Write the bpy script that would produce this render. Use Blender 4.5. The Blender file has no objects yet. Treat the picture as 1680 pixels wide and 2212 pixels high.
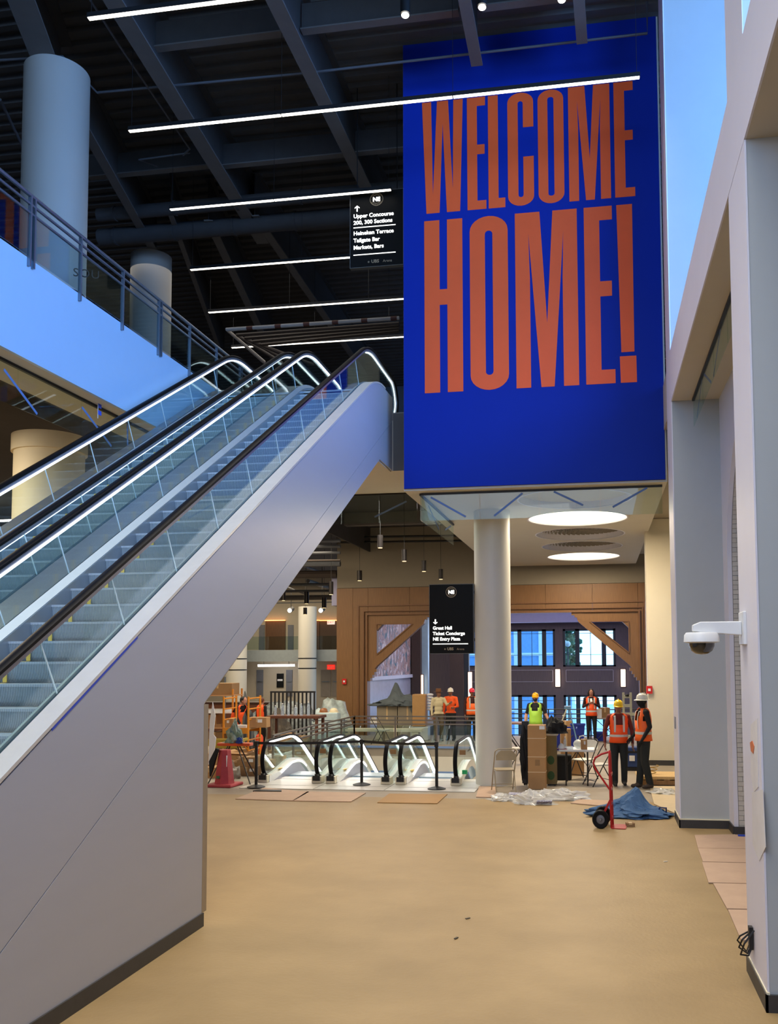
import bpy, bmesh, math, random
import numpy as np
from mathutils import Vector, Matrix
random.seed(7)
S = bpy.context.scene
COL = S.collection
# ------------------------------------------------------------------ camera
CF, CCX, CCY = 1948.407, 980.19, 1299.30
YAW, PIT, ROL = 0.1592532, 0.0638291, -0.0060364
CAMZ = 2.5
_f = Vector((-math.sin(YAW)*math.cos(PIT), math.cos(YAW)*math.cos(PIT), math.sin(PIT)))
_r = Vector((math.cos(YAW), math.sin(YAW), 0)); _u = _r.cross(_f)
RR = _r*math.cos(ROL)+_u*math.sin(ROL); UU = -_r*math.sin(ROL)+_u*math.cos(ROL); FF = _f
cd = bpy.data.cameras.new('camera'); cam = bpy.data.objects.new('camera', cd); COL.objects.link(cam)
M = Matrix(((RR.x, UU.x, -FF.x, 0), (RR.y, UU.y, -FF.y, 0), (RR.z, UU.z, -FF.z, CAMZ), (0, 0, 0, 1)))
cam.matrix_world = M
cd.sensor_fit = 'HORIZONTAL'; cd.sensor_width = 36.0; cd.lens = CF/1680*36
cd.shift_x = -(CCX-840)/1680; cd.shift_y = (CCY-1106)/1680; cd.clip_start = 0.05; cd.clip_end = 500
S.camera = cam
# ------------------------------------------------------------------ sky, lights, exposure
def lin(c):
    return tuple(((x/12.92) if x <= 0.04045 else ((x+0.055)/1.055)**2.4) for x in c)
S.view_settings.view_transform = 'Standard'; S.view_settings.look = 'None'
S.view_settings.gamma = 1; S.view_settings.use_curve_mapping = False
S.view_settings.exposure = 0.12
w = bpy.data.worlds.new('world'); S.world = w; w.use_nodes = True
wn = w.node_tree.nodes; wl = w.node_tree.links
bg = wn['Background']; bg.inputs[1].default_value = 1.0
tc = wn.new('ShaderNodeTexCoord'); sx = wn.new('ShaderNodeSeparateXYZ'); wl.new(tc.outputs['Generated'], sx.inputs[0])
cr = wn.new('ShaderNodeValToRGB'); wl.new(sx.outputs[2], cr.inputs[0])
cr.color_ramp.elements[0].position = 0.0; cr.color_ramp.elements[0].color = (1.5, 2.2, 2.7, 1)
cr.color_ramp.elements[1].position = 0.5; cr.color_ramp.elements[1].color = (0.7, 1.4, 2.4, 1)
wl.new(cr.outputs[0], bg.inputs[0])

def area(name, loc, target, sx_, sy_, power, color, spread=180):
    l = bpy.data.lights.new(name, 'AREA'); l.shape = 'RECTANGLE'; l.size = sx_; l.size_y = sy_
    l.energy = power; l.color = color; l.spread = math.radians(spread)
    o = bpy.data.objects.new(name, l); COL.objects.link(o); o.location = loc
    d = Vector(target)-Vector(loc); o.rotation_euler = d.to_track_quat('-Z', 'Y').to_euler()
    return o
def point(name, loc, power, color, r=0.1):
    l = bpy.data.lights.new(name, 'POINT'); l.energy = power; l.color = color; l.shadow_soft_size = r
    o = bpy.data.objects.new(name, l); COL.objects.link(o); o.location = loc; return o
def spot(name, loc, target, power, color, ang=60, blend=.6, r=.08):
    l = bpy.data.lights.new(name, 'SPOT'); l.energy = power; l.color = color; l.shadow_soft_size = r
    l.spot_size = math.radians(ang); l.spot_blend = blend
    o = bpy.data.objects.new(name, l); COL.objects.link(o); o.location = loc
    d = Vector(target)-Vector(loc); o.rotation_euler = d.to_track_quat('-Z', 'Y').to_euler(); return o
DAY = (0.09, 0.33, 1.0); WARM = (1.0, 0.84, 0.62); NEUT = (1.0, 0.93, 0.84)
# daylight through the tall glazing of the upper level, right of and behind the camera
area('daylight_right', (7.0, 6.5, 10.6), (-6.0, 10.5, 6.6), 20, 4.6, 3700, DAY)
area('daylight_back', (-4.5, -9.5, 10.4), (0.5, 14, 7.5), 17, 4.6, 1150, (.32, .52, 1.0))
# daylight in the great hall behind the timber arch
area('daylight_hall', (-2.5, 41.5, 3.2), (-3.5, 29.6, 1.5), 12, 6, 420, (0.6, 0.72, 1.0))
area('hall_cove', (-3, 36.0, 5.1), (-3, 36.2, 0), 7, 7, 300, (1.0, .86, .86))
# concourse down lights (behind, beside and over the camera), some added as fill
area('concourse_lamp_front', (-1.6, 1.0, 6.1), (-1.8, 3, 0), 2.2, 7.0, 190, NEUT)
area('linear_lamp_glow', (-1.0, 8.5, 11.3), (-1.0, 8.6, 0), 4, 11, 330, (1.0, .93, .82), 80)
area('soffit_lamp_a', (-0.4, 19.45, 5.44), (-0.4, 19.45, 0), 1.7, 1.7, 250, WARM)
area('soffit_lamp_b', (-0.45, 26.85, 5.44), (-0.45, 26.85, 0), 1.7, 1.7, 190, WARM)
area('under_slab_fill', (2.3, 10.5, 6.3), (2.3, 10.6, 0), .6, 4.0, 75, NEUT)  # added fill hidden behind the pillar, brightens the recess and slab soffit
area('pit_fill', (-4.9, 20.5, 5.9), (-4.9, 20.6, 0), 3.0, 4.0, 300, NEUT)  # added fill, lifts the floor and small escalators around the pit
area('left_soffit_fill', (-13, 9, 5.9), (-12.5, 9.2, 0), 5, 8, 1000, WARM)  # added fill, its bounce off the floor lightens the left balcony soffit
area('left_hall_lamp', (-11, 24, 5.8), (-11, 24.5, 0), 6, 6, 560, WARM)
area('left_hall_lamp_far', (-16, 40, 5.9), (-16, 40.5, 0), 8, 6, 560, WARM)
area('upper_level_lamp', (-9, 24, 12.4), (-9, 24.1, 0), 8, 8, 160, NEUT)
# ------------------------------------------------------------------ helpers
def ray(px, py):
    return RR*((px-CCX)/CF) - UU*((py-CCY)/CF) + FF
def P(px, py, X=None, Y=None, Z=None):
    """point of the place seen at photo pixel (px,py) on a known plane"""
    d = ray(px, py)
    t = X/d.x if X is not None else (Y/d.y if Y is not None else (Z-CAMZ)/d.z)
    return Vector((0, 0, CAMZ))+d*t
MATS = {}
def mat(name, rgb=(.5, .5, .5), rough=.5, metal=0.0, var=.06, scale=6.0, bump=0.0, bscale=60, emit=None, es=0.0,
        spec=.5, kind=None, rgb2=None, alpha=None, stretch=None, coat=0.0):
    if name in MATS: return MATS[name]
    m = bpy.data.materials.new(name); m.use_nodes = True; nt = m.node_tree; N = nt.nodes; L = nt.links
    b = N['Principled BSDF']; c = lin(rgb)
    b.inputs['Roughness'].default_value = rough; b.inputs['Metallic'].default_value = metal
    b.inputs['Specular IOR Level'].default_value = spec
    b.inputs['Coat Weight'].default_value = coat
    if emit:
        b.inputs['Base Color'].default_value = (*c, 1)
        b.inputs['Emission Color'].default_value = (*lin(emit), 1); b.inputs['Emission Strength'].default_value = es
        MATS[name] = m; return m
    t = N.new('ShaderNodeTexCoord'); src = t.outputs['Object']
    if stretch:
        mp = N.new('ShaderNodeMapping'); mp.inputs['Scale'].default_value = stretch; L.new(src, mp.inputs[0]); src = mp.outputs[0]
    if kind == 'wave':      # fine ribs along one axis
        wv = N.new('ShaderNodeTexWave'); wv.inputs['Scale'].default_value = scale; wv.bands_direction = 'X'
        wv.inputs['Distortion'].default_value = 0.0; L.new(src, wv.inputs[0]); fac = wv.outputs['Fac']
    elif kind == 'wood':
        nz = N.new('ShaderNodeTexNoise'); nz.inputs['Scale'].default_value = scale; nz.inputs['Detail'].default_value = 8
        mp = N.new('ShaderNodeMapping'); mp.inputs['Scale'].default_value = (14, 14, .7); L.new(src, mp.inputs[0]); L.new(mp.outputs[0], nz.inputs[0]); fac = nz.outputs['Fac']
    else:
        nz = N.new('ShaderNodeTexNoise'); nz.inputs['Scale'].default_value = scale; nz.inputs['Detail'].default_value = 6
        nz.inputs['Roughness'].default_value = .6
        L.new(src, nz.inputs[0]); fac = nz.outputs['Fac']
    rp = N.new('ShaderNodeValToRGB'); L.new(fac, rp.inputs[0])
    c2 = lin(rgb2) if rgb2 else tuple(min(1, x*(1+var)) for x in c)
    c1 = c if rgb2 else tuple(x*(1-var) for x in c)
    rp.color_ramp.elements[0].position = .3; rp.color_ramp.elements[1].position = .7
    rp.color_ramp.elements[0].color = (*c1, 1); rp.color_ramp.elements[1].color = (*c2, 1)
    L.new(rp.outputs[0], b.inputs['Base Color'])
    if bump:
        n2 = N.new('ShaderNodeTexNoise'); n2.inputs['Scale'].default_value = bscale; n2.inputs['Detail'].default_value = 3
        L.new(t.outputs['Object'], n2.inputs[0])
        bp = N.new('ShaderNodeBump'); bp.inputs['Strength'].default_value = bump; bp.inputs['Distance'].default_value = .02
        L.new(n2.outputs['Fac'] if kind != 'wave' else fac, bp.inputs['Height']); L.new(bp.outputs[0], b.inputs['Normal'])
    MATS[name] = m; return m
def glassmat(name, tint=(.86, .95, .92), refl=1.0, rough=0.0, trans=1.0, base=None):
    """thin architectural glass: see-through with a tint plus a fresnel reflection"""
    if name in MATS: return MATS[name]
    m = bpy.data.materials.new(name); m.use_nodes = True; N = m.node_tree.nodes; L = m.node_tree.links
    for n in list(N):
        if n.type == 'BSDF_PRINCIPLED': N.remove(n)
    out = [n for n in N if n.type == 'OUTPUT_MATERIAL'][0]
    tr = N.new('ShaderNodeBsdfTransparent'); tr.inputs[0].default_value = (*tint, 1)
    gl = N.new('ShaderNodeBsdfGlossy'); gl.inputs['Roughness'].default_value = rough; gl.inputs[0].default_value = (.9, .95, .95, 1)
    fr = N.new('ShaderNodeFresnel'); ge = N.new('ShaderNodeNewGeometry'); mr = N.new('ShaderNodeMapRange')
    mr.inputs['To Min'].default_value = 1.45; mr.inputs['To Max'].default_value = 1/1.45   # same reflection at both faces of the pane
    L.new(ge.outputs['Backfacing'], mr.inputs['Value']); L.new(mr.outputs[0], fr.inputs[0])
    mx = N.new('ShaderNodeMixShader'); 
    mu = N.new('ShaderNodeMath'); mu.operation = 'MULTIPLY'; mu.inputs[1].default_value = refl; mu.use_clamp = True
    mn = N.new('ShaderNodeMath'); mn.operation = 'MINIMUM'; mn.inputs[1].default_value = .30
    L.new(fr.outputs[0], mu.inputs[0]); L.new(mu.outputs[0], mn.inputs[0]); L.new(mn.outputs[0], mx.inputs[0]); L.new(tr.outputs[0], mx.inputs[1]); L.new(gl.outputs[0], mx.inputs[2])
    last = mx
    if trans < 1:
        df = N.new('ShaderNodeBsdfDiffuse'); df.inputs[0].default_value = (*lin(base or (.8, .85, .85)), 1)
        m2 = N.new('ShaderNodeMixShader'); m2.inputs[0].default_value = 1-trans
        L.new(mx.outputs[0], m2.inputs[1]); L.new(df.outputs[0], m2.inputs[2]); last = m2
    L.new(last.outputs[0], out.inputs[0]); MATS[name] = m; return m

class MB:
    """collects simple solids; build() links them as ONE mesh object"""
    def __init__(s): s.v = []; s.f = []; s.mi = []; s.cur = 0
    def add(s, vs, fs):
        o = len(s.v); s.v += [tuple(v) for v in vs]; s.f += [tuple(i+o for i in f) for f in fs]; s.mi += [s.cur]*len(fs); return s
    def box(s, x0, y0, z0, x1, y1, z1):
        v = [(x, y, z) for z in (z0, z1) for y in (y0, y1) for x in (x0, x1)]
        return s.add(v, [(0, 2, 3, 1), (4, 5, 7, 6), (0, 1, 5, 4), (2, 6, 7, 3), (0, 4, 6, 2), (1, 3, 7, 5)])
    def obox(s, c, d, rz=0, rx=0, ry=0):
        R_ = Matrix.Rotation(rz, 3, 'Z') @ Matrix.Rotation(ry, 3, 'Y') @ Matrix.Rotation(rx, 3, 'X')
        v = [Vector(c)+R_ @ Vector((x*d[0]/2, y*d[1]/2, z*d[2]/2)) for z in (-1, 1) for y in (-1, 1) for x in (-1, 1)]
        return s.add(v, [(0, 2, 3, 1), (4, 5, 7, 6), (0, 1, 5, 4), (2, 6, 7, 3), (0, 4, 6, 2), (1, 3, 7, 5)])
    def bar(s, a, b, w_, h=None, up=(0, 0, 1)):
        a = Vector(a); b = Vector(b); h = h or w_; d = (b-a).normalized(); u = Vector(up)
        if abs(d.dot(u)) > .98: u = Vector((0, 1, 0))
        sd = d.cross(u).normalized()*w_/2; u2 = sd.cross(d).normalized()*h/2
        v = [p+i*sd+j*u2 for p in (a, b) for j in (-1, 1) for i in (-1, 1)]
        return s.add(v, [(0, 1, 3, 2), (4, 6, 7, 5), (0, 4, 5, 1), (2, 3, 7, 6), (0, 2, 6, 4), (1, 5, 7, 3)])
    def tube(s, pts, r, n=8, caps=True):
        pts = [Vector(p) for p in pts]; rs = r if isinstance(r, (list, tuple)) else [r]*len(pts); vs = []; fs = []
        prev = None
        for i, p in enumerate(pts):
            d = (pts[min(i+1, len(pts)-1)]-pts[max(i-1, 0)]).normalized()
            if prev is None:
                u = Vector((0, 0, 1)) if abs(d.z) < .9 else Vector((1, 0, 0))
                a = d.cross(u).normalized()
            else: a = (prev-d*prev.dot(d)).normalized()
            prev = a; b = d.cross(a)
            for k in range(n):
                t = 2*math.pi*k/n; vs.append(p+(a*math.cos(t)+b*math.sin(t))*rs[i])
        for i in range(len(pts)-1):
            for k in range(n): fs.append((i*n+k, i*n+(k+1) % n, (i+1)*n+(k+1) % n, (i+1)*n+k))
        if caps: fs.append(tuple(range(n-1, -1, -1))); fs.append(tuple((len(pts)-1)*n+k for k in range(n)))
        return s.add(vs, fs)
    def lathe(s, prof, c=(0, 0, 0), n=24, close=True):
        vs = []; fs = []
        for r, z in prof:
            for k in range(n):
                t = 2*math.pi*k/n; vs.append((c[0]+r*math.cos(t), c[1]+r*math.sin(t), c[2]+z))
        for i in range(len(prof)-1):
            for k in range(n): fs.append((i*n+k, i*n+(k+1) % n, (i+1)*n+(k+1) % n, (i+1)*n+k))
        if close: fs.append(tuple(range(n-1, -1, -1))); fs.append(tuple((len(prof)-1)*n+k for k in range(n)))
        return s.add(vs, fs)
    def prism(s, poly, axis, a, b):
        """poly: 2-D outline; axis 'x': (y,z), 'y': (x,z), 'z': (x,y)"""
        n = len(poly); f3 = {'x': lambda p, t: (t, p[0], p[1]), 'y': lambda p, t: (p[0], t, p[1]), 'z': lambda p, t: (p[0], p[1], t)}[axis]
        vs = [f3(p, a) for p in poly]+[f3(p, b) for p in poly]
        fs = [tuple(range(n)), tuple(range(2*n-1, n-1, -1))]+[(i, i+n, (i+1) % n+n, (i+1) % n) for i in range(n)]
        return s.add(vs, fs)
    def ribbon(s, path, x0, x1, th):
        """strip that follows a (y,z) path between x0 and x1, th thick downwards"""
        n = len(path); low = [(y, z-th) for y, z in path]
        vs = []
        for (y, z) in path: vs += [(x0, y, z), (x1, y, z), (x1, y, z-th), (x0, y, z-th)]
        fs = []
        for i in range(n-1):
            a = i*4; b = a+4
            for k in range(4): fs.append((a+k, a+(k+1) % 4, b+(k+1) % 4, b+k))
        fs.append((3, 2, 1, 0)); e = (n-1)*4; fs.append((e, e+1, e+2, e+3))
        return s.add(vs, fs)
    def sphere(s, c, r, n=12, m=8, sc=(1, 1, 1)):
        prof = []; 
        vs = []; fs = []
        for i in range(m+1):
            a = math.pi*i/m
            for k in range(n):
                t = 2*math.pi*k/n
                vs.append((c[0]+r*sc[0]*math.sin(a)*math.cos(t), c[1]+r*sc[1]*math.sin(a)*math.sin(t), c[2]-r*sc[2]*math.cos(a)))
        for i in range(m):
            for k in range(n): fs.append((i*n+k, i*n+(k+1) % n, (i+1)*n+(k+1) % n, (i+1)*n+k))
        return s.add(vs, fs)
    def mesh(s, name, mats, off=(0, 0, 0), smooth=False):
        me = bpy.data.meshes.new(name); o = Vector(off)
        me.from_pydata([Vector(v)-o for v in s.v], [], s.f)
        for m_ in (mats if isinstance(mats, (list, tuple)) else [mats]): me.materials.append(m_)
        for p, k in zip(me.polygons, s.mi): p.material_index = k
        bm = bmesh.new(); bm.from_mesh(me); bmesh.ops.remove_doubles(bm, verts=bm.verts, dist=1e-5)
        bmesh.ops.recalc_face_normals(bm, faces=bm.faces)
        if smooth:
            for f in bm.faces: f.smooth = True
            for e in bm.edges:
                if len(e.link_faces) == 2 and e.calc_face_angle(0) > .7: e.smooth = False
        bm.to_mesh(me); bm.free(); me.update(); return me
    def build(s, name, mats, parent=None, smooth=False, bevel=0, world=False):
        """world=True: vertices are in world coordinates, parent has only a location"""
        off = parent_world(parent) if (world and parent) else (0, 0, 0)
        ob = bpy.data.objects.new(name, s.mesh(name, mats, off, smooth)); COL.objects.link(ob)
        if parent: ob.parent = parent
        if bevel:
            b = ob.modifiers.new('bevel', 'BEVEL'); b.width = bevel; b.segments = 2; b.limit_method = 'ANGLE'; b.angle_limit = .6
        return ob
def parent_world(p):
    v = Vector((0, 0, 0))
    while p: v += Vector(p.location); p = p.parent
    return v
def tag(o, label=None, cat=None, group=None, kind=None):
    if label: o['label'] = label
    if cat: o['category'] = cat
    if group: o['group'] = group
    if kind: o['kind'] = kind
    return o
def thing(name, loc, label, cat, group=None, rz=0, kind=None):
    o = bpy.data.objects.new(name, None); o.empty_display_size = .1; COL.objects.link(o); o.location = loc; o.rotation_euler = (0, 0, rz)
    return tag(o, label, cat, group, kind)
def struct(o): o['kind'] = 'structure'; return o
def kids(o): return [c for c in COL.objects if c.parent == o]
def copy_tree(o, parent=None):
    c = o.copy(); COL.objects.link(c); c.parent = parent
    for ch in kids(o): copy_tree(ch, c)
    return c
def dup(o, loc, rz=None, label=None, group=None):
    c = copy_tree(o); c.location = loc
    if rz is not None: c.rotation_euler = (0, 0, rz)
    if label: c['label'] = label
    if group: c['group'] = group
    return c
_FC = {}
def text(body, size, name, m, parent, loc, rot=(math.pi/2, 0, 0), align='LEFT', ext=.004, bold=0.0, world=True, spacing=1.0):
    cu = bpy.data.curves.new('t', 'FONT'); cu.body = body; cu.size = size; cu.extrude = ext; cu.align_x = align; cu.offset = bold
    cu.resolution_u = 3; cu.space_character = spacing
    to = bpy.data.objects.new('t', cu); COL.objects.link(to)
    dg = bpy.context.evaluated_depsgraph_get(); me = bpy.data.meshes.new_from_object(to.evaluated_get(dg))
    bpy.data.objects.remove(to); bpy.data.curves.remove(cu)
    me.materials.clear(); me.materials.append(m)
    o = bpy.data.objects.new(name, me); COL.objects.link(o); o.parent = parent
    o.location = Vector(loc)-(parent_world(parent) if world else Vector((0, 0, 0))); o.rotation_euler = rot
    return o
def fillet(pts, r, n=8):
    out = [tuple(pts[0])]
    for i in range(1, len(pts)-1):
        p0, p, p1 = Vector(pts[i-1]), Vector(pts[i]), Vector(pts[i+1]); a = (p0-p); b = (p1-p)
        rr = min(r[i] if isinstance(r, (list, tuple)) else r, a.length*.49, b.length*.49)
        a = p+a.normalized()*rr; b = p+b.normalized()*rr
        for k in range(n+1):
            t = k/n; out.append(tuple(a*(1-t)**2+p*2*t*(1-t)+b*t*t))
    out.append(tuple(pts[-1])); return out
# ------------------------------------------------------------------ materials
PAINT = mat('grey_wall_paint', (.88, .865, .89), .55, var=.015, scale=2)
PAINTB = mat('blue_grey_paint', (.69, .70, .69), .6, var=.02, scale=3)
CREAM = mat('cream_plaster', (.83, .79, .69), .6, var=.02, scale=3)
SOFF = mat('soffit_plaster', (.78, .74, .66), .7, var=.02, scale=2)
CLAD = mat('escalator_cladding', (.67, .675, .70), .42, metal=.15, var=.02, scale=1.5, stretch=(1, .5, 3))
STEEL = mat('brushed_steel', (.60, .60, .63), .42, metal=.75, var=.05, scale=8, stretch=(1, .2, 1))
STEELD = mat('rail_steel', (.50, .54, .58), .35, metal=.8, var=.04)
RUBBER = mat('handrail_rubber', (.03, .03, .04), .5, var=.1, spec=.15)
BASEB = mat('rubber_baseboard', (.22, .21, .20), .5, var=.12, scale=12)
DARK = mat('dark_ceiling_paint', (.23, .22, .215), .8, var=.12, scale=3)
DARK2 = mat('dark_beam_paint', (.37, .355, .34), .7, var=.08, scale=3)
BLACK = mat('black_metal', (.05, .05, .055), .5, var=.1)
SIGNB = mat('sign_black', (.03, .032, .03), .6, spec=.2, var=.1)
LED = mat('led_strip', (1, 1, 1), emit=(1.0, .97, .96), es=9.0)
LEDC = mat('led_cool_strip', (1, 1, 1), emit=(.93, .96, 1.0), es=3.0)
BAR = mat('linear_lamp_lens', (1, 1, 1), emit=(1.0, .96, .88), es=4.5)
DISC = mat('backlit_lens', (1, 1, 1), emit=(1.0, .93, .80), es=2.6)
SIGNW = mat('sign_lit_white', (1, 1, 1), emit=(1, 1, .96), es=1.6)
SIGND = mat('sign_dim_gold', (.72, .66, .54), .6)
GLASS = glassmat('balustrade_glass', (.90, .965, .955), 1.0)
GLASSU = glassmat('clear_glass', (.88, .95, .93), .35)
GLASSD = glassmat('guard_glass_tinted', (.78, .86, .86), 1.0)
TAPE = mat('blue_painters_tape', (.36, .46, .62), .7, var=.05)
WOOD = mat('arch_oak', (.50, .35, .19), .5, kind='wood', scale=4, rgb2=(.43, .29, .14))
CARD = mat('cardboard', (.66, .50, .32), .8, var=.05, scale=5)
CARD2 = mat('cardboard_dark', (.55, .42, .27), .8, var=.06, scale=5)
WHITEP = mat('white_plastic', (.86, .86, .85), .4, var=.03)
# ================================================================== SETTING
# floor: thick slab with the escalator pit left open
FLOORM = mat('floor_cover_board', (.62, .515, .345), .55, var=.10, scale=.9, stretch=(1, 1.25, 1), bump=.15, bscale=25, rgb2=(.55, .45, .29))
FLOORS = mat('bare_concrete', (.58, .53, .46), .6, var=.1, scale=2, bump=.1)
PX0, PX1, PY0, PY1 = -7.0, -2.66, 18.75, 25.8
m = MB(); m.box(-7.6, -10, -.3, 8, 16.2, 0); m.box(-30, -10, -.3, -7.6, 16.2, 0)
fl = struct(m.build('floor', FLOORM))
m = MB(); m.box(-30, 16.2, -.3, PX0, 50, 0); m.box(PX1, 16.2, -.3, 8, 29.5, 0); m.box(PX0, 16.2, -.3, PX1, PY0, 0); m.box(PX0, PY1, -.3, PX1, 29.5, 0)
struct(m.build('floor', FLOORS))
# pit walls and the hall floor one level below
PITM = mat('pit_wall_paint', (.80, .76, .68), .6, var=.02)
m = MB(); m.box(PX0-.2, PY1, -4, PX1+.2, PY1+.15, -.3); m.box(PX0-.2, PY0, -4, PX0-.02, PY1, -.3); m.box(PX1+.02, PY0, -4, PX1+.2, PY1, -.3)
struct(m.build('wall_pit', PITM))
m = MB(); m.box(PX0, PY1-.03, -.9, PX1, PY1, -.72); m.box(PX0, PY1-.04, -.06, PX1, PY1, 0)
struct(m.build('trim_1', [mat('blue_trim', (.42, .52, .68), .4)]))
m = MB(); m.box(-12, PY0, -4.3, 8, 45, -4.0); struct(m.build('floor', mat('hall_floor', (.45, .42, .40), .5)))
# ground outside the hall
m = MB(); m.box(-60, 43.2, -4.6, 60, 140, -4.5); struct(m.build('ground', mat('outdoor_pavement', (.86, .88, .90), .8, var=.3, scale=.25)))

# ---- protective boards and sheets laid on the floor (each its own piece)
def sheet(name, pts, z, m_, label, cat, group=None, th=.012):
    c = sum((Vector(p) for p in pts), Vector())/len(pts)
    o = MB().prism([(p[0]-c.x, p[1]-c.y) for p in pts], 'z', 0, th).build(name, m_)
    o.location = (c.x, c.y, z); return tag(o, label, cat, group)
def fp(*px): return [P(x, y, Z=0) for x, y in px]
MAS = mat('brown_masonite', (.68, .56, .40), .7, var=.06, scale=4)
PLYP = mat('pinkish_plywood', (.72, .60, .50), .7, var=.07, scale=3)
MAS2 = mat('tan_masonite', (.62, .47, .27), .7, var=.05, scale=4)
sheet('floor_sheet', fp((508, 1727), (570, 1703), (668, 1712), (634, 1731)), .003, PLYP, 'pale board on the floor left of the other boards before the small escalators', 'board')
sheet('floor_sheet', fp((632, 1731), (664, 1711), (790, 1714), (758, 1733)), .003, PLYP, 'pale board on the floor in front of the second small escalator', 'board')
sheet('floor_sheet', fp((815, 1735), (840, 1716), (966, 1717), (944, 1737)), .003, MAS2, 'darker tan board on the floor below the right-hand belt post', 'board')
sheet('floor_sheet', fp((1500, 1806), (1616, 1804), (1616, 1836), (1507, 1834)), .004, PLYP, 'pinkish board by the right wall, farthest of the row toward the tiled arch', 'board')
sheet('floor_sheet', fp((1507, 1835), (1617, 1837), (1617, 1866), (1518, 1864)), .006, PLYP, 'pinkish board by the right wall, second from the tiled arch', 'board')
sheet('floor_sheet', fp((1516, 1865), (1617, 1867), (1617, 1911), (1530, 1909)), .004, PLYP, 'pinkish board by the right wall, third from the tiled arch', 'board')
sheet('floor_sheet', fp((1540, 1911), (1618, 1913), (1619, 1967), (1570, 1966)), .006, PLYP, 'pinkish board by the right wall, fourth from the tiled arch', 'board')
sheet('floor_sheet', fp((1572, 1968), (1619, 1969), (1620, 2035), (1600, 2033)), .004, PLYP, 'narrow pinkish board beside the near pillar, nearest of the row', 'board')
sheet('floor_sheet', fp((1232, 1736), (1250, 1728), (1400, 1734), (1400, 1751)), .004, PLYP, 'pale board on the floor behind the red hand truck', 'board')
sheet('floor_sheet', fp((1403, 1700), (1460, 1700), (1461, 1760), (1412, 1738)), .005, mat('pale_ply', (.80, .72, .58), .7, var=.05), 'pale board on the floor under the clear plastic by the far pillar', 'board')
sheet('floor_sheet', fp((1028, 1723), (1034, 1700), (1072, 1700), (1074, 1724)), .004, PLYP, 'small board on the floor under the chair by the column', 'board')
# steel landing plates of the small escalators
o = MB().box(-2.3, -.9, 0, 2.35, .87, .012).build('floor', mat('steel_plate', (.80, .78, .74), .38, metal=.4, var=.05, scale=3)); o.location = (-4.7, 17.85, .002); struct(o)
m = MB()
for yy in (17.4, 18.3): m.box(-7.0, yy, .0145, -2.35, yy+.012, .016)
for xx in (-5.5, -4.1): m.box(xx, 16.95, .0145, xx+.012, 18.7, .016)
mm = m.build('joint', mat('plate_joint', (.4, .38, .36), .6)); mm.parent = o; mm.location = -o.location

# ---- right side: pillar by the camera, slab edge, far pillars
m = MB(); m.box(1.15, 6.82, 0, 3.4, 7.65, 13.8); p1 = struct(m.build('wall_right', PAINTB)); MB().box(1.136, 6.815, 0, 1.15, 7.655, 6.385).build('side_panel', PAINT, parent=p1)
MB().box(1.145, 6.815, 7.18, 1.15, 7.655, 13.8).build('side_panel', PAINT, parent=p1)
m = MB(); m.box(1.15, 13.84, 0, 1.84, 14.66, 13.8); m.box(1.84, 13.84, 6.39, 2.8, 14.66, 13.8); p2 = struct(m.build('wall_right', PAINTB)); MB().box(1.136, 13.835, 0, 1.15, 14.665, 13.8).build('side_panel', PAINT, parent=p2)
m = MB(); m.box(1.12, 21.7, 0, 2.88, 22.3, 5.79); struct(m.build('wall_right', CREAM))
m = MB(); m.box(1.15, -10, 6.39, 8.0, 13.83, 7.15); m.box(1.15, 14.67, 6.39, 8, 15.6, 7.15); struct(m.build('ceiling', [SOFF]))
m = MB(); m.box(1.135, -10, 6.39, 1.15, 13.83, 7.17); struct(m.build('trim_2', PAINT))
m = MB(); m.box(2.9, 7.65, 0, 3.1, 13.84, 6.39); m.box(2.9, 14.66, 0, 3.1, 21.7, 6.3); struct(m.build('wall_right', PAINTB))
# wall with the tiled arch: plane X=1.84 running toward the camera
ARC_Y, ARC_A, ARC_Z, ARC_B = 10.6, 2.78, 3.9, 2.05   # centre, half width, spring height, rise
arch = [(ARC_Y+ARC_A, 0)]+[(ARC_Y+ARC_A*math.cos(a*math.pi/48), ARC_Z+ARC_B*math.sin(a*math.pi/48)) for a in range(0, 49)]+[(ARC_Y-ARC_A, 0)]
m = MB()
out = [(13.84, 0), (13.84, 6.39), (7.65, 6.39), (7.65, 0)]
poly = out[:3]+[(7.65, 0)]+[p for p in reversed(arch)]
m.prism(poly, 'x', 1.84, 1.90)
wa = struct(m.build('wall_right', PAINT))
TILE = mat('white_glazed_tile', (.80, .77, .72), .3, var=.04, scale=3, spec=.6)
GROUT = mat('tile_grout', (.55, .53, .50), .8)
m = MB(); pts = [(y+.012, z) for y, z in arch[:40]]
vs = []; fs = []
for i, (y, z) in enumerate(pts): vs += [(1.90, y, z), (2.9, y, z)]
for i in range(len(pts)-1): fs.append((2*i, 2*i+1, 2*i+3, 2*i+2))
m.add(vs, fs); g = m.build('grout_bed', GROUT, parent=wa)
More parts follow.
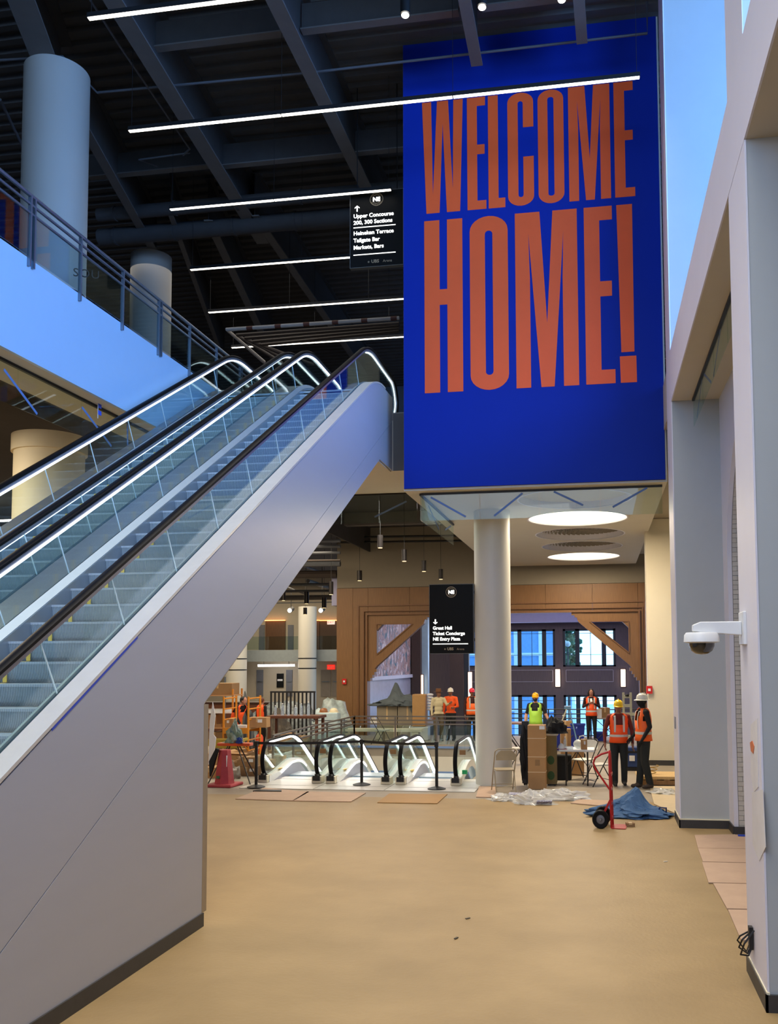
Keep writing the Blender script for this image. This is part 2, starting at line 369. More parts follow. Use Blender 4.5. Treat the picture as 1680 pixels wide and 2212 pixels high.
# tiles laid course by course on the jamb and round the arch (visible strip only)
L_ = 0; path = [Vector((0, *p)) for p in arch[:34]]
segs = []; acc = 0
for a, b in zip(path, path[1:]): segs.append((acc, a, b)); acc += (b-a).length
tme = MB().box(-.062, -.006, -.0315, .062, .006, .0315).mesh('tile', [TILE])
tme2 = MB().box(-.03, -.006, -.0315, .03, .006, .0315).mesh('tile', [TILE])
ccount = int(acc/.068)
for k in range(ccount):
    s_ = (k+.5)*.068
    sg = [q for q in segs if q[0] <= s_][-1]; d = (sg[2]-sg[1]).normalized(); p = sg[1]+d*(s_-sg[0])
    ang = math.atan2(d.z, d.y)-math.pi/2
    x = 1.905
    row = [(tme2, .06)]+[(tme, .124)]*3 if k % 2 else [(tme, .124)]*3
    for me_, wd in row:
        o = bpy.data.objects.new('tile', me_); COL.objects.link(o); o.parent = wa
        o.location = (x+wd/2+.002, p.y-.0, p.z); o.rotation_euler = (ang, 0, 0); x += wd+.004
# baseboards
def bboard(n, pts, h=.12, th=.02):
    m = MB()
    for (x0, y0), (x1, y1) in pts: m.box(min(x0, x1), min(y0, y1), 0, max(x0, x1), max(y0, y1), h)
    struct(m.build(n, BASEB))
bboard('baseboard_right', [((1.12, 6.79), (1.136, 7.66)), ((1.12, 6.79), (3.4, 6.815)), ((1.12, 13.81), (1.136, 14.66)), ((1.12, 13.81), (1.84, 13.835)), ((1.82, 13.36), (1.84, 13.84)), ((1.84, 13.33), (2.6, 13.36)), ((1.1, 21.68), (3, 21.7))])
# beads of the pillar edges, wall patches
m = MB()
m.box(1.128, 6.80, .12, 1.15, 7.66, .135); m.box(1.128, 13.82, .12, 1.15, 14.66, .135); m.box(1.128, 13.81, .12, 1.84, 13.84, .135)
struct(m.build('trim_3', mat('masking_cream', (.86, .82, .70), .7)))
def patch(px, name='plaster_patch', X=1.135, col=(.88, .86, .84)):
    ps = [P(x, y, X=X) for x, y in px]
    m = MB(); n = len(ps)
    m.add([(X, p.y, p.z) for p in ps]+[(X-.003, p.y, p.z) for p in ps], [tuple(range(n)), tuple(range(2*n-1, n-1, -1))]+[(i, (i+1) % n, (i+1) % n+n, i+n) for i in range(n)])
    o = m.build(name, mat('patch_%s' % (col,), col, .7)); o.parent = p1; return o
patch([(1622, 1565), (1636, 1552), (1638, 1700), (1628, 1712), (1622, 1670)])
patch([(1624, 1712), (1648, 1705), (1654, 1830), (1640, 1860), (1626, 1825)])
patch([(1620, 1604), (1625, 1600), (1629, 1612), (1627, 1628), (1622, 1622)], 'orange_stain', X=1.131, col=(.82, .45, .25))

# ---- soffit under the banner wall, with backlit discs
SX0, SX1, SY0, SY1, SZ = -3.4, 1.19, 15.62, 29.1, 5.5
discs = [17.0, 19.45, 21.9, 24.3, 26.8]; DR = 1.05; DX = -.42
def plate_with_holes(z0, z1):
    bm = bmesh.new(); 
    # lower face as a grid of strips split by circles
    loops = []
    outer = [bm.verts.new((SX0, SY0, z0)), bm.verts.new((SX1, SY0, z0)), bm.verts.new((SX1, SY1, z0)), bm.verts.new((SX0, SY1, z0))]
    edges = [bm.edges.new((outer[i], outer[(i+1) % 4])) for i in range(4)]
    for cy in discs:
        vs = [bm.verts.new((DX+DR*math.cos(2*math.pi*k/48), cy+DR*math.sin(2*math.pi*k/48), z0)) for k in range(48)]
        edges += [bm.edges.new((vs[i], vs[(i+1) % 48])) for i in range(48)]
    bmesh.ops.triangle_fill(bm, use_beauty=True, use_dissolve=False, edges=edges)
    r = bmesh.ops.extrude_face_region(bm, geom=list(bm.faces))
    for v in [g for g in r['geom'] if isinstance(g, bmesh.types.BMVert)]: v.co.z = z1
    bmesh.ops.recalc_face_normals(bm, faces=bm.faces)
    me = bpy.data.meshes.new('ceiling'); bm.to_mesh(me); bm.free(); me.materials.append(SOFF)
    o = bpy.data.objects.new('ceiling', me); COL.objects.link(o); return struct(o)
plate_with_holes(5.5, 5.62)
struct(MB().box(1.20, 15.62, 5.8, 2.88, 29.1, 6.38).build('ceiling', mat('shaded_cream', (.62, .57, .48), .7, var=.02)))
m = MB(); m.box(SX0, SY0+.02, 5.95, SX1, SY1, 7.1); struct(m.build('ceiling', SOFF))
LATT = mat('perforated_screen', (.50, .46, .40), .6, kind='wave', scale=9, rgb2=(.26, .24, .21))
def disc(cy, lit, label):
    t = thing('ceiling_disc_light', (DX, cy, 5.5), label, 'ceiling light', None if lit else None)
    m = MB(); n = 48; v = []; 
    for r_ in (DR, DR+.03):
        for z_ in (-.006, .0): v += [(r_*math.cos(2*math.pi*k/n), r_*math.sin(2*math.pi*k/n), z_) for k in range(n)]
    f = []
    for k in range(n):
        k2 = (k+1) % n; f += [(k, k2, 2*n+k2, 2*n+k), (n+k, 3*n+k, 3*n+k2, n+k2), (2*n+k, 2*n+k2, 3*n+k2, 3*n+k)]
    m.add(v, f); m.build('rim', PAINT, parent=t)
    MB().lathe([(DR, 0), (DR-.02, .16), (DR-.1, .2)], n=48, close=False).build('recess', PAINT, parent=t)
    MB().lathe([(DR-.01, .03 if lit else .2), (DR-.01, .05 if lit else .22)], n=48).build('lens', DISC if lit else mat('unlit_lens', (.42, .39, .35), .6), parent=t)
    if not lit:   # lattice of small petals hanging below the lens
        m = MB(); rr = .1
        while rr < DR-.03:
            q = max(6, int(2*math.pi*rr/.12))
            for k in range(q):
                a = 2*math.pi*(k+.5*(int(rr*10) % 2))/q
                m.obox((rr*math.cos(a), rr*math.sin(a), .15), (.012, .09, .06), rz=a+.6)
            rr += .1
        o = m.build('lattice', mat('lattice_grey', (.62, .58, .52), .5) if not lit else PAINT, parent=t); o['kind'] = 'stuff'
    return t
disc(discs[0], False, 'unlit round ceiling disc with a petal lattice, just behind the glass draft panel')
disc(discs[1], True, 'bright lit round ceiling disc, the larger of the two lit ones')
disc(discs[2], False, 'unlit round ceiling disc directly behind the larger lit disc')
disc(discs[3], False, 'unlit round ceiling disc just in front of the smaller lit disc')
disc(discs[4], True, 'bright lit round ceiling disc, the smaller and farther of the two lit ones')
# small sprinkler cap
# ---- banner wall block above the soffit
m = MB(); m.box(-3.4, 15.62, 5.62, 1.19, 18.0, 13.8); struct(m.build('wall_banner', CREAM))

# ---- upper floor slabs
m = MB(); m.box(-30, 16.2, 6.95, -3.42, 36, 7.1); struct(m.build('floor', mat('upper_floor', (.55, .52, .48), .5)))
m = MB(); m.box(-6.7, 16.2, 6.0, -3.42, 18.5, 6.95); struct(m.build('ceiling', SOFF)); struct(MB().box(-3.73, 16.19, 6.0, -3.42, 16.2, 7.08).build('shade_plate', DARK2))   # boxed edge under the landing; the thin dark plate paints its shade
FX = -6.72
m = MB(); m.box(-30, -10, 7.0, FX-.05, 16.0, 7.3); struct(m.build('floor', mat('upper_floor', (.55, .52, .48), .5)))
m = MB(); m.box(FX-.05, -10, 6.12, FX, 18.5, 7.36); struct(m.build('wall_left', mat('fascia_paint', (.66, .76, .84), .35, var=.01)))
m = MB(); m.box(-7.55, -10, 6.12, FX-.05, 18.5, 6.2); struct(m.build('ceiling', SOFF))
m = MB(); m.box(-7.6, -10, 6.12, -7.55, 50, 7.0); m.box(-30, -10, 6.85, -7.6, 50, 7.0); struct(m.build('ceiling', DARK))
m = MB(); m.box(-7.6, 18.5, 6.93, -3.4, 29.3, 6.95); struct(m.build('ceiling', DARK))

# ---- outer shell
m = MB(); m.box(-30, 36, 7.1, 8, 36.3, 14); struct(m.build('wall_back', mat('upper_back_wall', (.42, .42, .43), .8)))
m = MB(); m.box(-30.2, -10, 0, -30, 50, 14); struct(m.build('wall_left', mat('far_left_wall', (.38, .36, .34), .8)))
m = MB(); m.box(8, -10, 0, 8.2, 36, 7.6); m.box(8, -10, 13.4, 8.2, 36, 14); m.box(8, 13.4, 7.6, 8.2, 36, 13.4); struct(m.build('wall_right', PAINT))
m = MB(); m.box(-30, -10.2, 0, 8, -10, 7.6); m.box(-30, -10.2, 13.4, 8, -10, 14); m.box(-30, -10.2, 7.6, -8, -10, 13.4); struct(m.build('wall_near', PAINT))
# ================================================================== HIGH CEILING
DZ = 13.8
m = MB(); prof = []; y = -10.0
while y < 36:
    prof += [(y, DZ+.07), (y+.08, DZ+.07), (y+.12, DZ), (y+.26, DZ), (y+.30, DZ+.07)]; y += .34
n = len(prof); vs = []
for (yy, zz) in prof: vs += [(-30, yy, zz), (8, yy, zz)]
m.add(vs, [(2*i, 2*i+1, 2*i+3, 2*i+2) for i in range(n-1)])
struct(m.build('ceiling', mat('corrugated_deck', (.29, .28, .27), .75, var=.1, scale=2)))
m = MB(); m.box(-30, -10, DZ+.1, 8, 36, DZ+.2); struct(m.build('ceiling', DARK))
def girder(px0, px1, ext0, ext1, zb=12.75, w_=.26, label='', name='roof_girder', h=None, ymax=None):
    a = P(*px0, Z=zb); b = P(*px1, Z=zb); d = (b-a).normalized(); a = a-d*ext0; b = b+d*ext1
    if ymax and b.y > ymax: b = a+(b-a)*((ymax-a.y)/(b.y-a.y))
    t = thing(name, tuple((a+b)/2), label, 'beam')
    sd = Vector((-d.y, d.x, 0)); L = (b-a).length; rz = math.atan2(d.y, d.x); top = DZ
    t.rotation_euler = (0, 0, rz)
    hh = top-zb
    MB().box(-L/2, -w_/2, 0, L/2, w_/2, .03).build('bottom_flange', DARK2, parent=t)
    MB().box(-L/2, -.012, .03, L/2, .012, hh-.03).build('web', DARK, parent=t)
    MB().box(-L/2, -w_/2, hh-.03, L/2, w_/2, hh).build('top_flange', DARK, parent=t)
    return t
girder((591, 0), (705, 233), 5, 6.5, label='dark steel roof girder crossing above the middle of the long lit bar')
girder((242, 0), (498, 414), 4, 2.5, w_=.3, label='dark steel roof girder to the right of the big round column top')
girder((45, 0), (101, 146), 4, .9, w_=.42, label='dark steel roof girder bearing on the big round column')
girder((1003, 0), (1030, 143), 4, 0, label='dark steel roof girder ending against the banner near its middle', w_=.2, ymax=15.6)
girder((1250, 0), (1257, 95), 4, 0, label='dark steel roof girder ending against the banner near its right side', w_=.18, ymax=15.6)
girder((188, 290), (262, 420), .3, 3, label='short dark roof girder left behind the round column', w_=.2)
girder((470, 520), (555, 700), 1, 5, label='dark roof girder far back above the fourth lit bar', w_=.2)
girder((580, 510), (712, 700), 1, 5, label='dark roof girder far back left of the hanging sign', w_=.2)
girder((385, 510), (450, 690), 1, 4, label='thin dark roof girder far back above the end of the third lit bar', w_=.12)
def cross(px0, px1, zb, label, w_=.16, name='roof_cross_beam', h=.5):
    a = P(*px0, Z=zb); b = P(*px1, Z=zb); yy = (a.y+b.y)/2; 
    t = thing(name, ((a.x+b.x)/2, yy, zb), label, 'beam'); L = b.x-a.x
    MB().box(-L/2, -w_/2, 0, L/2, w_/2, .025).build('bottom_flange', DARK2, parent=t)
    MB().box(-L/2, -.01, .025, L/2, .01, min(h, DZ-zb)).build('web', DARK, parent=t); return t
cross((322, 106), (617, 76), 13.1, 'dark cross beam between the two big girders above the long lit bar')
cross((652, 71), (990, 28), 13.1, 'dark cross beam near the top edge above the banner')
cross((1040, 18), (1245, -4), 13.1, 'dark cross beam between the girders above the banner')
cross((190, 384), (480, 360), 13.0, 'dark cross beam behind the big round column at its mid height')
cross((480, 360), (900, 322), 13.0, 'dark cross beam above the hanging sign')
# ducts far back under the roof
def duct(px0, px1, z, r, label, m_=DARK2, name='air_duct'):
    a = P(*px0, Z=z); b = P(*px1, Z=z); yy = (a.y+b.y)/2
    t = thing(name, ((a.x+b.x)/2, yy, z), label, 'duct'); L = (b.x-a.x)/2
    MB().tube([(-L, 0, 0), (L, 0, 0)], r, 16).build('pipe', m_, parent=t, smooth=True)
    k = -L+.4
    while k < L: MB().tube([(k, 0, 0), (k+.05, 0, 0)], r+.02, 16).build('seam_band', m_, parent=t); k += 1.5
    return t
duct((190, 445), (900, 425), 12.9, .15, 'round dark air duct behind the third lit bar', DARK)
duct((200, 500), (900, 470), 12.7, .2, 'thick dark air duct below the round duct, left of the sign', DARK)
# sprinkler pipes
PIPE = mat('dark_pipe', (.30, .31, .33), .6)
def pipe(pts, r, label, m_=PIPE, name='sprinkler_pipe', cat='pipe'):
    c = pts[0]; t = [Vector(p)-Vector(c) for p in pts]
    o = MB().tube(t, r, 8).build(name, m_, smooth=True); o.location = c; return tag(o, label, cat)
z = 12.9
pipe([P(0, 130, Z=z), P(135, 122, Z=z), P(210, 200, Z=z), P(660, 158, Z=z), P(1398, 72, Z=z), P(1398, 72, Z=z)+Vector((0, 0, .55))], .022, 'thin dark pipe running below the roof deck and across the top of the banner')
pipe([P(195, 0, Z=12.9), P(262, 105, Z=12.9), P(410, 322, Z=12.9), P(395, 335, Z=12.9)], .02, 'thin dark pipe crossing diagonally beside the big round column')
pipe([P(340, 360, Z=12.9), P(300, 345, Z=12.9), P(410, 330, Z=12.9)], .018, 'thin looped dark conduit under the roof above the third bar')
pipe([P(0, 215, Z=12.9), P(55, 330, Z=12.9)], .03, 'thin dark pipe at the far left under the roof')
# big white-banded pipe rack at the back
WPIPE = mat('white_wrapped_pipe', (.62, .60, .58), .5); RPIPE = mat('rust_band', (.30, .14, .10), .6)
t = thing('pipe_rack', tuple(P(490, 712, Z=10.8)), 'pale wrapped pipe with rust bands turning back above the escalators', 'pipe')
z = 10.8
pp = [P(570, 782, Z=z), P(490, 712, Z=z), P(862, 687, Z=z)]
MB().tube([p-t.location for p in pp], .05, 8).build('pipe', WPIPE, parent=t)
for k in range(6):
    a = pp[1].lerp(pp[2], k/6+.12); b = pp[1].lerp(pp[2], k/6+.155)
    MB().tube([a-t.location, b-t.location], .055, 8).build('band', RPIPE, parent=t)
for k, (dx, dy) in enumerate(((14, 8), (32, 15), (50, 22), (66, 29))):
    q = [P(590+dx*1.3, 782+dy*.2, Z=z), P(498+dx, 716+dy, Z=z), P(862, 692+dy*.8, Z=z)]
    pipe(q, .045, ['first', 'second', 'third', 'fourth'][k]+' dark brown pipe behind the pale wrapped pipe', mat('brown_pipe', (.24, .20, .18), .5), name='ceiling_pipe')
# ---- hanging linear lamps
def barlamp(px0, px1, label, x1=None, cuts=(.33, .66), z=11.5):
    a = P(*px0, Z=z); b = P(*px1, Z=z); yy = a.y; x1 = b.x if x1 is None else x1
    t = thing('linear_pendant_lamp', (a.x, yy, z), label, 'pendant lamp', 'long lit bars hung in parallel under the roof'); L = x1-a.x
    MB().box(0, -.035, .012, L, .035, .08).build('housing', BLACK, parent=t)
    cs = [0]+[c*L for c in cuts]+[L]
    for i in range(len(cs)-1): MB().box(cs[i]+.01, -.03, 0, cs[i+1]-.01, .03, .012).build('lens', BAR, parent=t)
    for c in cs: MB().tube([(min(max(c, .05), L-.05), 0, .08), (min(max(c, .05), L-.05), 0, DZ-z)], .004, 5).build('cable', BLACK, parent=t)
    return t
barlamp((190, 42), (580, -2), 'lit bar nearest the camera, cut off by the top of the picture', x1=.9)
barlamp((278, 285), (1382, 170), 'longest lit bar, crossing in front of the banner above the word WELCOME', cuts=(.318, .655))
barlamp((367, 454), (845, 411), 'lit bar just above the upper hanging sign', cuts=(.48,))
barlamp((411, 584), (900, 540), 'lit bar passing behind the upper hanging sign', cuts=(.5,))
barlamp((450, 676), (900, 650), 'lit bar second from the lowest, above the escalator tops', cuts=(.4, .78))
barlamp((500, 752), (900, 732), 'lowest and farthest lit bar, just over the escalator tops', cuts=(.46, .86))
# spots at the top edge
def canspot(px, z, label, h=.6):
    p = P(*px, Z=z); t = thing('can_downlight', tuple(p), label, 'spotlight')
    MB().tube([(0, 0, .02), (0, 0, h)], .075, 16).build('housing', BLACK, parent=t, smooth=True)
    MB().sphere((0, 0, .0), .06, 12, 6, (1, 1, .5)).build('bulb', mat('bulb_glow', (1, 1, 1), emit=(1, .97, .9), es=6), parent=t)
    MB().tube([(0, 0, h), (0, 0, DZ-z)], .012, 6).build('stem', BLACK, parent=t)
    return t
canspot((875, 33), 12.2, 'black can downlight at the top edge left of the banner')
canspot((1041, 16), 12.2, 'black can downlight at the top edge beside the girder')
canspot((1213, 0), 12.2, 'black can downlight at the top edge above the banner word', .4)

# ---- banner
BLUE = mat('banner_blue', (0.0, .15, .56), .7, spec=.2, var=.03, scale=1.5)
ORG = mat('banner_orange', (.96, .35, .10), .6, var=.03, scale=2)
BY = 15.6
bl = P(873, 1056, Y=BY); br = P(1437, 1036, Y=BY); zb = (bl.z+br.z)/2; zt = 13.78
t = thing('wall_banner_sign', ((bl.x+br.x)/2, BY, zb), 'huge blue banner with orange block letters hung over the concourse', 'banner')
MB().box(bl.x, BY-.02, zb, br.x, BY+.015, zt).build('cloth', BLUE, parent=t, world=True)
def bx(x, y): return P(860+x/2.572, 20+y/2.572, Y=BY-.02)
def letter(shape, x0, x1, z0, z1, name='letter'):
    for poly in shape if isinstance(shape[0][0], (list, tuple)) else [shape]:
        pass
    bm = bmesh.new()
    edges = []
    loops = shape
    for lp in loops:
        lp = [p_ for i_, p_ in enumerate(lp) if (p_[0]-lp[i_-1][0])**2+(p_[1]-lp[i_-1][1])**2 > 1e-7]
        vs = [bm.verts.new((x0+(x1-x0)*a, BY-.024, z0+(z1-z0)*b)) for a, b in lp]
        edges += [bm.edges.new((vs[i], vs[(i+1) % len(vs)])) for i in range(len(vs))]
    bmesh.ops.triangle_fill(bm, use_beauty=True, edges=edges)
    r = bmesh.ops.extrude_face_region(bm, geom=list(bm.faces))
    for v in [g for g in r['geom'] if isinstance(g, bmesh.types.BMVert)]: v.co.y = BY-.0195
    bmesh.ops.recalc_face_normals(bm, faces=bm.faces)
    me = bpy.data.meshes.new(name); bm.to_mesh(me); bm.free(); me.materials.append(ORG)
    off = parent_world(t)
    me.transform(Matrix.Translation(-off))
    o = bpy.data.objects.new(name, me); COL.objects.link(o); o.parent = t
def rrect(x0, y0, x1, y1, rx, ry, n=6):
    o = []
    for cx, cy, a0 in ((x1-rx, y1-ry, 0), (x0+rx, y1-ry, 90), (x0+rx, y0+ry, 180), (x1-rx, y0+ry, 270)):
        for k in range(n+1):
            a = math.radians(a0+90*k/n); o.append((cx+rx*math.cos(a), cy+ry*math.sin(a)))
    return o
def LH(s=.40): return [[(0, 0), (s, 0), (s, .505), (1-s, .505), (1-s, 0), (1, 0), (1, 1), (1-s, 1), (1-s, .595), (s, .595), (s, 1), (0, 1)]]
def LO(s=.40, v=.085): return [rrect(0, 0, 1, 1, .5, .085), rrect(s, v, 1-s, 1-v, (1-2*s)/2, .02)]
def LE(s=.53, t_=.078): return [[(0, 0), (1, 0), (1, t_), (s, t_), (s, .49), (.93, .49), (.93, .575), (s, .575), (s, 1-t_), (.97, 1-t_), (.97, 1), (0, 1)]]
def LL(s=.60): return [[(0, 0), (1, 0), (1, .085), (s, .085), (s, 1), (0, 1)]]
def LM(): return [[(0, 0), (.235, 0), (.235, .62), (.215, .88), (.40, 0), (.61, 0), (.78, .88), (.76, .62), (.76, 0), (1, 0), (1, 1), (.61, 1), (.505, .36), (.40, 1), (0, 1)]]
def LW(): return [[(.10, 0), (.42, 0), (.505, .80), (.60, 0), (.92, 0), (1, 1), (.77, 1), (.745, .20), (.64, 1), (.37, 1), (.26, .16), (.225, 1), (0, 1)]]
def LC(): 
    o = rrect(0, 0, 1, 1, .5, .085); 
    # outer with a gap on the right side
    s = .38; v = .075
    lp = []
    outer = [p for p in o]
    pts = []
    n = 6
    def arc(cx, cy, rx, ry, a0, a1): return [(cx+rx*math.cos(math.radians(a0+(a1-a0)*k/n)), cy+ry*math.sin(math.radians(a0+(a1-a0)*k/n))) for k in range(n+1)]
    pts += [(1, .69)]+arc(.5, 1-.085, .5, .085, 0, 90)+arc(.5, 1-.085, .5, .085, 90, 180)+arc(.5, .085, .5, .085, 180, 270)+arc(.5, .085, .5, .085, 270, 360)+[(1, .43), (.60, .43)]
    pts += arc(.5, v+.02, .10, .02, 360, 180)+arc(.5, 1-v-.02, .10, .02, 180, 0)+[(.60, .69)]
    return [pts]
zt2 = bx(1260, 1085).z; zb2 = bx(1270, 2074).z; ztA = bx(1250, 404).z; zbA = bx(1255, 1043).z
for shp, a, b in ((LW(), 133, 360), (LE(), 383, 487), (LL(), 500, 592), (LC(), 608, 752), (LO(.38, .065), 777, 920), (LM(), 947, 1178), (LE(), 1201, 1312)):
    letter(shp, bx(a, 800).x, bx(b, 800).x, zbA, ztA)
for shp, a, b in ((LH(), 146, 358), (LO(), 399, 611), (LM(), 652, 998), (LE(), 1037, 1199)):
    letter(shp, bx(a, 1600).x, bx(b, 1600).x, zb2, zt2)
letter([[(.14, .17), (.86, .17), (.88, 1), (0, 1)]], bx(1218, 1500).x, bx(1318, 1500).x, zb2, zt2)
letter([[(.08, 0), (.97, 0), (.96, .147), (.05, .147)]], bx(1218, 1500).x, bx(1318, 1500).x, zb2, zt2)
# ================================================================== THE TWO TALL ESCALATORS
SL = math.tan(math.radians(30))
def zn(y): return 2.5+SL*(y-6.65)        # nosing line
def zd(y): return 1.77+SL*(y-5.22)       # deck line
def zr(y): return 3.94+SL*(y-8.0)        # handrail line
LAND = 7.1; YL = 6.65+(LAND-2.5)/SL      # y where the steps reach the landing
BLUET = mat('blue_masking_tape', (.20, .30, .72), .6)
GROOV = mat('step_riser', (.66, .71, .73), .42, metal=.15, kind='wave', scale=22, rgb2=(.42, .48, .50), bump=.35)
TREAD = mat('step_tread', (.78, .82, .83), .4, metal=.15, kind='wave', scale=22, rgb2=(.52, .56, .58))
JOINT = mat('glass_joint', (.85, .90, .90), .3)
YELL = mat('step_yellow', (.86, .72, .28), .5)
SKIRT = mat('skirt_panel', (.60, .64, .66), .3, metal=.7, var=.05)
CYANGL = mat('inner_deck', (.60, .66, .68), .4, metal=.4, var=.03)
deck_path = [(0.6, zd(.6)), (6, zd(6)), (11, zd(11)), (14.95, 7.38), (16.2, 7.40)]
deck_path = [(y, min(z, 7.4)) for y, z in fillet([(0.6, zd(.6)), (14.97, zd(14.97)), (16.3, 7.42)], 1.0, 10)]
def rail_path():
    yk = 8.0+(8.03-3.94)/SL
    return fillet([(1.0, zr(1.0)), (yk, 8.03), (17.15, 7.98), (17.42, 7.55), (17.1, 7.15), (16.5, 7.2)], [0, .55, .35, .3, .2, 0], 8)
RAILP = rail_path()
# shared step meshes
def step_meshes(w_):
    r = MB(); n = 5    # curved riser
    prof = [(0, 0), (.006, -.04), (.014, -.09), (.03, -.14), (.05, -.172)]
    vs = []; fs = []
    for y_, z_ in prof: vs += [(0, y_, z_), (w_, y_, z_)]
    for i in range(len(prof)-1): fs.append((2*i, 2*i+1, 2*i+3, 2*i+2))
    r.add(vs, fs); a = r.mesh('riser', [GROOV])
    b = MB().box(0, 0, -.02, w_, .298, 0).mesh('tread', [TREAD])
    c = MB().box(.0, -.006, -.165, .035, .0, .003).box(.0, 0, 0, .035, .29, .003).mesh('yellow_edge', [YELL])
    return a, b, c
def tall_escalator(xr, xl, label, near_clad):
    """xr/xl: handrail centre lines (right, left)"""
    T = thing('escalator', ((xr+xl)/2, 8.0, 0), label, 'escalator'); off = Vector(T.location)
    def add(mb, name, m_, **k): return mb.build(name, m_, parent=T, world=True, **k)
    sr, sl = xr-.10, xl+.08; W = sr-sl
    A, B_, Cc = step_meshes(W)
    y = 2.6
    k = 0
    while True:
        yy = 6.65+.2988*k-.2988*14; z = zn(yy); k += 1
        if yy < 2.4: continue
        if z > LAND+.01: break
        o = bpy.data.objects.new('step', B_); COL.objects.link(o); o.parent = T; o.location = Vector((sl, yy, z))-off
        q = bpy.data.objects.new('riser', A); COL.objects.link(q); q.parent = o
        q = bpy.data.objects.new('yellow_edge', Cc); COL.objects.link(q); q.parent = o; q.location = (.175, 0, 0)
    # landing plate
    add(MB().box(sl, YL, LAND-.03, sr, 16.3, LAND), 'landing_plate', SKIRT)
    # balustrade glass: panels cut square to the slope
    for s_, x in ((1, xr), (-1, xl)):
        k0 = 0; Lp = 1.075
        ya = 5.95  # foot of a joint
        yj = [6.08+Lp*math.cos(math.radians(30))*i for i in range(-5, 10)]
        def top(yf): # joint runs square to the slope up to the rail line
            h = .455; return (yf-h*math.sin(math.radians(30)), zd(yf)+h*math.cos(math.radians(30)))
        for a, b in zip(yj, yj[1:]):
            if b > 14.75: break
            t0 = top(a); t1 = top(b)
            add(MB().prism([(a+.006, zd(a+.006)-.03), (b-.006, zd(b-.006)-.03), (t1[0]-.006, t1[1]), (t0[0]+.006, t0[1])], 'x', x-.006, x+.006), 'glass_panel', GLASS)
            last = b
            add(MB().bar((x, b, zd(b)), (x, t1[0], t1[1]), .013, .007, up=(1, 0, 0)), 'joint_strip', JOINT)
        # head panels
        t1 = top(last); rp = [(y_, z_-.03) for y_, z_ in RAILP if y_ > t1[0]]
        mid = 15.9
        up = [(y_, z_) for y_, z_ in rp if z_ > 7.3 or y_ < 16]
        hp1 = [(last+.006, zd(last)-.03), (14.6, 7.1), (mid-.006, 7.3), (mid-.006, 7.97)]+[p for p in reversed(up) if p[0] < mid-.02]+[(t1[0]+.01, t1[1])]
        add(MB().prism(hp1, 'x', x-.006, x+.006), 'glass_panel', GLASS)
        hp2 = [(mid+.006, 7.2), (16.9, 7.2), (17.25, 7.35), (17.38, 7.6), (17.2, 7.88), (mid+.006, 7.97)]
        add(MB().prism(hp2, 'x', x-.006, x+.006), 'glass_panel', GLASS)
        # handrail, its guide and the light strip
        pr = [(x, y_, z_) for y_, z_ in RAILP]
        mb = MB(); n = len(pr); hw, hh = .04, .018
        vs = []; fs = []
        for i, (y_, z_) in enumerate(RAILP):
            p0 = RAILP[max(i-1, 0)]; p1 = RAILP[min(i+1, n-1)]; d = Vector((p1[0]-p0[0], p1[1]-p0[1])).normalized(); nn = Vector((-d.y, d.x))
            c = Vector((y_, z_))
            for dx, dn in ((-hw, -hh), (-hw*1.02, hh*.3), (-hw*.6, hh), (hw*.6, hh), (hw*1.02, hh*.3), (hw, -hh)):
                q = c+nn*dn; vs.append((x+dx, q.x, q.y))
        for i in range(n-1):
            for j in range(6): fs.append((i*6+j, i*6+(j+1) % 6, (i+1)*6+(j+1) % 6, (i+1)*6+j))
        mb.add(vs, fs); add(mb, 'handrail', RUBBER, smooth=True)
        g = [(y_, z_) for y_, z_ in RAILP if z_ > 2.0]
        def offs(path, dn, cut=0):
            o = []
            for i, (y_, z_) in enumerate(path):
                p0 = path[max(i-1, 0)]; p1 = path[min(i+1, len(path)-1)]; d = Vector((p1[0]-p0[0], p1[1]-p0[1])).normalized(); nn = Vector((-d.y, d.x)); o.append((y_+nn.x*dn, z_+nn.y*dn))
            return o
        gp = offs(RAILP, -.035); mb = MB(); vs = []; fs = []
        g2 = offs(RAILP, -.018); g3 = offs(RAILP, -.062)
        for (a_, b_) in zip(g2, g3): vs += [(x-.018, *a_), (x+.018, *a_), (x+.018, *b_), (x-.018, *b_)]
        for i in range(len(g2)-1):
            for j in range(4): fs.append((i*4+j, i*4+(j+1) % 4, (i+1)*4+(j+1) % 4, (i+1)*4+j))
        mb.add(vs, fs); add(mb, 'rail_guide', STEEL)
        # light strip: tucked on the side that faces the steps
        ins = -s_
        l0 = offs(RAILP, -.062); l1 = offs(RAILP, -.084); vs = []; fs = []
        keep = [(a_, b_) for a_, b_ in zip(l0, l1) if (x != xr or not near_clad or a_[0] > 14.9) and a_[0] > 1]
        x0_, x1_ = (x+ins*.008, x+ins*.026)
        for (a_, b_) in keep: vs += [(x0_, *a_), (x1_, *a_), (x1_, *b_), (x0_, *b_)]
        for i in range(len(keep)-1):
            for j in range(4): fs.append((i*4+j, i*4+(j+1) % 4, (i+1)*4+(j+1) % 4, (i+1)*4+j))
        add(MB().add(vs, fs), 'light_strip', LEDC)
        # skirt between steps and deck, and the sloped inner deck
        sx = sr if s_ > 0 else sl
        add(MB().prism([(2.4, zn(2.4)-.15), (YL, LAND-.15), (16.2, LAND-.15), (16.2, LAND+.1)]+[(y_, zd(y_)-.05) for y_ in (14.6, 2.4)], 'x', sx, sx+s_*.008), 'skirt', SKIRT)
        vs = []; fs = []
        for y_, z_ in deck_path: vs += [(sx+s_*.01, y_, z_-.045), (x-s_*.012, y_, z_+.012), (x-s_*.012, y_, z_-.03), (sx+s_*.01, y_, z_-.09)]
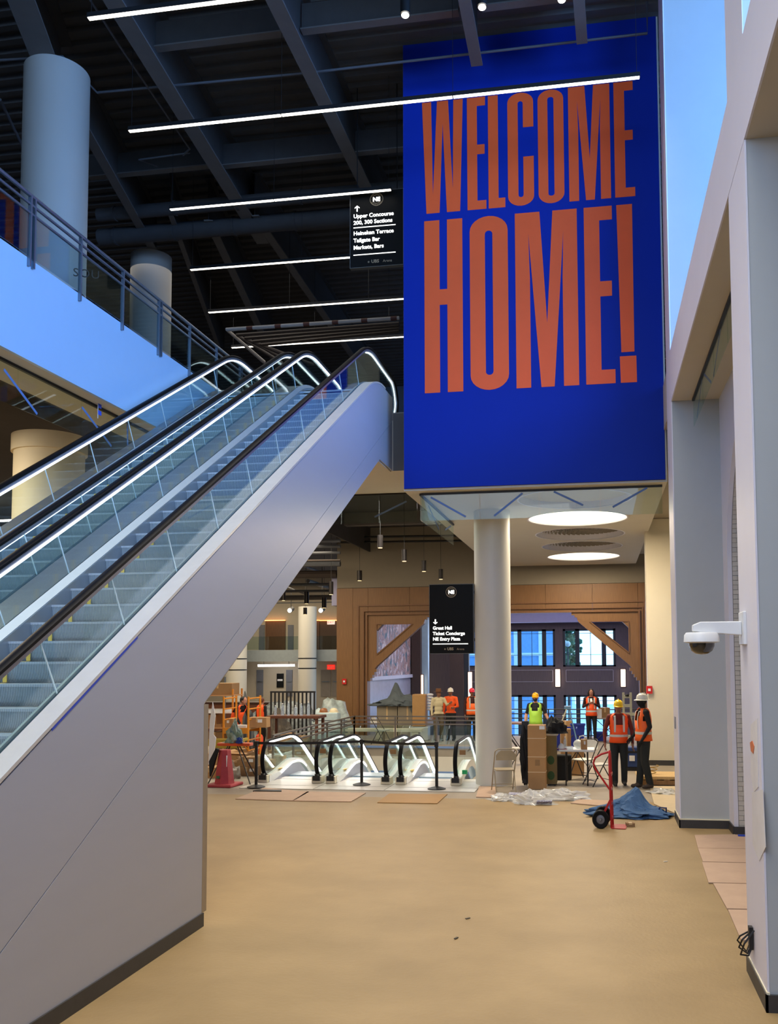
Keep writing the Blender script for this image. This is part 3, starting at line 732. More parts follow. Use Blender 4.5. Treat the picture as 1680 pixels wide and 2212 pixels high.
        for i in range(len(deck_path)-1):
            for j in range(4): fs.append((i*4+j, i*4+(j+1) % 4, (i+1)*4+(j+1) % 4, (i+1)*4+j))
        add(MB().add(vs, fs), 'inner_deck', CYANGL)
    return T
E1 = tall_escalator(-3.92, -5.02, 'right-hand tall escalator beside the long grey cladding, rising past the banner', True)
E2 = tall_escalator(-5.36, -6.41, 'left-hand tall escalator next to the blue-lit balcony edge', False)
# outer decks: right deck belongs to the cladding, middle deck between the escalators, left deck
def ribbon_thing(x0, x1, name, label, cat, m_=STEEL, parent=None):
    t = MB().ribbon(deck_path, x0, x1, .03).build(name, m_, parent=parent, world=bool(parent)); 
    if not parent: tag(t, label, cat)
    return t
ribbon_thing(-5.345, -5.035, 'outer_deck', 'smooth steel deck strip between the two tall escalators', 'metal strip')
# cladding wall of the right side with baseboard
CL = thing('escalator_cladding', (-3.75, 8.19, 0), 'tall grey cladding wall closing the side of the right-hand escalator', 'cladding')
seam = lambda y_: .68+.5735*(y_-5.26)
dk = [(y_, z_-.03) for y_, z_ in deck_path if y_ <= 16.17]+[(16.17, 7.38)]
upper = [(1.0, max(0.02, seam(1.0)) if seam(1.0) > 0 else 0.02), (4.1, seam(4.1)+.004)]
y_s0 = 5.26-.68/.5735
pu = [(2.25, 0.0), (y_s0, 0.0), (14.9, seam(14.9)+.004), (16.17, seam(16.17)+.004)]+[(a, b) for a, b in reversed(dk) if a > 2.3]
MB().prism(pu, 'x', -3.765, -3.74).build('upper_panel', CLAD, parent=CL, world=True)
pl = [(y_s0+.02, 0.0), (8.18, 0.0), (8.18, 2.09), (15.2, 6.0), (16.17, 6.0), (16.17, seam(16.17)-.004), (14.9, seam(14.9)-.004)]
MB().prism(pl, 'x', -3.765, -3.74).build('lower_panel', CLAD, parent=CL, world=True)
MB().ribbon([(y_, z_) for y_, z_ in deck_path if y_ <= 16.2], -3.905, -3.735, .03).build('deck_strip', mat('bright_deck', (.84, .82, .78), .36, metal=.35, var=.04), parent=CL, world=True)
MB().box(-3.742, -1, 0, -3.725, 8.2, .125).build('baseboard', BASEB, parent=CL, world=True)
MB().box(-3.79, 8.18, .125, -3.738, 8.28, 2.08).build('corner_trim', mat('corner_guard', (.62, .56, .47), .5, metal=.3), parent=CL, world=True)
MB().prism([(8.16, 0), (8.16, 2.0), (7.9, 1.8), (7.9, 0)], 'x', -6.6, -3.77).build('end_wall', PAINT, parent=CL, world=True)
MB().prism([(5.75, zd(5.75)-.055), (6.9, zd(6.9)-.055), (6.9, zd(6.9)-.03), (5.75, zd(5.75)-.03)], 'x', -3.742, -3.737).build('tape_strip', BLUET, parent=CL, world=True)
# truss boxes under the steps
tr = thing('escalator_truss', (-5.2, 10, 3), 'pale underside casing shared by the two tall escalators', 'casing')
MB().prism([(8.2, 1.4), (8.2, 2.05), (15.2, 5.97), (16.18, 5.97), (16.18, 6.9), (15.0, 6.9), (2.0, zn(2.0)-.3), (2.0, -.1), (7.9, -.1)], 'x', -6.58, -3.77).build('casing', SOFF, parent=tr, world=True)
MB().prism([(2.0, zd(2.0)-.6), (15.2, 6.0), (16.2, 6.0), (16.2, 7.38)]+[(a, b) for a, b in reversed(dk) if a > 2.3]+[(2.25, .02)], 'x', -6.60, -6.58).build('side_panel', CLAD, parent=tr, world=True)
MB().ribbon([(y_, z_) for y_, z_ in deck_path if y_ <= 16.2], -6.60, -6.43, .03).build('deck_strip', STEEL, parent=tr, world=True)
# loose wire box at the end of the cladding
t = thing('junction_box', (-3.86, 17.35, 7.1), 'small dark metal box with loose wires at the head of the right-hand escalator', 'box')
MB().box(-.14, -.1, 0, .12, .1, .22).build('body', mat('box_metal', (.30, .30, .32), .5, metal=.5), parent=t)
m = MB()
for k in range(5): m.tube([(-.1+.05*k, -.105, .2), (-.08+.03*k, -.13, .12), (-.1+.045*k, -.105, .03)], .006, 5)
m.build('wires', mat('white_wire', (.7, .7, .7), .5), parent=t)

# ================================================================== THREE SMALL ESCALATORS GOING DOWN
def rise(y): # rail/deck drop beyond the hump
    return y
def low_escalator(xl, xr, label, stickers=0):
    T = thing('low_escalator', ((xl+xr)/2, 17.85, 0), label, 'escalator', None); 
    def add(mb, name, m_, **k): return mb.build(name, m_, parent=T, world=True, **k)
    hump = 19.75; 
    railp = fillet([(18.05, .12), (17.80, .16), (17.66, .48), (17.86, .84), (hump, .86), (hump+4.5, .86-4.5*SL)], [0, .12, .3, .28, .5, 0], 7)
    base = fillet([(17.95, .13), (18.35, .15), (19.25, .34), (19.9, .30), (hump+4.3, .30-4.4*SL+.12)], [0, .2, .3, .5, 0], 6)
    for s_, x in ((-1, xl), (1, xr)):
        n = len(railp); vs = []; fs = []
        for i, (y_, z_) in enumerate(railp):
            p0 = railp[max(i-1, 0)]; p1 = railp[min(i+1, n-1)]; d = Vector((p1[0]-p0[0], p1[1]-p0[1])).normalized(); nn = Vector((-d.y, d.x)); c = Vector((y_, z_))
            for dx, dn in ((-.04, -.018), (-.041, .005), (-.024, .018), (.024, .018), (.041, .005), (.04, -.018)):
                q = c+nn*dn; vs.append((x+dx, q.x, q.y))
        for i in range(n-1):
            for j in range(6): fs.append((i*6+j, i*6+(j+1) % 6, (i+1)*6+(j+1) % 6, (i+1)*6+j))
        add(MB().add(vs, fs), 'handrail', RUBBER, smooth=True)
        # light strip below the rail: only the straight and falling part, plus a short foot
        def offs(path, dn):
            o = []
            for i, (y_, z_) in enumerate(path):
                p0 = path[max(i-1, 0)]; p1 = path[min(i+1, len(path)-1)]; d = Vector((p1[0]-p0[0], p1[1]-p0[1])).normalized(); nn = Vector((-d.y, d.x)); o.append((y_+nn.x*dn, z_+nn.y*dn))
            return o
        sgn = -1
        l0 = offs(railp, -.025); l1 = offs(railp, -.06); vs = []; fs = []
        keep = [(a_, b_) for a_, b_ in zip(l0, l1) if a_[0] > 18.0 and a_[1] > -2.4 and (a_[1] > .5 or a_[0] > 19)]
        for (a_, b_) in keep: vs += [(x-s_*.008, *a_), (x-s_*.028, *a_), (x-s_*.028, *b_), (x-s_*.008, *b_)]
        for i in range(len(keep)-1):
            for j in range(4): fs.append((i*4+j, i*4+(j+1) % 4, (i+1)*4+(j+1) % 4, (i+1)*4+j))
        add(MB().add(vs, fs), 'light_strip', LED)
        # glass, three panels
        gl = [p for p in railp if p[0] <= hump+4.4]
        def panel(ya, yb):
            up = [(y_, z_-.02) for y_, z_ in railp if ya < y_ < yb and z_ > (.3 if y_ < 19 else -9)]
            def zr_(y_):
                for a_, b_ in zip(railp[8:], railp[9:]):
                    if a_[0] <= y_ <= b_[0] and b_[0] > a_[0]: return a_[1]+(b_[1]-a_[1])*(y_-a_[0])/(b_[0]-a_[0])-.02
                return .83
            def zb_(y_):
                for a_, b_ in zip(base, base[1:]):
                    if a_[0] <= y_ <= b_[0] and b_[0] > a_[0]: return a_[1]+(b_[1]-a_[1])*(y_-a_[0])/(b_[0]-a_[0])
                return .14
            ys = [ya+(yb-ya)*i/10 for i in range(11)]
            poly = [(y_, zb_(y_)-.02) for y_ in ys]+[(y_, zr_(y_)) for y_ in reversed(ys)]
            add(MB().prism(poly, 'x', x-.006, x+.006), 'glass_panel', GLASS)
        panel(18.05, 19.0); panel(19.01, 20.2); panel(20.21, 22.2); panel(22.21, 24.0)
        nw = [(18.04, .16)]+[(y_+.01, z_) for y_, z_ in railp if y_ < 18.03 and z_ > .14][::1]+[(18.04, .82)]
        nw = [p for p in nw]; nw = [(18.04, .15), (17.84, .2), (17.71, .48), (17.82, .76), (17.95, .83), (18.04, .83)]
        add(MB().prism(nw, 'x', x-.006, x+.006), 'glass_panel', GLASS)
        # deck hump and skirt, steel
        vs = []; fs = []
        x0_, x1_ = (x-.05*s_*-1 if False else x+.06*s_, x-.11*s_)
        bp = [(17.83, .15)]+base
        for y_, z_ in bp: vs += [(x0_, y_, z_), (x1_, y_, z_), (x1_, y_, z_-.10-(.04 if y_ < 18.4 else 0)), (x0_, y_, z_-.14)]
        for i in range(len(bp)-1):
            for j in range(4): fs.append((i*4+j, i*4+(j+1) % 4, (i+1)*4+(j+1) % 4, (i+1)*4+j))
        fs.append((0, 1, 2, 3)); add(MB().add(vs, fs), 'deck', mat('satin_deck', (.86, .86, .84), .35, metal=.5, var=.04))
        # inner skirt lamp line under the deck hump
        vs = []; fs = []
        kp = [p for p in bp if 18.5 < p[0] < 22]
        for y_, z_ in kp: vs += [(x1_-.002*s_, y_, z_-.05), (x1_-.008*s_, y_, z_-.05), (x1_-.008*s_, y_, z_-.075), (x1_-.002*s_, y_, z_-.075)]
        for i in range(len(kp)-1):
            for j in range(4): fs.append((i*4+j, i*4+(j+1) % 4, (i+1)*4+(j+1) % 4, (i+1)*4+j))
        add(MB().add(vs, fs), 'light_strip', LED)
        vs = [(x1_, 17.9, 0), (x1_, 19.6, 0), (x1_, 24, -2.5), (x1_, 24, -2.2), (x1_, 19.7, .2), (x1_, 19.2, .24), (x1_, 18.3, .04)]
        add(MB().prism([v[1:] for v in vs], 'x', x1_, x1_+.01), 'skirt', STEEL)
        # newel foot
        add(MB().box(x-.10, 17.72, 0.015, x+.10, 17.98, .15), 'newel_foot', mat('foot_ivory', (.80, .76, .66), .5), bevel=.01)
        add(MB().box(x-.075, 17.705, .07, x+.075, 17.73, .165).box(x-.03, 17.70, .07, x+.03, 17.8, .20), 'inlet_brush', BLACK)
        if x == xl and stickers:
            add(MB().box(x+.045, 18.45, .205, x+.10, 18.75, .209), 'warning_sticker', YELL)
    # steps fading down
    for k in range(12):
        yy = 19.0+.3*k; z = .012 if k < 2 else .012-(k-1)*.173
        add(MB().box(xl+.12, yy, z-.17, xr-.12, yy+.31, z), 'step', TREAD)
    return T
low_escalator(-6.82, -5.68, 'leftmost of the small lit escalators going down behind the belt barrier', 1)
low_escalator(-5.39, -4.25, 'middle one of the three small lit escalators going down', 1)
low_escalator(-3.95, -2.84, 'rightmost of the small lit escalators, just left of the round column', 1)
for x, z_ in ((-5.55, .62), (-4.10, .62), (-2.70, .62)):
    o = MB().box(-.05, 0, 0, .07, .02, .09).build('paper_label', CARD2); o.location = (x, 17.70, z_)
    tag(o, {-5.55: 'small brown card stuck at the handrail of the left small escalator', -4.10: 'small brown card stuck at the handrail of the middle small escalator', -2.70: 'small brown card stuck at the handrail of the rightmost small escalator'}[x], 'card')
tag(MB().box(-2.80, 18.35, .16, -2.70, 18.42, .24).build('emergency_button', mat('green_button', (.1, .6, .35), .4)), 'small green switch on the deck of the rightmost small escalator', 'switch')
# ================================================================== RAILINGS, GLASS SCREENS, COLUMNS, SIGNS
RX = -6.70
t = thing('balcony_railing', (RX, 6, 7.36), 'steel and glass railing along the upper left balcony edge above the blue-lit panel', 'railing')
ztop = 8.13
py = [P(x, y, X=RX).y for x, y in ((65, 552), (180, 632), (270, 690), (345, 745), (416, 798), (472, 840))]
dyp = 1.075; base = py[0]
ys = [base+dyp*k for k in range(-9, 9)]
ys = [y for y in ys if y > -6]
for y in ys:
    MB().box(RX-.022, y-.03, 7.25, RX+.022, y-.005, ztop).build('post', STEELD, parent=t, world=True)
    if abs((y-base)/dyp % 3) < .1 or abs((y-base)/dyp % 3-3) < .1: MB().box(RX-.022, y+.05, 7.25, RX+.022, y+.075, ztop).build('post', STEELD, parent=t, world=True)
for z in (ztop, ztop-.11, ztop-.22): MB().tube([(RX, ys[0], z), (RX, 17.7, z)], .018 if z < ztop else .026, 8).build('rail', STEELD, parent=t, world=True)
for a, b in zip(ys, ys[1:]): MB().box(RX-.006, a+.04, 7.37, RX+.006, b-.04, ztop-.24).build('glass_panel', GLASSD, parent=t, world=True)
# short railing along the landing edge right of the escalators is hidden by the banner
# draft screens (hanging glass) with blue tape
def screen(name, a, b, z, h, n, label, tapes=(), frame=True, axis='y', crossx=False):
    """a,b: ends in plan; hanging glass sheets"""
    a = Vector((*a, 0)); b = Vector((*b, 0)); d = (b-a); L = d.length; d.normalize(); rz = math.atan2(d.y, d.x)
    t = thing(name, (a.x, a.y, z), label, 'glass screen', rz=rz)
    MB().box(0, -.02, -.035, L, .02, 0).build('top_channel', BLACK if name != 'draft_screen_pale' else STEELD, parent=t)
    for k in range(n): MB().box(L*k/n+.004, -.005, -h, L*(k+1)/n-.004, .005, -.03).build('glass_panel', GLASSU, parent=t)
    for (u0, v0, u1, v1) in tapes:
        MB().bar((u0*L, -.008, -h*v0), (u1*L, -.008, -h*v1), .035, .004, up=(0, 1, 0)).build('blue_tape', TAPE, parent=t)
    return t
xa = P(908, 1066, Z=5.49).x
screen('draft_screen', (P(910, 1066, Z=5.49).x, 15.85), (1.12, 15.85), 5.49, .50, 4, 'hanging glass draft screen under the banner, with four blue tape strokes',
       [(.04, .15, .19, .9), (.31, .9, .43, .12), (.56, .1, .68, .62), (.80, .72, .94, .08)])
screen('draft_screen', (-3.15, 15.86), (-3.15, 19.6), 5.49, .48, 2, 'short glass draft screen running back from the left end of the banner screen', [(.2, .2, .5, .8), (.7, .6, .9, .2)])
y_ = P(800, 1067, Z=6.0).y
screen('draft_screen', (-7.0, y_), (-3.72, y_), 6.0, .62, 4, 'hanging glass draft screen under the escalator landing, with two blue tape strokes', [(.30, .8, .50, .3), (.72, .8, .93, .3)])
xs = P(0, 771, Z=6.12).x
screen('draft_screen', (xs, 3.0), (xs, 14.0), 6.12, .52, 8, 'long glass draft screen under the left balcony edge, with blue tape strokes', [(.60, .25, .66, .95), (.75, .25, .82, .95), (.86, .1, .862, .9)])
t_ = P(1489, 883, Z=6.39); t2 = P(1580, 628, Z=6.39)
screen('draft_screen', (t_.x, 7.7), (t_.x, 13.75), 6.385, .42, 5, 'glass draft screen under the slab edge at the right, between the two pillars', [(.50, .1, .62, .9), (.66, .9, .78, .1), (.82, .1, .94, .9)])
# blue tape ladder stuck near the left screen
o = thing('tape_marker', tuple(P(215, 860, X=-6.9)), 'small hanging strip with three blue tape bands at the left balcony edge', 'tape')
for k in range(3): MB().box(-.003, -.035, -.04-.1*k, .003, .05, .02-.1*k).build('tape_band', BLUET, parent=o)
MB().box(-.002, -.04, -.3, .002, -.03, .05).build('strip', WHITEP, parent=o)

# round columns
COLM = mat('column_plaster', (.80, .79, .75), .5, var=.015, scale=2)
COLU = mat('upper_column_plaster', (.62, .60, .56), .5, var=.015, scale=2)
def column(x, y, z0, z1, r, label, bands=(), name='round_column', caps=None, m_=COLM):
    t = thing(name, (x, y, z0), label, 'column')
    MB().lathe([(r, 0), (r, z1-z0)], n=48).build('shaft', m_, parent=t, smooth=True)
    for zz, h in bands: MB().lathe([(r+.004, zz), (r+.004, zz+h)], n=48).build('dark_band', BLACK, parent=t, smooth=True)
    return t
column(-2.12, 18.12, 0, 5.5, .365, 'white round column right of the small escalators, bearing the lit ceiling')
c1 = P(124, 160, Z=12.75); c2 = P(327, 556, Z=12.75)
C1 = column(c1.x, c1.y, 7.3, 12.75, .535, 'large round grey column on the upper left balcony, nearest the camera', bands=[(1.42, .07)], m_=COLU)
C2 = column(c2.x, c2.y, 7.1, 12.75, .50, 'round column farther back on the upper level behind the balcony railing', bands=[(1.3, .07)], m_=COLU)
xg = P(97, 1000, Z=6.0)
column(c1.x+.02, c1.y, 0, 6.3, .56, 'beige round column on the ground floor seen through the left escalator glass', m_=CREAM)
column(c1.x+.02, c1.y, 6.02, 6.3, .60, 'flared cap ring on the beige ground floor column', m_=CREAM, name='column_cap')
column(-14.6, 44.0, -.3, 5.2, .46, 'far round column with two dark bands, lit from above', bands=[(2.85, .06), (2.35, .06)])
column(-18.0, 43.0, -.3, 5.0, .55, 'far round column partly hidden by the escalator casing, with dark bands', bands=[(2.85, .06), (2.3, .06)])
text('SOU', .20, 'lettering', BLACK, C1, P(157, 596, Y=c1.y-.50)+Vector((0, -.0, 0)), rot=(math.pi/2, 0, math.radians(28)), spacing=1.1)

# hanging signs
def sign(x0, x1, y, z0, z1, label, lines, logo=True, foot=True, arrow='down', rules=()):
    t = thing('hanging_sign', ((x0+x1)/2, y, z0), label, 'sign'); W = x1-x0; H = z1-z0
    MB().box(-W/2, 0, 0, W/2, .10, H).build('sign_case', SIGNB, parent=t, bevel=.006)
    MB().box(-W/2-.012, -.004, -.012, -W/2, .104, H+.012).box(W/2, -.004, -.012, W/2+.012, .104, H+.012).box(-W/2, -.004, H, W/2, .104, H+.012).box(-W/2, -.004, -.012, W/2, .104, 0).build('edge_trim', mat('sign_edge', (.35, .35, .33), .4), parent=t)
    yy = -.006
    for s_, u, v, sz in lines: text(s_, sz*W, 'lettering', SIGNW, t, (-W/2+u*W, yy, v*H), ext=.002, bold=.0025*W, world=False)
    for (u0, u1, v) in rules: MB().box(-W/2+u0*W, yy-.002, v*H-.008, -W/2+u1*W, yy+.004, v*H+.008).build('rule', SIGNW, parent=t)
    # arrow
    ax, az = -W/2+.13*W, (.46 if arrow == 'down' else .785)*H; k = W*.055; d = -1 if arrow == 'down' else 1
    m = MB(); m.prism([(ax-.012, az-k*d), (ax+.012, az-k*d), (ax+.012, az+k*d*.9), (ax-.012, az+k*d*.9)], 'y', yy-.002, yy+.004)
    for s_ in (-1, 1): m.prism([(ax, az+k*d*1.05), (ax, az+k*d*.65), (ax+s_*k*.85, az+k*d*.05), (ax+s_*k*.85, az+k*d*.4)], 'y', yy-.002, yy+.004)
    m.build('arrow', SIGNW, parent=t)
    # round logo
    cx, cz, r = -.0+.0*W, .89*H, .125*W
    m = MB(); n = 32
    for ra in (r, r*.66):
        vs = []; fs = []
        for i in range(n):
            a = 2*math.pi*i/n
            for q in (ra, ra-.007): vs.append((cx+q*math.cos(a), yy, cz+q*math.sin(a)))
        for i in range(n): j = (i+1) % n; fs.append((2*i, 2*i+1, 2*j+1, 2*j))
        m.add(vs, fs)
    m.build('logo_ring', SIGND, parent=t)
    for word, a0, flip in (('NORTHEAST', 150, 1), ('QUADRANT', 215, -1)):
        step = (120/(len(word)-1))
        for i, ch in enumerate(word):
            a = math.radians(a0-step*i) if flip > 0 else math.radians(a0+.95*step*i)
            rr = r*.73 if flip > 0 else r*.92
            text(ch, r*.24, 'lettering', SIGND, t, (cx+rr*math.cos(a), yy, cz+rr*math.sin(a)), rot=(math.pi/2, -(a-math.pi/2) if flip > 0 else -(a+math.pi/2), 0), align='CENTER', ext=.001, world=False)
    text('NE', r*.85, 'lettering', SIGNW, t, (cx, yy, cz-r*.29), align='CENTER', ext=.002, bold=.005*W, world=False)
    text('UBS', .085*W, 'lettering', SIGND, t, (-.10*W, yy, .045*H), ext=.001, bold=.002, world=False)
    text('Arena', .07*W, 'lettering', SIGND, t, (.12*W, yy, .045*H), ext=.001, world=False)
    m = MB()
    for i in range(3):
        a = math.pi*i/3+.5; m.bar((-.15*W-.02*W*math.cos(a), yy, .06*H-.02*W*math.sin(a)), (-.15*W+.02*W*math.cos(a), yy, .06*H+.02*W*math.sin(a)), .006, .003, up=(0, 1, 0))
    m.build('key_emblem', SIGND, parent=t)
    return t
sg = sign(-3.39, -2.50, 18.0, 2.62, 4.01, 'black hanging sign with a down arrow, bracketed to the round column',
     [('Great Hall', .07, .345, .105), ('Ticket Concierge', .07, .265, .105), ('NE Entry Plaza', .07, .185, .105)], rules=[(.07, .88, .135)])
m = MB(); m.box(.445, .03, .24, .62, .07, .30); m.box(.445, .03, 1.2, .62, .07, 1.26); m.build('bracket', BLACK, parent=sg)
su = sign(-4.67, -3.62, 16.6, 10.12, 11.62, 'black hanging sign with an up arrow, high up left of the banner',
     [('Upper Concourse', .06, .66, .104), ('200, 300 Sections', .06, .572, .104), ('Heineken Terrace', .06, .43, .104), ('Tailgate Bar', .06, .335, .104), ('Markets, Bars', .06, .24, .104)],
     arrow='up', rules=[(.06, .86, .53), (.06, .86, .165)])
for u in (-.4, .4): MB().tube([(u, .05, 1.5), (u, .05, 3.66)], .01, 6).build('cable', BLACK, parent=su)

# dome camera on the near pillar
t = thing('security_camera', (1.136, 7.42, 2.73), 'white dome camera on a wall arm fixed to the near right pillar', 'camera')
MB().box(-.025, -.12, -.13, .0, .12, .13).build('wall_plate', WHITEP, parent=t, bevel=.006)
m = MB(); m.prism([(-.025, .055), (-.025, -.055), (-.34, -.03), (-.40, -.02), (-.40, .03), (-.34, .055)], 'y', -.045, .045); m.build('arm', WHITEP, parent=t, bevel=.008)
MB().lathe([(.0, .0), (.12, .0), (.135, -.02), (.14, -.075), (.10, -.085), (0, -.085)], (-.33, 0, -.03), 32).build('dome_collar', WHITEP, parent=t, smooth=True)
MB().lathe([(.10, -.08), (.098, -.11), (.082, -.145), (.05, -.168), (0, -.178)], (-.33, 0, -.03), 24).build('dome_lens', mat('smoked_dome', (.05, .05, .06), .08, coat=1), parent=t, smooth=True)

# small wall plates
tag(MB().box(1.12, 14.2, 1.42, 1.14, 14.34, 1.60).build('thermostat', mat('grey_plate', (.55, .55, .55), .5)), 'small grey plate on the narrow side of the far grey pillar', 'wall plate')
t = thing('loose_wires', (1.13, 7.4, 0.28), 'loose black wires at the foot of the near pillar', 'wires')
m = MB(); 
for k in range(3):
    m.tube([(-.0, .1*k-.1, .14-.03*k), (-.08, .1*k-.14, .05), (-.10, .08*k-.08, -.05+.03*k), (-.03, .05*k, -.08), (0, .05*k+.02, -.02)], .007, 6)
m.box(-.03, -.06, -.02, .0, -.0, .15); m.build('wires', BLACK, parent=t)
# ================================================================== TIMBER ARCH AND GREAT HALL
WY = 29.3
def W2(px, py_): q = P(px, py_, Y=WY); return (q.x, q.z)
AW = mat('hall_grey_paint', (.52, .48, .41), .7, var=.02)
x727 = W2(727, 1270)[0]
MB().box(x727, WY+.05, 4.91, 1.6, WY+.35, 6.93).build('wall_back', AW)['kind'] = 'structure'
t = thing('timber_arch', (-3.6, WY, 0), 'wide oak-panelled portal with diagonal corner brackets opening to the great hall', 'portal')
jl, jr, hz = -7.62, 1.24, 3.98
def wb(x0, z0, x1, z1, y0=0, y1=.3, name='panel'):
    return MB().box(x0+.004, WY+y0, z0+.004, x1-.004, WY+y1, z1-.004).build(name, WOOD, parent=t, world=True)
wb(x727, -.3, x727+.02+(jl-x727)/2, 4.9); wb(x727+.02+(jl-x727)/2, -.3, jl, 4.9)
wb(jr, -.3, 1.47, 4.9)
xs_ = [jl, -6.2, -4.7, -3.2, -1.7, -.2, jr]
for a, b in zip(xs_, xs_[1:]): wb(a, hz, b, 4.9, name='header_panel')
# mouldings
for k, (o_, w_, p_) in enumerate(((.30, .05, .04), (.12, .035, .07), (.0, .05, .10))):
    m = MB(); m.box(jl-o_-w_, WY-p_, -.3, jl-o_, WY, hz+o_+w_); m.box(jr+min(o_, .17), WY-p_, -.3, jr+min(o_, .17)+w_, WY, hz+o_+w_); m.box(jl-o_, WY-p_, hz+o_, jr+min(o_, .17), WY, hz+o_+w_)
    m.build('moulding', mat('oak_moulding', (.47, .31, .16), .5, kind='wood', scale=4, rgb2=(.40, .26, .13)), parent=t, world=True)
def bracket(s_, xj):
    # outer corner at (xj, hz); s_=+1 extends right (left bracket)
    m = MB(); w1 = .30
    sx_, sz_ = 1.55, 1.65
    def q(u, v): return (xj+s_*u, hz-v)
    y0, y1 = WY-.02, WY+.25
    m.prism([q(0, 0), q(sx_+.45, 0), q(sx_+.35, w1), q(0, w1)], 'y', y0, y1)
    m.prism([q(0, w1), q(w1, w1), q(w1, sz_+.05), q(0, sz_+.45)], 'y', y0, y1)
    m.prism([q(w1, sz_+.05), q(w1, sz_-.33), q(sx_-.02, w1), q(sx_+.35, w1)], 'y', y0, y1)
    m.prism([q(w1, w1), q(w1+.22, w1), q(w1, w1+.22)], 'y', y0, y1)
    b = m.build('bracket', WOOD, parent=t, world=True)
    m = MB(); bw = .035
    for (a_, b_) in ((q(w1, w1), q(sx_-.05, w1)), (q(w1, w1), q(w1, sz_-.35)), (q(w1, sz_-.33), q(sx_-.02, w1))):
        m.bar((a_[0], y0-.015, a_[1]), (b_[0], y0-.015, b_[1]), bw, .04, up=(0, 1, 0))
    o = m.build('bead', MATS['oak_moulding'], parent=b); o.location = -parent_world(b)
    m = MB()   # stepped feet
    for k in range(4):
        p_, r_ = q(0, sz_+.14+.10*k), q(.30-.07*k, sz_+.14+.10*(k+1)); o = MB().box(min(p_[0], r_[0]), y0-.012, min(p_[1], r_[1]), max(p_[0], r_[0]), y1, max(p_[1], r_[1])).build('stepped_block', WOOD, parent=b); o.location = -parent_world(b)
    for k in range(4):
        p_, r_ = q(sx_+.16+.10*k, 0), q(sx_+.16+.10*(k+1), .30-.07*k); o = MB().box(min(p_[0], r_[0]), y0-.012, min(p_[1], r_[1]), max(p_[0], r_[0]), y1, max(p_[1], r_[1])).build('stepped_block', WOOD, parent=b); o.location = -parent_world(b)
bracket(1, jl); bracket(-1, jr)
# fire alarms
def alarm(px, Y, label):
    q = P(*px, Y=Y); o = MB().box(-.07, -.05, -.09, .07, 0, .09).build('fire_alarm', mat('alarm_red', (.75, .10, .08), .4)); o.location = q
    MB().box(-.03, -.06, -.03, .03, -.05, .03).build('strobe', WHITEP, parent=o); return tag(o, label, 'alarm')
alarm((744, 1472), WY-.02, 'small red fire alarm on the left oak pier')
alarm((1402, 1490), 21.68, 'small red fire alarm at the left edge of the cream pillar')
# ---- hall shell
HY = 42.0
MAUVE = mat('mauve_wall_panel', (.40, .355, .36), .6, var=.06, scale=3, kind='wood', rgb2=(.34, .305, .32))
HX0, HX1 = -8.6, 1.75
t = thing('hall_wall', (-3, HY, -4), 'x', 'x'); del t['label']; del t['category']; t['kind'] = 'structure'; t.name = 'wall_hall'
def hb(x0, z0, x1, z1, y0=0, y1=.4, name='panel', m_=MAUVE): return MB().box(x0, HY+y0, z0, x1, HY+y1, z1).build(name, m_, parent=t, world=True)
wins = [(-1.66, .74), (-4.30, -2.02), (-6.9, -4.62)]
rows = [(2.12, 3.86), (-1.45, .82)]
xe = [1.9]+[v for w_ in wins for v in (w_[1], w_[0])]+[-8.8]
for i in range(0, len(xe)-1, 2): hb(xe[i+1], -4, xe[i], 6.2, name='pier')
hb(1.9, -4, 9, 6.2, name='pier')
for (a, b) in wins:
    hb(a, 3.86, b, 6.2); hb(a, .82, b, 2.12); hb(a, -4, b, -1.45)
    for zz in (.98+.42, 1.98): pass
    m = MB(); 
    for (p_, q_) in (((a+.12, 1.42), (b-.12, 1.44)), ((a+.12, 1.96), (b-.12, 1.98))): m.box(p_[0], HY-.03, p_[1], q_[0], HY, q_[1])
    m.box(a+.12, HY-.03, 1.42, a+.14, HY, 1.98); m.box(b-.14, HY-.03, 1.42, b-.12, HY, 1.98)
    m.build('picture_bead', mat('pale_bead', (.72, .70, .74), .5), parent=t, world=True)
FRAMEM = mat('window_frame_dark', (.13, .17, .22), .5)
k = 1
WG = glassmat('hall_window_glass', (.80, .92, 1.0), .8)
for (z0, z1) in rows:
    for (a, b) in wins:
        W_ = b-a
        f = MB(); u = [0, .055, .235, .33, .74, .83, .955, 1]
        for (p_, q_) in ((0, .045), (.235, .315), (.735, .82), (.955, 1)): f.box(a+W_*p_, HY+.05, z0, a+W_*q_, HY+.2, z1)
        f.box(a, HY+.05, z0, b, HY+.2, z0+.07); f.box(a, HY+.05, z1-.09, b, HY+.2, z1)
        w_o = f.build('window_%d' % k, FRAMEM); struct(w_o); k += 1
        H_ = z1-z0
        m = MB(); m.box(a+W_*.52, HY+.1, z0, a+W_*.53, HY+.14, z1)
        m.box(a, HY+.1, z0+H_*.31, b, HY+.14, z0+H_*.31+.02); m.box(a, HY+.1, z1-H_*.12, b, HY+.14, z1-H_*.12+.02)
        m.build('mullion', FRAMEM, parent=w_o)
        for (p_, q_) in ((.045, .235), (.315, .735), (.82, .955)):
            MB().box(a+W_*p_, HY+.11, z0+.07, a+W_*q_, HY+.125, z1-.09).build('pane', WG, parent=w_o)
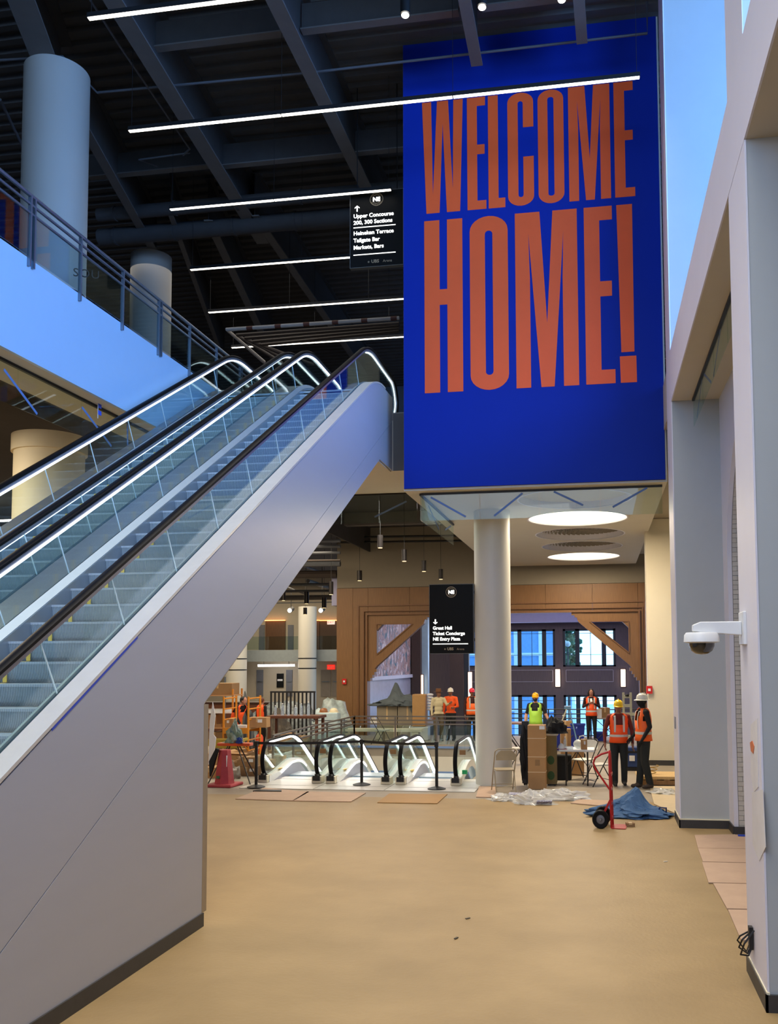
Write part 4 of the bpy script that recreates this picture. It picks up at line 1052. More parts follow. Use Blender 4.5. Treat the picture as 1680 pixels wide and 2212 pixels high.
# hall ceiling with cove
m = MB(); m.box(-9, 29.7, 5.2, 2.5, HY, 5.4); m.box(-9, 29.7, 4.35, 2.5, 31, 5.2); m.box(-9, HY-.8, 4.15, 2.5, HY, 5.2)
m.box(1.75, 29.7, -4, 2.5, HY, 5.2)
struct(m.build('ceiling', mat('hall_ceiling', (.66, .66, .80), .5, var=.03)))
m = MB(); m.box(-7.5, 31.6, 4.95, 1.2, 31.7, 5.0); m.build('ceiling', LED)['kind'] = 'structure'
MB().box(-8.6, 29.65, -4, -8.4, 33.5, 6).build('wall_left', mat('hall_side', (.55, .56, .66), .5))['kind'] = 'structure'
for i, (px, pyy) in enumerate(((1166, 1322), (1175, 1326), (1192, 1328), (1208, 1321), (1222, 1326), (1226, 1322), (1229, 1329), (1221, 1331))):
    q = P(px, pyy, Z=5.1)
    o = MB().sphere((0, 0, 0), .04, 8, 5).build('ceiling_bulb', MATS['bulb_glow']); o.location = q
    tag(o, 'tiny bright bulb among the cluster of bulbs under the hall ceiling', 'bulb', 'cluster of ceiling bulbs in the great hall')
# mural side wall and its marble base (left part of the hall), running diagonally back
mu = mat('mural_paint', (.62, .55, .52), .6, kind='wave', scale=.6)
mnt = mu.node_tree; N_ = mnt.nodes; L_n = mnt.links
vz = N_.new('ShaderNodeTexNoise'); vz.inputs['Scale'].default_value = 2.6; vz.inputs['Detail'].default_value = 5; vz.inputs['Distortion'].default_value = 1.2
tcx = [n for n in N_ if n.type == 'TEX_COORD'][0]; mp = N_.new('ShaderNodeMapping'); mp.inputs['Scale'].default_value = (1.8, 1.8, .7); L_n.new(tcx.outputs['Object'], mp.inputs[0]); L_n.new(mp.outputs[0], vz.inputs[0])
rp = [n for n in N_ if n.type == 'VALTORGB'][0]; L_n.new(vz.outputs['Fac'], rp.inputs[0])
rp.color_ramp.elements[0].position = .34; rp.color_ramp.elements[0].color = (*lin((.20, .42, .50)), 1); rp.color_ramp.elements[1].position = .64; rp.color_ramp.elements[1].color = (*lin((.82, .78, .76)), 1)
for pos, c_ in ((.44, (.50, .48, .52)), (.50, (.72, .62, .60)), (.55, (.45, .30, .30)), (.59, (.70, .70, .78))):
    e = rp.color_ramp.elements.new(pos); e.color = (*lin(c_), 1)
a = P(795, 1400, Y=31.5); b = P(893, 1400, Y=37.5)
def diag(z0, z1, name, m_, th=.1, off=0):
    d = (b-a); d.z = 0; L = d.length; rz = math.atan2(d.y, d.x)
    o = MB().box(0, off, z0, L, off+th, z1).build(name, m_); o.location = (a.x, a.y, 0); o.rotation_euler = (0, 0, rz); return o
o = diag(-4, 1.75, 'wall_left', mat('grey_marble', (.62, .64, .72), .3, var=.12, scale=3)); struct(o)
o = diag(1.88, 4.6, 'wall_mural', mu, th=.08); tag(o, 'long painted mural on the side wall of the great hall, seen through the left bracket', 'mural')
o = diag(1.75, 1.88, 'trim_4', mat('pale_ledge', (.75, .78, .86), .4), th=.2, off=-.1); struct(o)
def pil(x0, x1, Y, m_, name='wall_hall', z0=-4, z1=5.0):
    p0 = P(x0, 1400, Y=Y).x; p1 = P(x1, 1400, Y=Y).x
    return struct(MB().box(p0, Y, z0, p1, Y+.3, z1).build(name, m_))
BRW = mat('dark_brown_panel', (.30, .24, .22), .5, kind='wood', rgb2=(.24, .19, .18))
pil(888, 908, 37.0, BRW); pil(908, 924, 37.3, mat('pale_blue_pier', (.62, .74, .82), .4)); pil(971, 1000, 38.0, BRW); pil(1000, 1012, 38.2, FRAMEM)
pil(925, 972, 40.5, MAUVE)
def sconce(px0, px1, y0, y1, Y, label):
    a_ = P(px0, y1, Y=Y); b_ = P(px1, y0, Y=Y)
    t2 = thing('wall_sconce', ((a_.x+b_.x)/2, Y, a_.z), label, 'wall lamp', None); w_ = b_.x-a_.x; h_ = b_.z-a_.z
    MB().box(-w_/2, -.10, 0, w_/2, -.03, h_).build('lamp_tube', mat('sconce_glow', (1, 1, 1), emit=(1, .86, .72), es=4.0), parent=t2)
    MB().box(-w_/2-.02, -.03, -.03, w_/2+.02, 0, h_+.03).build('back_plate', BRW, parent=t2)
sconce(1200, 1209, 1446, 1483, 41.98, 'lit wall sconce between the two window bays of the hall')
sconce(1341, 1350, 1446, 1483, 41.98, 'lit wall sconce at the right end of the hall windows')
sconce(906, 914, 1458, 1515, 37.28, 'tall bright lamp on the pale blue pier of the hall')
sconce(1012, 1019, 1452, 1505, 38.1, 'tall bright lamp just left of the round column in the hall')
# things outside the hall windows
t = thing('office_building', (-5.5, 62, -4.5), 'glazed office building with white grid seen through the left hall window', 'building')
MB().box(-9, 0, 0, 3.6, 8, 12).build('facade', mat('facade_glass', (.52, .70, .90), .3, var=.1), parent=t)
WL = mat('facade_grid', (.95, .98, 1), .5)
for k in range(8): MB().box(-8.8+k*1.7, -.1, 0, -8.55+k*1.7, 0, 12).build('grid_post', WL, parent=t)
for k in range(6): MB().box(-9, -.12, 1.5+k*1.9, 3.6, 0, 1.7+k*1.9).build('grid_rail', WL, parent=t)
t = thing('street_tree', tuple(P(1229, 1500, Y=56)*1)[:2]+(-4.5,), 'green tree behind a globe lamp outside the right hall window', 'tree')
m = MB(); 
for k in range(260):
    a_ = random.uniform(0, 6.28); r_ = random.uniform(0, .8); h_ = random.uniform(5.5, 9.5)
    m.sphere((r_*math.cos(a_), r_*math.sin(a_), h_), random.uniform(.10, .22), 5, 3)
m.build('foliage', mat('leaf_green', (.15, .36, .24), .7, var=.3), parent=t); MB().tube([(0, 0, 0), (0, 0, 6)], [.12, .07], 8).build('trunk', BRW, parent=t)
q = P(1226, 1391, Y=50); t = thing('street_lamp', (q.x, 50, -4.5), 'white globe street lamp outside the right hall window', 'street lamp')
MB().tube([(0, 0, 0), (0, 0, q.z+4.3)], .04, 8).build('pole', FRAMEM, parent=t); MB().sphere((0, 0, q.z+4.5), .16, 12, 8).build('globe', WHITEP, parent=t)
def car(x, y, colr, label, rz=0):
    t = thing('parked_car', (x, y, -4.5), label, 'car', rz=rz)
    MB().prism([(-2.1, .25), (2.1, .25), (2.15, .75), (1.2, .9), (.6, 1.4), (-1.0, 1.42), (-1.7, .95), (-2.15, .85)], 'y', -.85, .85).build('body', mat('car_'+colr, {'white': (.9, .92, .95), 'dark': (.2, .25, .33)}[colr], .3), parent=t, bevel=.06)
    MB().prism([(1.05, .93), (.55, 1.34), (-.95, 1.36), (-1.5, .96)], 'y', -.865, .865).build('windows', FRAMEM, parent=t)
    for sx_ in (-1.3, 1.3):
        for sy_ in (-.87, .75): MB().tube([(sx_, sy_, .32), (sx_, sy_+.12, .32)], .32, 16).build('wheel', BLACK, parent=t)
car(-4.9, 52, 'white', 'white car parked outside, seen through the left lower hall window'); car(-1.2, 54, 'dark', 'dark car parked outside, seen through the right lower hall window')
# ================================================================== LEFT CONCOURSE
LY = 46.0
CW = mat('concourse_wall', (.72, .68, .60), .7, var=.02)
st = struct(MB().box(-30, LY, -.3, x727-1.0, LY+.3, 6.85).build('wall_back', CW))
def LP(px, pyy, Y=LY): return P(px, pyy, Y=Y)
# balcony: fascia, glass, timber niches, doors
a_ = LP(430, 1430, 44.5); b_ = LP(735, 1403, 44.5)
struct(MB().box(a_.x-4, 44.5, a_.z, b_.x+1, LY, b_.z).build('wall_balcony', mat('balcony_fascia', (.56, .60, .62), .6)))
MB().box(a_.x-4, 44.5, b_.z+.02, b_.x+1, 44.52, b_.z+.70).build('balcony_glass', GLASSD)
o = COL.objects[-1]; tag(o, 'long clear glass guard of the far balcony', 'glass railing')
WN = mat('niche_wood', (.42, .28, .16), .5, kind='wood', rgb2=(.34, .22, .12))
for (x0, x1, nm, mm_) in ((574, 617, 'timber_niche', WN), (676, 691, 'timber_niche', WN), (692, 730, 'timber_niche', mat('niche_wood_dark', (.33, .24, .17), .5))):
    p0 = LP(x0, 1378); p1 = LP(x1, 1341)
    tag(MB().box(p0.x, LY-.08, b_.z+.002, p1.x, LY-.001, p1.z).build(nm, mm_), {574: 'warm timber panel between the two far columns on the far balcony', 676: 'narrow timber strip right of the far column with dark bands', 692: 'dark timber double door bay at the right end of the far balcony'}[x0], 'wall panel')
    m = MB().box(p0.x, LY-.2, p1.z, p1.x, LY-.05, p1.z+.04); m.build('cove_glow', mat('amber_cove', (1, 1, 1), emit=(1, .62, .25), es=2.5), parent=None)
    tag(COL.objects[-1], {574: 'amber cove light over the middle timber panel of the far balcony', 676: 'amber cove light over the narrow timber strip', 692: 'amber cove light over the dark double door bay'}[x0], 'cove light')
for i, (x0, x1) in enumerate(((560, 572), (622, 634))):
    p0 = LP(x0, 1378); p1 = LP(x1, 1350)
    struct(MB().box(p0.x, LY-.05, b_.z, p1.x, LY, p1.z).build('door_%d' % (i+1), mat('grey_door', (.42, .43, .46), .5)))
for i, (x0, x1, y1) in enumerate(((553, 570, 1447), (617, 633, 1447), (692, 716, 1447), (716, 738, 1447))):
    p0 = LP(x0, 1492); p1 = LP(x1, y1)
    d_ = struct(MB().box(p0.x+.03, LY-.05, p0.z-.3, p1.x-.03, LY, p1.z).build('door_%d' % (i+3), mat('beige_door', (.56, .52, .47), .5) if i > 1 else MATS['grey_door']))
    MB().box(p0.x+.1, LY-.08, p0.z+.45, p1.x-.1, LY-.05, p0.z+.50).build('push_bar', STEELD, parent=d_)
p0 = LP(555, 1440, 44.6); p1 = LP(633, 1436, 44.6)
tag(MB().box(p0.x, 44.7, p0.z, p1.x, 44.85, p1.z+.02).build('linear_lamp', LED), 'long bright lamp line under the far balcony', 'lamp')
lo_ = COL.objects[-1]
for xx in (p0.x+.3, p1.x-.3): MB().tube([(xx, 44.78, p1.z), (xx, 44.78, a_.z+.001)], .012, 6).build('stem', BLACK, parent=lo_)
tag(MB().box(LP(598, 1485).x, LY-.06, LP(598, 1485).z, LP(613, 1455).x, LY-.02, LP(613, 1455).z).build('wall_sign', SIGNB), 'small black wall sign with pale lines below the far balcony', 'sign')
sgn = COL.objects[-1]; p0 = LP(600, 1471); p1 = LP(611, 1469)
MB().box(p0.x, LY-.07, p0.z, p1.x, LY-.06, p1.z+.05).build('pale_band', WHITEP, parent=sgn)
def exit_sign(px, Y, label):
    q = P(*px, Y=Y); t = thing('exit_sign', tuple(q), label, 'exit sign')
    MB().box(-.20, -.04, -.12, .20, 0, .12).build('case', mat('exit_panel', (.95, .93, .9), emit=(1.0, .80, .74), es=.9) if q.z > 3 else mat('exit_panel_red', (.9, .2, .15), emit=(1, .18, .12), es=1.0), parent=t)
    text('EXIT', .17, 'lettering', mat('exit_red', (.9, .1, .08), emit=(1, .1, .06), es=1.2) if q.z > 3 else WHITEP, t, (0, -.045, -.06), align='CENTER', world=False)
exit_sign((715, 1344), 45.90, 'pale exit sign with red letters above the far balcony doors'); exit_sign((715, 1441), 45.99, 'red exit sign below the far balcony')
# pendant can lights: in front of the grey wall and in the left hall
def pendant(px, pyb, Y, r, h, top, label, lit=True):
    q = P(px, pyb, Y=Y); t = thing('cylinder_pendant', tuple(q), label, 'pendant lamp')
    MB().tube([(0, 0, 0), (0, 0, h)], r, 16).build('shade', mat('bronze_shade', (.16, .14, .13), .35, metal=.6), parent=t, smooth=True)
    MB().lathe([(r*.8, -.002), (r*.8, -.012)], n=16).build('lens', mat('warm_lens', (1, 1, 1), emit=(1, .85, .6), es=1.2), parent=t)
    MB().tube([(0, 0, h), (0, 0, top-q.z)], .006, 5).build('cord', BLACK, parent=t)
pendant(821, 1183, 21.5, .07, .31, 6.93, 'dark cylinder pendant, highest and largest of the five before the grey wall')
pendant(873, 1212, 23.5, .07, .31, 6.93, 'dark cylinder pendant just right of the highest one')
pendant(915.5, 1234, 25.5, .07, .31, 6.93, 'dark cylinder pendant above the hanging sign, second from the right')
pendant(952, 1251, 27.5, .07, .31, 6.93, 'dark cylinder pendant nearest the round column')
pendant(776.5, 1254, 28, .08, .32, 6.93, 'dark cylinder pendant, lowest and leftmost of the five before the grey wall')
pendant(662, 1304, 33, .09, .45, 6.85, 'black cylinder pendant above the far round column')
pendant(659, 1327, 39, .09, .3, 6.85, 'small dark pendant in front of the lit far column')
pendant(715, 1284, 27, .07, .4, 6.85, 'black cylinder pendant at the right edge of the dark pipe zone')
pendant(700, 1313, 34, .09, .4, 6.85, 'black cylinder pendant right of the far column')
pendant(612, 1297, 30, .07, .4, 6.85, 'black cylinder pendant close to the escalator casing')
for px, l in ((627, 'left'), (694, 'right')):
    q = P(px, 1319, Y=40); t = thing('track_spotlight', tuple(q), 'bright spotlight to the %s of the far column top' % l, 'spotlight')
    MB().sphere((0, -.1, 0), .10, 10, 6).build('bulb', MATS['bulb_glow'], parent=t); MB().tube([(0, -.05, 0), (0, .25, .1)], .11, 12).build('housing', BLACK, parent=t); MB().tube([(0, .1, .05), (0, .1, 6.85-q.z)], .015, 6).build('stem', BLACK, parent=t)
tr_ = P(655, 1312, Y=40)
tag(MB().box(tr_.x-2.2, 40.05, tr_.z+.2, tr_.x+1.6, 40.1, tr_.z+.25).build('light_track', BLACK), 'black lighting track before the far column', 'track')
# dark pipes and ducts of the open ceiling at the left
random.seed(3)
names = ['highest', 'second', 'third', 'fourth', 'fifth', 'sixth', 'seventh', 'eighth', 'ninth']
for k, (pyy, Y, r, m_) in enumerate(((1168, 24, .05, PIPE), (1180, 25, .05, PIPE), (1194, 26, .04, PIPE), (1210, 27, .03, mat('brown_pipe', (.24, .20, .18), .5)), (1218, 28, .09, PIPE), (1240, 29.5, .13, MATS['brown_pipe']), (1262, 31, .05, PIPE), (1276, 33, .05, PIPE), (1290, 35, .10, DARK2))):
    a_ = P(560, pyy+2, Y=Y); b_ = P(735, pyy, Y=Y)
    if Y > 29.2: b_.x = min(b_.x, x727-.05)
    pipe([a_, b_], r, names[k]+' of the dark pipes running across the open ceiling left of the grey wall', m_, name='ceiling_pipe')
for k, (p0, p1, z_, r) in enumerate((((655, 1222), (727, 1250), 6.3, .06), ((665, 1255), (727, 1275), 6.2, .10), ((620, 1268), (680, 1292), 6.0, .04))):
    a_ = P(*p0, Z=z_); b_ = P(*p1, Z=z_); b_.x = min(b_.x, x727-.1) if b_.y > 29 else b_.x
    pipe([a_, b_], r, ['thin', 'thick', 'lower'][k]+' slanting pipe in the open ceiling left of the grey wall', DARK2, name='ceiling_duct', cat='duct')
for k, (pyy, m_) in enumerate(((1161, BLACK), (1172, BLACK))):
    a_ = P(727, pyy, Y=28.6); b_ = P(1000, pyy-4, Y=28.6)
    pipe([a_, b_], .035, ['upper', 'lower'][k]+' black pipe running in front of the grey wall above the arch', m_, name='wall_pipe')
MB().box(x727, 26.2, 6.55, -3.45, 26.5, 6.93).build('ceiling', DARK2)['kind'] = 'structure'
# round conduit loop at the lower left
pipe([P(0, 940, Y=17), P(18, 940, Y=17), P(30, 955, Y=17), P(32, 985, Y=17), P(32, 1000, Y=17)], .02, 'pale curved conduit at the left edge under the balcony', CREAM, name='conduit')
pipe([P(0, 945, Y=22), P(140, 948, Y=22)], .03, 'thin dark horizontal pipe at the left edge below the glass screen', PIPE)
for k, (pyy) in enumerate((1081, 1127)):
    a_ = P(-60, pyy, Y=22); b_ = P(26, pyy, Y=22)
    tag(MB().box(a_.x, 22, a_.z-.02, b_.x, 22.05, a_.z+.03).build('linear_lamp', LED), ['upper', 'lower'][k]+' bright lamp line at the left edge beside the beige column', 'lamp')
# ================================================================== LOOSE THINGS
def G(px, pyy): return P(px, pyy, Z=0)
# ---- belt barrier
POSTS = []
def stanchion(px, pyy, label):
    q = G(px, pyy); q.z = .015; t = thing('belt_post', tuple(q), label, 'barrier post')
    MB().lathe([(.175, 0), (.175, .012), (.12, .03), (.04, .05), (.03, .055)], n=24).build('base', BLACK, parent=t, smooth=True)
    MB().tube([(0, 0, .05), (0, 0, .84)], .03, 12).build('pole', BLACK, parent=t, smooth=True)
    MB().box(-.036, -.036, .80, .036, .036, .90).build('belt_head', BLACK, parent=t, bevel=.006)
    POSTS.append(Vector(q)); return t
stanchion(553, 1702, 'black belt post farthest left, beside the boxes'); stanchion(781, 1697, 'black belt post in the middle of the barrier'); stanchion(943, 1706, 'black belt post at the right end of the barrier')
for a_, b_, l in ((POSTS[0], POSTS[1], 'left span of the black belt stretched between the barrier posts'), (POSTS[1], POSTS[2], 'right span of the black belt stretched between the barrier posts')):
    n = 8; vs = []
    for i in range(n+1):
        u = i/n; p = a_.lerp(b_, u); z = .875-.02*math.sin(math.pi*u); vs += [(p.x, p.y-.002, z-.025), (p.x, p.y-.002, z+.025), (p.x, p.y+.002, z+.025), (p.x, p.y+.002, z-.025)]
    fs = [(4*i+j, 4*i+(j+1) % 4, 4*i+4+(j+1) % 4, 4*i+4+j) for i in range(n) for j in range(4)]
    o = MB().add(vs, fs).build('barrier_belt', BLACK); tag(o, l, 'belt')
o = MB().prism([(-.28, -.10), (.28, -.08), (.22, .09), (-.22, .08)], 'z', 0, .03).build('flat_black_plate', BLACK); o.location = G(572, 1710)+Vector((.08, 0, .001)); tag(o, 'flat black plate lying on the floor beside the left belt post', 'plate')
# ---- railing behind the pit and along its left side
RL = mat('bronze_rail', (.42, .39, .36), .4, metal=.6, var=.04)
t = thing('pit_railing', (-5, 25.9, 0), 'steel and glass railing around the far and left sides of the escalator opening', 'railing')
zt_ = .84
segs_ = [((-7.15, 19.2), (-7.15, 25.9)), ((-7.15, 25.9), (-3.45, 25.9)), ((-3.35, 25.9), (-2.55, 25.9))]
for (a_, b_) in segs_:
    a3 = Vector((*a_, 0)); b3 = Vector((*b_, 0)); L_ = (b3-a3).length; n = max(1, round(L_/1.35))
    for z in (zt_, zt_-.11, zt_-.22): MB().bar(a3+Vector((0, 0, z)), b3+Vector((0, 0, z)), .05, .035).build('rail', RL, parent=t, world=True)
    for k in range(n+1):
        p = a3.lerp(b3, k/n); MB().box(p.x-.022, p.y-.022, 0, p.x+.022, p.y+.022, zt_).build('post', RL, parent=t, world=True)
    for k in range(n):
        p = a3.lerp(b3, (k+.04)/n); q = a3.lerp(b3, (k+.96)/n)
        MB().bar(p+Vector((0, 0, .31)), q+Vector((0, 0, .31)), .01, .54).build('glass_panel', GLASSD, parent=t, world=True)
# rail before the hall opening
t = thing('hall_railing', (-1.2, 28.4, 0), 'dark three-bar railing at the edge of the great hall', 'railing')
for z in (.92, .78, .64, .12): MB().tube([(-3.0, 28.4, z), (1.15, 28.4, z)], .018, 6).build('bar', BLACK, parent=t, world=True)
for x in (-3.0, -1.6, -.3, 1.1): MB().tube([(x, 28.4, 0), (x, 28.4, .92)], .022, 6).build('post', BLACK, parent=t, world=True)
# ---- folding chairs
CHM = mat('chair_beige', (.62, .56, .45), .45, metal=.1); CHL = mat('chair_leg_brown', (.36, .30, .24), .4, metal=.3)
CHW = mat('chair_white', (.84, .82, .77), .5); CHD = mat('chair_dark_leg', (.10, .08, .08), .4)
def chair(loc, rz, sm, lm, label, sc=.92):
    t = thing('folding_chair', tuple(loc), label, 'chair', rz=rz); t.scale = (sc, sc, sc)
    # front at -y ; width x
    MB().prism([(-.20, -.20), (.20, -.20), (.19, .17), (.13, .20), (-.13, .20), (-.19, .17)], 'z', .43, .46).build('seat', sm, parent=t, bevel=.012)
    bk = MB(); vs = []; fs = []; n = 8
    for i in range(n+1):
        u = -1+2*i/n; x = .205*u; y = .265+.03*(1-u*u)
        zt1 = .86-.10*max(0, abs(u)-.55)/.45*abs(u); vs += [(x, y, .66), (x, y+.02, zt1), (x, y+.032, zt1), (x, y+.012, .66)]
    for i in range(n):
        for j in range(4): fs.append((4*i+j, 4*i+(j+1) % 4, 4*i+4+(j+1) % 4, 4*i+4+j))
    fs += [(0, 1, 2, 3), (4*n+3, 4*n+2, 4*n+1, 4*n)]
    bk.add(vs, fs).build('backrest', sm, parent=t)
    for s_ in (-1, 1):
        MB().tube([(s_*.22, -.26, 0), (s_*.22, .0, .44), (s_*.22, .27, .84)], .012, 8).build('leg', lm, parent=t, smooth=True)
        MB().tube([(s_*.20, .27, 0), (s_*.20, .02, .42)], .012, 8).build('leg', lm, parent=t, smooth=True)
    MB().tube([(-.22, .27, .84), (-.16, .285, .885), (.16, .285, .885), (.22, .27, .84)], .012, 8).build('top_tube', lm, parent=t, smooth=True)
    MB().tube([(-.22, -.20, .12), (.22, -.20, .12)], .008, 6).build('stretcher', lm, parent=t); MB().tube([(-.20, .20, .12), (.20, .20, .12)], .008, 6).build('stretcher', lm, parent=t)
    return t
q = G(1088, 1712)
chair((q.x, q.y+.05, .016), math.radians(195), CHM, CHM, 'beige folding chair in front of the round column, nearest the camera')
chair((G(1120, 1655).x, G(1120, 1655).y+.1, 0), math.radians(110), CHW, CHD, 'white folding chair with dark legs just right of the round column')
chair((P(1290, 1690, Z=0).x+.02, 18.22, 0), math.radians(-60), CHW, CHD, 'white folding chair with dark legs drawn up to the right end of the folding table')
chair((P(1262, 1672, Z=0).x, 19.05, 0), math.radians(-35), CHW, CHD, 'white folding chair behind the folding table')
chair((P(812, 1612, Z=0).x, 26.25, 0), math.radians(75), CHW, CHD, 'white folding chair behind the glass railing over the small escalators')
# ---- white folding table with things on it
TX0, TX1 = P(1207, 1640, Y=18.2).x, P(1284, 1640, Y=18.2).x; TZ = .70
t = thing('folding_table', ((TX0+TX1)/2, 18.4, 0), 'white folding table with dark bent legs beside the tall cardboard box', 'table')
hw = (TX1-TX0)/2
MB().box(-hw, -.28, TZ-.045, hw, .28, TZ).build('tabletop', WHITEP, parent=t, bevel=.012)
for s_ in (-1, 1):
    x = s_*(hw-.14)
    MB().tube([(x, -.2, TZ-.05), (x, -.22, .30), (x-s_*.0, -.30, .12), (x, -.31, 0)], .014, 8).build('leg', CHD, parent=t, smooth=True)
    MB().tube([(x, .2, TZ-.05), (x, .22, .30), (x, .30, .12), (x, .31, 0)], .014, 8).build('leg', CHD, parent=t, smooth=True)
    MB().tube([(x, -.21, .34), (x, .21, .34)], .01, 6).build('cross_bar', CHD, parent=t)
    MB().tube([(x, 0, .34), (0, 0, TZ-.06)], .009, 6).build('brace', CHD, parent=t)
def onT(px, y=18.3): return Vector((P(px, 1640, Y=y).x, y, TZ))
def bottle(loc, r, h, label, m_=None, cap=(.9, .9, .9)):
    m_ = m_ or glassmat('bottle_plastic', (.85, .9, .93), 1.0, trans=.75, base=(.85, .9, .95))
    t = thing('water_bottle', tuple(loc), label, 'bottle')
    MB().lathe([(r, 0), (r*1.02, h*.1), (r*.94, h*.35), (r, h*.6), (r*.75, h*.78), (r*.35, h*.88), (r*.35, h*.93)], n=14).build('body', m_, parent=t, smooth=True)
    MB().lathe([(r*.4, h*.93), (r*.4, h)], n=12).build('cap', mat('cap_%s' % (cap,), cap, .4), parent=t)
bottle(onT(1220.5), .032, .24, 'clear water bottle standing on the left part of the folding table')
o = MB().lathe([(.075, 0), (.06, .05), (.02, .10), (0, .105)], n=16).build('paper_heap', WHITEP, smooth=True); o.location = onT(1208, 18.22)+Vector((.04, 0, .012)); tag(o, 'small white crumpled napkin heap on a red tray at the left end of the table', 'napkin')
o = MB().box(-.11, -.07, 0, .11, .07, .010).build('red_tray', mat('tray_red', (.62, .10, .12), .5)); o.location = onT(1209, 18.22)+Vector((.04, 0, .001)); tag(o, 'flat red tray at the left end of the folding table', 'tray')
o = MB().prism([(-.08, -.05), (.08, -.05), (.065, .05), (-.065, .05)], 'z', 0, .055).build('clear_tub', glassmat('tub_plastic', (.85, .9, .92), 1.0, trans=.6, base=(.8, .82, .85))); o.location = onT(1229.5, 18.22)+Vector((0, 0, .001)); tag(o, 'low clear plastic tub between the bottle and the small box', 'tub')
o = MB().sphere((0, 0, .09), .09, 12, 8, (1.15, 1, 1)).tube([(0, 0, .15), (.03, 0, .24), (.10, 0, .26), (.16, 0, .2)], .012, 8).build('plastic_bag', glassmat('bag_plastic', (.9, .93, .93), 1.0, trans=.45, base=(.88, .9, .88))); o.location = onT(1249.5, 18.35)+Vector((0, 0, .001)); tag(o, 'white knotted plastic bag in the middle of the folding table', 'bag')
def cbox(name, loc, d, rz, label, m_=CARD, flaps=None, cat='box', parts=True, lab=None, tape=True):
    """carton: body, tape strip, optional open flaps and a paper label"""
    t = thing(name, tuple(loc), label, cat, rz=rz); w_, l_, h_ = d
    if flaps:
        MB().box(-w_/2, -l_/2, 0, w_/2, l_/2, .01).box(-w_/2, -l_/2, 0, -w_/2+.008, l_/2, h_).box(w_/2-.008, -l_/2, 0, w_/2, l_/2, h_).box(-w_/2, -l_/2, 0, w_/2, -l_/2+.008, h_).box(-w_/2, l_/2-.008, 0, w_/2, l_/2, h_).build('body', m_, parent=t)
        for s_ in (-1, 1):
            MB().bar((s_*w_/2, 0, h_), (s_*(w_/2+.6*l_*.5*math.cos(.5)), 0, h_+.3*l_*math.sin(flaps)), l_*.96, .006, up=(0, 0, 1)).build('flap', m_, parent=t)
        for s_ in (-1, 1):
            MB().bar((0, s_*l_/2, h_), (0, s_*(l_/2+.22*l_), h_-.05*flaps), w_*.96, .006, up=(0, 0, 1)).build('flap', m_, parent=t)
    else:
        MB().box(-w_/2, -l_/2, 0, w_/2, l_/2, h_).build('body', m_, parent=t, bevel=.004)
        if tape: MB().box(-.025, -l_/2-.002, h_*.55, .025, l_/2+.002, h_+.002).build('tape', mat('packing_tape', (.74, .62, .44), .35), parent=t)
    if lab: MB().box(w_*(lab-.12), -l_/2-.004, h_*.5, w_*(lab+.12), -l_/2, h_*.82).build('label', WHITEP, parent=t)
    return t
cbox('small_carton', onT(1261.5, 18.2)+Vector((0, 0, .001)), (.12, .10, .20), .1, 'small upright cardboard box standing on the folding table', CARD, lab=.1)
# ---- tall cardboard tower by the table (one tall carton wrapped with straps)
ya = 17.5; x0_, x1_ = P(1140, 1650, Y=ya).x, P(1178, 1650, Y=ya).x; zt_ = P(1155, 1567, Y=ya).z
t = thing('tall_carton', ((x0_+x1_)/2, ya+.16, 0), 'very tall narrow cardboard carton with pale straps standing in front of the folding table', 'box')
hw = (x1_-x0_)/2
MB().box(-hw, -.16, 0, hw, .16, zt_).build('body', CARD, parent=t, bevel=.004)
for pyy in (1595, 1635, 1668, 1706):
    z = P(1155, pyy, Y=ya).z
    MB().box(-hw-.004, -.165, z-.006, hw+.004, .165, z+.006).build('strap', mat('pale_strap', (.82, .72, .58), .5), parent=t)
MB().box(-.03, -.163, P(0, 1654, Y=ya).z*0+P(1155, 1654, Y=ya).z, .06, -.160, P(1155, 1641, Y=ya).z).build('printed_mark', CARD2, parent=t)
MB().box(hw*.35, -.163, zt_-.075, hw*.95, -.160, zt_-.01).build('label', WHITEP, parent=t)
# trash tote with cardboard behind
xa_, xb_ = P(1180, 1650, Y=18.1).x, P(1202, 1650, Y=18.1).x
t = thing('leaning_carton', ((xa_+xb_)/2, 18.15, 0), 'olive-brown upright carton with green printing leaning behind the tall strapped carton', 'box')
w_ = (xb_-xa_)/2
MB().box(-w_, -.12, 0.03, w_, .2, .98).build('body', mat('olive_carton', (.45, .38, .22), .8), parent=t, bevel=.004)
for z in (.2, .5): MB().sphere((-.01, -.121, z), .08, 10, 6, (.9, .05, 1.1)).build('green_print', mat('green_print', (.16, .28, .10), .7), parent=t)
MB().box(-w_-.03, -.14, .98, w_+.03, .22, 1.01).build('lid', mat('lid_grey', (.66, .62, .54), .5), parent=t)
for s_ in (-1, 1): MB().box(s_*w_*.6-.02, -.1, 0, s_*w_*.6+.02, .18, .03).build('foot', BLACK, parent=t)
